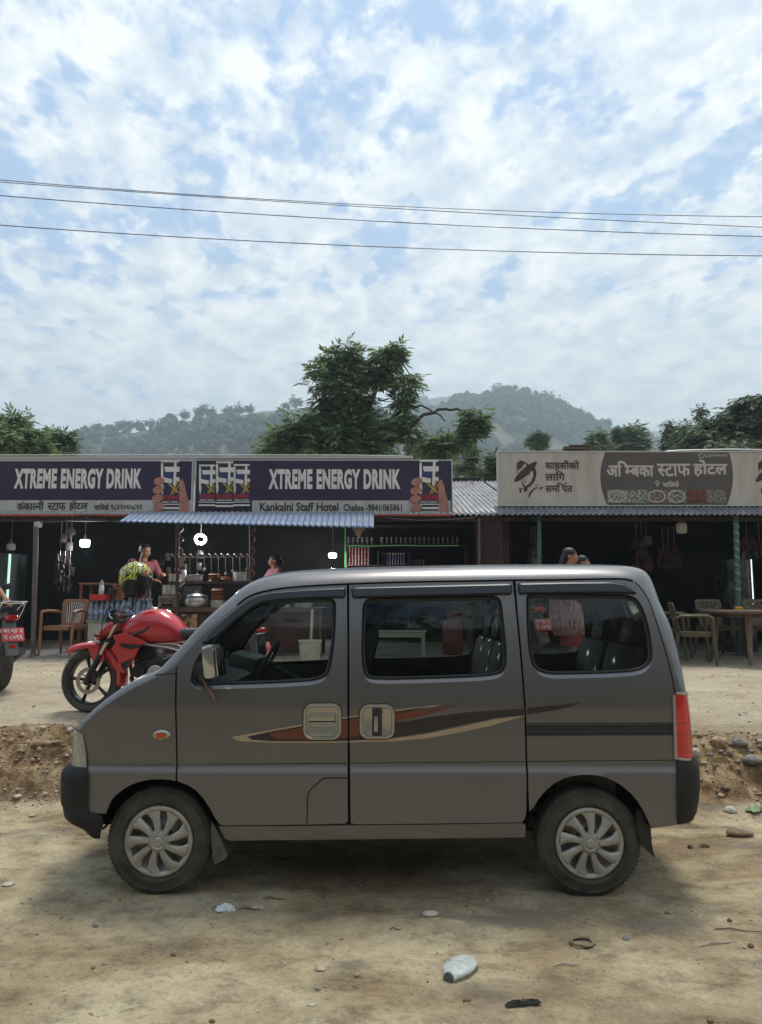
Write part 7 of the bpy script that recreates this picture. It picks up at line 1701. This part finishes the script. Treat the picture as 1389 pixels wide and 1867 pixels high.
# unseen wooded slope added behind the eye to darken the van's side and windows
def near_slope():
    xs = np.linspace(-90, 90, 70); ys = np.linspace(-9, -60, 30); X, Y = np.meshgrid(xs, ys); t = np.clip((-9-Y)/16, 0, 1); Z = -.2+15*t*t*(3-2*t)+np.clip((-25-Y)/35, 0, 1)*6+fbm(X*.12, Y*.12, 4, 77)*2.2*t
    V = np.stack([X.ravel(), Y.ravel(), Z.ravel()], 1); i = (np.arange(69)[None, :]+np.arange(29)[:, None]*70).ravel(); mesh_np('hills', V, np.stack([i, i+70, i+71, i+1], 1), mat('slope_scrub', (.060, .062, .034), .95, col2=(.11, .085, .05), scale=.8, bump=.4, bscale=4), smooth=180)['kind'] = 'structure'
    bpy.data.objects[-1] if 0 else None
    rg = np.random.default_rng(5); bl = [((float(x), float(y), float(np.interp(-y, [9, 25, 60], [0, 15, 21]))+1.0), (2.2, 2.2, 1.8)) for x, y in zip(rg.uniform(-60, 60, 90), rg.uniform(-30, -14, 90))]
    V, F_ = sprays(bl, 5200, 99, .45, .5, 5); w = mesh_np('scrub', V, F_, lf_dark); tag(w, 'scrub covering the slope on this side of the road', 'scrub', kind='stuff')
near_slope()

# ------------------------------------------------------------------ power lines
wire = mat('power_cable', (.03, .03, .035), .5)
def line(pts, Y0_, Y1_, r, label):
    w = []; n = 40; us = [p[0] for p in pts]; vs = [p[1] for p in pts]; cf = np.polyfit(us, vs, 2)
    for k in range(n+1): u = us[0]+(us[-1]-us[0])*k/n; w.append(P(u, float(np.polyval(cf, u)), Y0_+(Y1_-Y0_)*k/n))
    w = [w[0]+(w[0]-w[1])*60]+w+[w[-1]+(w[-1]-w[-2])*60]
    g = MB(); g.tube(w, r, 6); o = g.build('power_line', wire, None, 60); tag(o, label, 'cable')
line([(-250, 303), (0, 330), (350, 352), (700, 374), (1050, 390), (1389, 393), (1650, 396)], 13, 15.5, .007, 'topmost of the thin cables crossing the sky')
line([(-250, 310), (0, 335), (350, 353), (700, 378), (1050, 400), (1389, 413), (1650, 424)], 13.4, 15.2, .007, 'second cable from the top, crossing the topmost one')
line([(-250, 335), (0, 355), (350, 381), (700, 405), (1050, 420), (1389, 430), (1650, 436)], 13, 15, .008, 'third cable crossing the sky, with a scrap of string caught on it')
line([(-250, 392), (0, 408), (350, 431), (700, 451), (1050, 463), (1389, 465), (1650, 466)], 12.5, 14.5, .008, 'lowest of the long cables crossing the sky')
line([(700, 850), (823, 838), (910, 829), (1060, 818), (1230, 801), (1500, 782)], 21, 24, .012, 'single cable passing low behind the two sign boards')
g = MB(); c = P(330, 379, 13.7); g.tube([c+Vector((-.03, 0, .01)), c+Vector((.04, 0, 0)), c+Vector((.07, 0, -.04)), c+Vector((.065, 0, -.09))], .004, 5); o = g.build('string_scrap', wire, None, 60); tag(o, 'short scrap of string hooked over the third cable', 'string')

# ------------------------------------------------------------------ stones, litter, gravel
def gpx(u, v):
    lo, hi = 2.4, 14.0
    for _ in range(40):
        m_ = (lo+hi)/2; p = P(u, v, m_)
        if p.z > gz(p.x, m_): lo = m_
        else: hi = m_
    p = P(u, v, lo); return Vector((p.x, lo, gz(p.x, lo)))
def rock(g, c, r, seed, sub=2, rot=0.0):
    bm = bmesh.new(); bmesh.ops.create_icosphere(bm, subdivisions=sub, radius=1); rr = random.Random(seed); k = [rr.uniform(-1, 1) for _ in range(9)]
    M_ = Matrix.Rotation(rot, 3, 'Z')
    for v in bm.verts:
        d = v.co.normalized(); f = 1+.12*math.sin(d.x*3+k[0]*3)+.10*math.sin(d.y*4+k[1]*4)+.10*math.sin(d.z*3.5+k[2]*5)+.05*math.sin((d.x+d.z)*7+k[3]*6); v.co = M_ @ Vector((d.x*r[0]*f, d.y*r[1]*f, d.z*r[2]*f))
    g.bm(bm, Matrix.Translation(c))
stm = [mat('stone_grey', (.20, .19, .17), .85, var=.3, scale=20, bump=.3, bscale=80), mat('stone_tan', (.32, .23, .14), .85, var=.25, scale=20, bump=.3, bscale=80), mat('stone_pale', (.38, .35, .28), .85, var=.2, scale=20, bump=.3, bscale=80), mat('stone_brown', (.16, .11, .07), .85, var=.3, scale=20, bump=.3, bscale=80)]
stones = [(1311, 1352, 17, 9, 1, 'peach coloured cobble on the edge of the bank behind the tail light'), (1348, 1352, 12, 8, 0, 'grey cobble beside the peach coloured cobble'), (1374, 1383, 17, 9, 0, 'flat grey cobble lower in the bank beneath the grey one'), (1266, 1371, 9, 8, 2, 'pale round stone just behind the tail light'), (1295, 1376, 6, 4, 0, 'small dark stone in the bank under the peach cobble'), (1330, 1373, 6, 4, 3, 'small brown stone between the cobbles of the bank'), (1388, 1352, 9, 5, 2, 'pale stone at the picture edge on top of the bank'),
          (68, 1357, 10, 8, 3, 'round brown stone in the hollow of the bank ahead of the van'), (87, 1354, 7, 5, 1, 'tan stone leaning on the round brown one'), (50, 1352, 6, 4, 1, 'flat tan chip on the other side of the round brown stone'), (31, 1452, 8, 4, 2, 'pale flat stone at the foot of the bank ahead of the van'), (20, 1350, 5, 4, 1, 'little tan stone near the top of the bank at the picture edge'), (28, 1470, 3, 2.4, 2, 'tiny white chip under the pale flat stone'), (58, 1487, 5, 3, 2, 'pale chip on the road ahead of the front bumper'),
          (784, 1666, 12, 6, 2, 'smooth oval pebble on the road below the sliding door'), (585, 1766, 9, 4.5, 2, 'flat pale pebble in the dark stain of the road'), (651, 1779, 4, 3.5, 1, 'small tan pebble beside the dark stain'), (580, 1804, 5, 3, 0, 'dull pebble below the flat pale one'), (569, 1833, 8, 3, 2, 'pale sliver of stone near the bottom of the picture'), (316, 1741, 5, 4, 3, 'dark clod near the litter below the front wheel'), (407, 1751, 4, 3, 1, 'tan pebble right of the dark clod'), (174, 1687, 5, 4.5, 0, 'small grey stone below and ahead of the front wheel'), (1217, 1665, 5, 3.5, 3, 'dark clod below the rear wheel'), (1330, 1678, 5, 3.5, 3, 'dark clod nearest the picture edge behind the van'), (1368, 1724, 6, 4, 3, 'brown lump on the road at the picture edge'), (850, 1823, 7, 4, 3, 'brown clod below the flattened bottle'), (1140, 1711, 6, 4, 0, 'grey green chip right of the rusty ring'), (1258, 1544, 5, 4, 3, 'dark stone on the road behind the rear wheel'), (1348, 1518, 20, 8, 3, 'long brown stone lying on the road behind the rear bumper'), (1330, 1476, 12, 6, 2, 'pale chip beside the green leaf'), (14, 1612, 10, 3.5, 2, 'pale crust of grit at the picture edge by the front wheel'), (388, 1862, 6, 3, 3, 'brown clod cut by the bottom of the picture'), (1295, 1862, 6, 4, 3, 'dark clod at the bottom below the rear wheel')]
for i, (u, v, ru, rv, mi, lb) in enumerate(stones):
    p = gpx(u, v+rv*.7); sc = S3(p.y); r = ru/sc; rz = max(.35*r, rv/sc); o_ = MB(); rock(o_, (0, 0, rz*.45), (r, r*.8, rz), i, 3 if ru > 8 else 2, rnd.uniform(-.5, .5)); o = o_.build('stone', stm[mi], None, 180); o.location = p; tag(o, lb, 'stone', 'loose stones on the road and bank')
def gravel():
    rg = np.random.default_rng(3); bm = bmesh.new(); bmesh.ops.create_icosphere(bm, subdivisions=1, radius=1); iv = np.array([v.co[:] for v in bm.verts]); jf = np.array([[v.index for v in f.verts] for f in bm.faces]); bm.free()
    sets = [(6500, (-4.2, 4.2), (2.7, 6.0), .0034, .95), (5200, (-4.4, 4.4), (6.0, 6.75), .008, 1.1), (4200, (-5.5, 5.5), (6.8, 11), .006, .9), (420, (-4.4, 4.4), (6.3, 6.65), .016, .7)]
    for si, (n, xr_, yr_, s0, sg) in enumerate(sets):
        x = rg.uniform(*xr_, n); y = rg.uniform(*yr_, n); k = fbm(x*1.3, y*2.2, 3, 90+si) > (-.05 if si != 1 else -.25); x, y = x[k], y[k]; n = len(x); z = ground_z(x, y)
        s = s0*np.exp(rg.normal(size=n)*.55*sg); s = np.minimum(s, s0*4); a = rg.uniform(0, 6.28, n); j = 1+rg.normal(size=(n, 12, 1))*.16
        q = iv[None]*j*s[:, None, None]*np.stack([rg.uniform(.8, 1.5, n), rg.uniform(.7, 1.1, n), rg.uniform(.45, .85, n)], 1)[:, None, :]
        c, sn = np.cos(a)[:, None], np.sin(a)[:, None]; q = np.stack([q[..., 0]*c-q[..., 1]*sn, q[..., 0]*sn+q[..., 1]*c, q[..., 2]], 2)+np.stack([x, y, z+s*.05], 1)[:, None, :]
        V = q.reshape(-1, 3); F_ = (jf[None]+np.arange(n)[:, None, None]*12).reshape(-1, 3)
        m = bpy.data.materials.get('gravel')
        if not m:
            m = bpy.data.materials.new('gravel'); m.use_nodes = True; nt = m.node_tree; b = nt.nodes['Principled BSDF']; g_ = nd(nt, 'ShaderNodeNewGeometry'); r_ = ramp(nt, [(0, (.10, .075, .05)), (.35, (.24, .18, .12)), (.75, (.33, .27, .19)), (1, (.44, .39, .31))]); nt.links.new(g_.outputs['Random Per Island'], r_.inputs[0]); nt.links.new(r_.outputs[0], b.inputs['Base Color']); b.inputs['Roughness'].default_value = .9
        o = mesh_np('gravel', V, F_, m, smooth=180); tag(o, ('fine grit scattered over the road', 'crumbly grit on the bank', 'grit over the forecourt', 'coarse pebbles along the lip of the bank')[si], 'gravel', kind='stuff')
gravel()
def crumple(name, label, cat, u, v, w, d, h, m, seed, n=14, rot=0.0, fold=1.0):
    p = gpx(u, v); g = MB(); vs = []; rr = np.random.default_rng(seed); H = np.abs(rr.normal(size=(n, n)))
    for i in range(n):
        for j in range(n):
            x = (i/(n-1)-.5); y = (j/(n-1)-.5); e = 1-.25*abs(math.sin(i*1.7+seed))*(1 if j in (0, n-1) else 0); env = (1-(2*x)**2)**.5*(1-(2*y)**2)**.5 if abs(x) < .5 and abs(y) < .5 else 0
            vs.append((x*w*e, y*d*e, .003+h*(.35+.65*env)*min(1.2, H[i, j])*fold if env > 0 else .002+.2*h*H[i, j]))
    g.add(vs, [(i*n+j, (i+1)*n+j, (i+1)*n+j+1, i*n+j+1) for i in range(n-1) for j in range(n-1)]); o = g.build(name, m, None, None); s = o.modifiers.new('s', 'SOLIDIFY'); s.thickness = .0012; o.location = p; o.rotation_euler.z = rot; return tag(o, label, cat)
crumple('crumpled_paper', 'crumpled white paper wrapper on the road behind the front wheel', 'litter', 411, 1661, .095, .06, .026, mat('paper_white', (.62, .64, .66), .6, col2=(.30, .36, .50), scale=30, sharp=(.28, .42)), 5, 9, .4)
crumple('torn_paper', 'scrap of dull paper lying among twigs right of the white wrapper', 'litter', 470, 1658, .06, .035, .012, mat('paper_dull', (.40, .38, .30), .7), 6, 7, .3)
crumple('dark_scrap', 'dark curled strip of rubber near the bottom of the picture', 'litter', 953, 1834, .150, .030, .018, mat('scrap_dark', (.045, .042, .035), .6), 8, 10, .22)
crumple('green_leaf', 'fallen green leaf at the picture edge behind the rear bumper', 'leaf', 1378, 1478, .16, .10, .03, mat('fallen_leaf', (.20, .27, .13), .6), 9, 7, .5)
crumple('brown_leaf', 'dry brown leaf beyond the dark stone behind the van', 'leaf', 1283, 1546, .07, .04, .02, mat('dry_leaf', (.10, .07, .04), .8), 10, 6, .2)
def bottle():
    p = gpx(822, 1788); t = thing('flattened_bottle', 'flattened clear plastic bottle lying on the road below the van', 'bottle', p, R(58))
    g = MB(); st = [(-.02, .012, .03), (0, .016, .036), (.015, .018, .046), (.035, .021, .060), (.06, .021, .066), (.085, .016, .058), (.11, .020, .064), (.14, .020, .060), (.165, .013, .040), (.185, .011, .018), (.20, .011, .0145)]
    n = 20; b = 0
    for i, (x, h, w) in enumerate(st):
        for k in range(n):
            a = 2*math.pi*k/n; g.v.append(Vector((x*1.05, w*math.cos(a)*(1+.06*math.sin(i*2.1+k)), .004+h+h*math.sin(a)+.006*math.sin(i*1.7)*max(0, math.sin(a)))))
    g.f = [(i*n+k, i*n+(k+1) % n, (i+1)*n+(k+1) % n, (i+1)*n+k) for i in range(len(st)-1) for k in range(n)]+[tuple(range(n))[::-1]]; g.mi = [0]*len(g.f)
    t.rotation_euler = (0, 0, R(58)); g.build('body', mat('crushed_pet', (.66, .72, .70), .25, trans=.5, ior=1.3, var=.12, scale=30, bump=.5, bscale=60), t, 40)
    g = MB(); g.lathe([(.001, -.03), (.022, -.03), (.022, -.018)], 14, Matrix.Rotation(R(90), 4, 'Y')); o = g.build('base_ring', mat('dirty_ring', (.10, .10, .09), .6), t); o.location = (-.0, 0, .02)
bottle()
p = gpx(1060, 1722); g = MB(); g.tube([(.052*math.cos(a), .046*math.sin(a), .010+.003*math.sin(a*2)) for a in np.linspace(0, 2*math.pi, 33)], .0085, 8, cap=False, squash=.8); o = g.build('rusty_ring', mat('rusty_iron', (.14, .115, .07), .8, var=.35, scale=40), None, 60); o.location = p+Vector((0, 0, .0)); tag(o, 'dull rusty iron ring lying on the road under the rear wheel', 'ring')
for i, (u, v, L_, a, lb) in enumerate(((455, 1660, .12, .1, 'thin brown twig right of the crumpled wrapper'), (500, 1641, .13, -.1, 'longer twig on the road behind the front wheel'), (1035, 1762, .14, .15, 'pale straw on the road below the rusty ring'), (1310, 1723, .20, .25, 'long pale stalk near the picture edge'), (720, 1697, .06, .0, 'short splinter by the smooth oval pebble'), (1345, 1699, .22, -.15, 'dark root across the rut at the picture edge'))):
    p = gpx(u, v); g = MB(); g.tube([(-L_/2, 0, .004), (-L_/6, .008, .010), (L_/6, -.004, .006), (L_/2, .006, .004)], [.0025, .0035, .003, .0015], 6); o = g.build('twig', stm[3] if i != 3 and i != 2 else stm[2], None, 60); o.location = p; o.rotation_euler.z = a; tag(o, lb, 'twig')

# ------------------------------------------------------------------ haze
def haze():
    g = MB(); g.box((0, 730, 149), (4200, 1740, 301)); m = bpy.data.materials.new('haze_air'); m.use_nodes = True; nt = m.node_tree; nt.nodes.clear(); out = nd(nt, 'ShaderNodeOutputMaterial'); v = nd(nt, 'ShaderNodeVolumePrincipled')
    v.inputs['Color'].default_value = (.72, .89, 1.0, 1); v.inputs['Density'].default_value = .00120; v.inputs['Anisotropy'].default_value = .2; nt.links.new(v.outputs[0], out.inputs['Volume'])
    o = g.build('haze', m, None, None); tag(o, 'pale blue haze in the valley air', 'haze', kind='stuff'); o.display_type = 'WIRE'
haze()
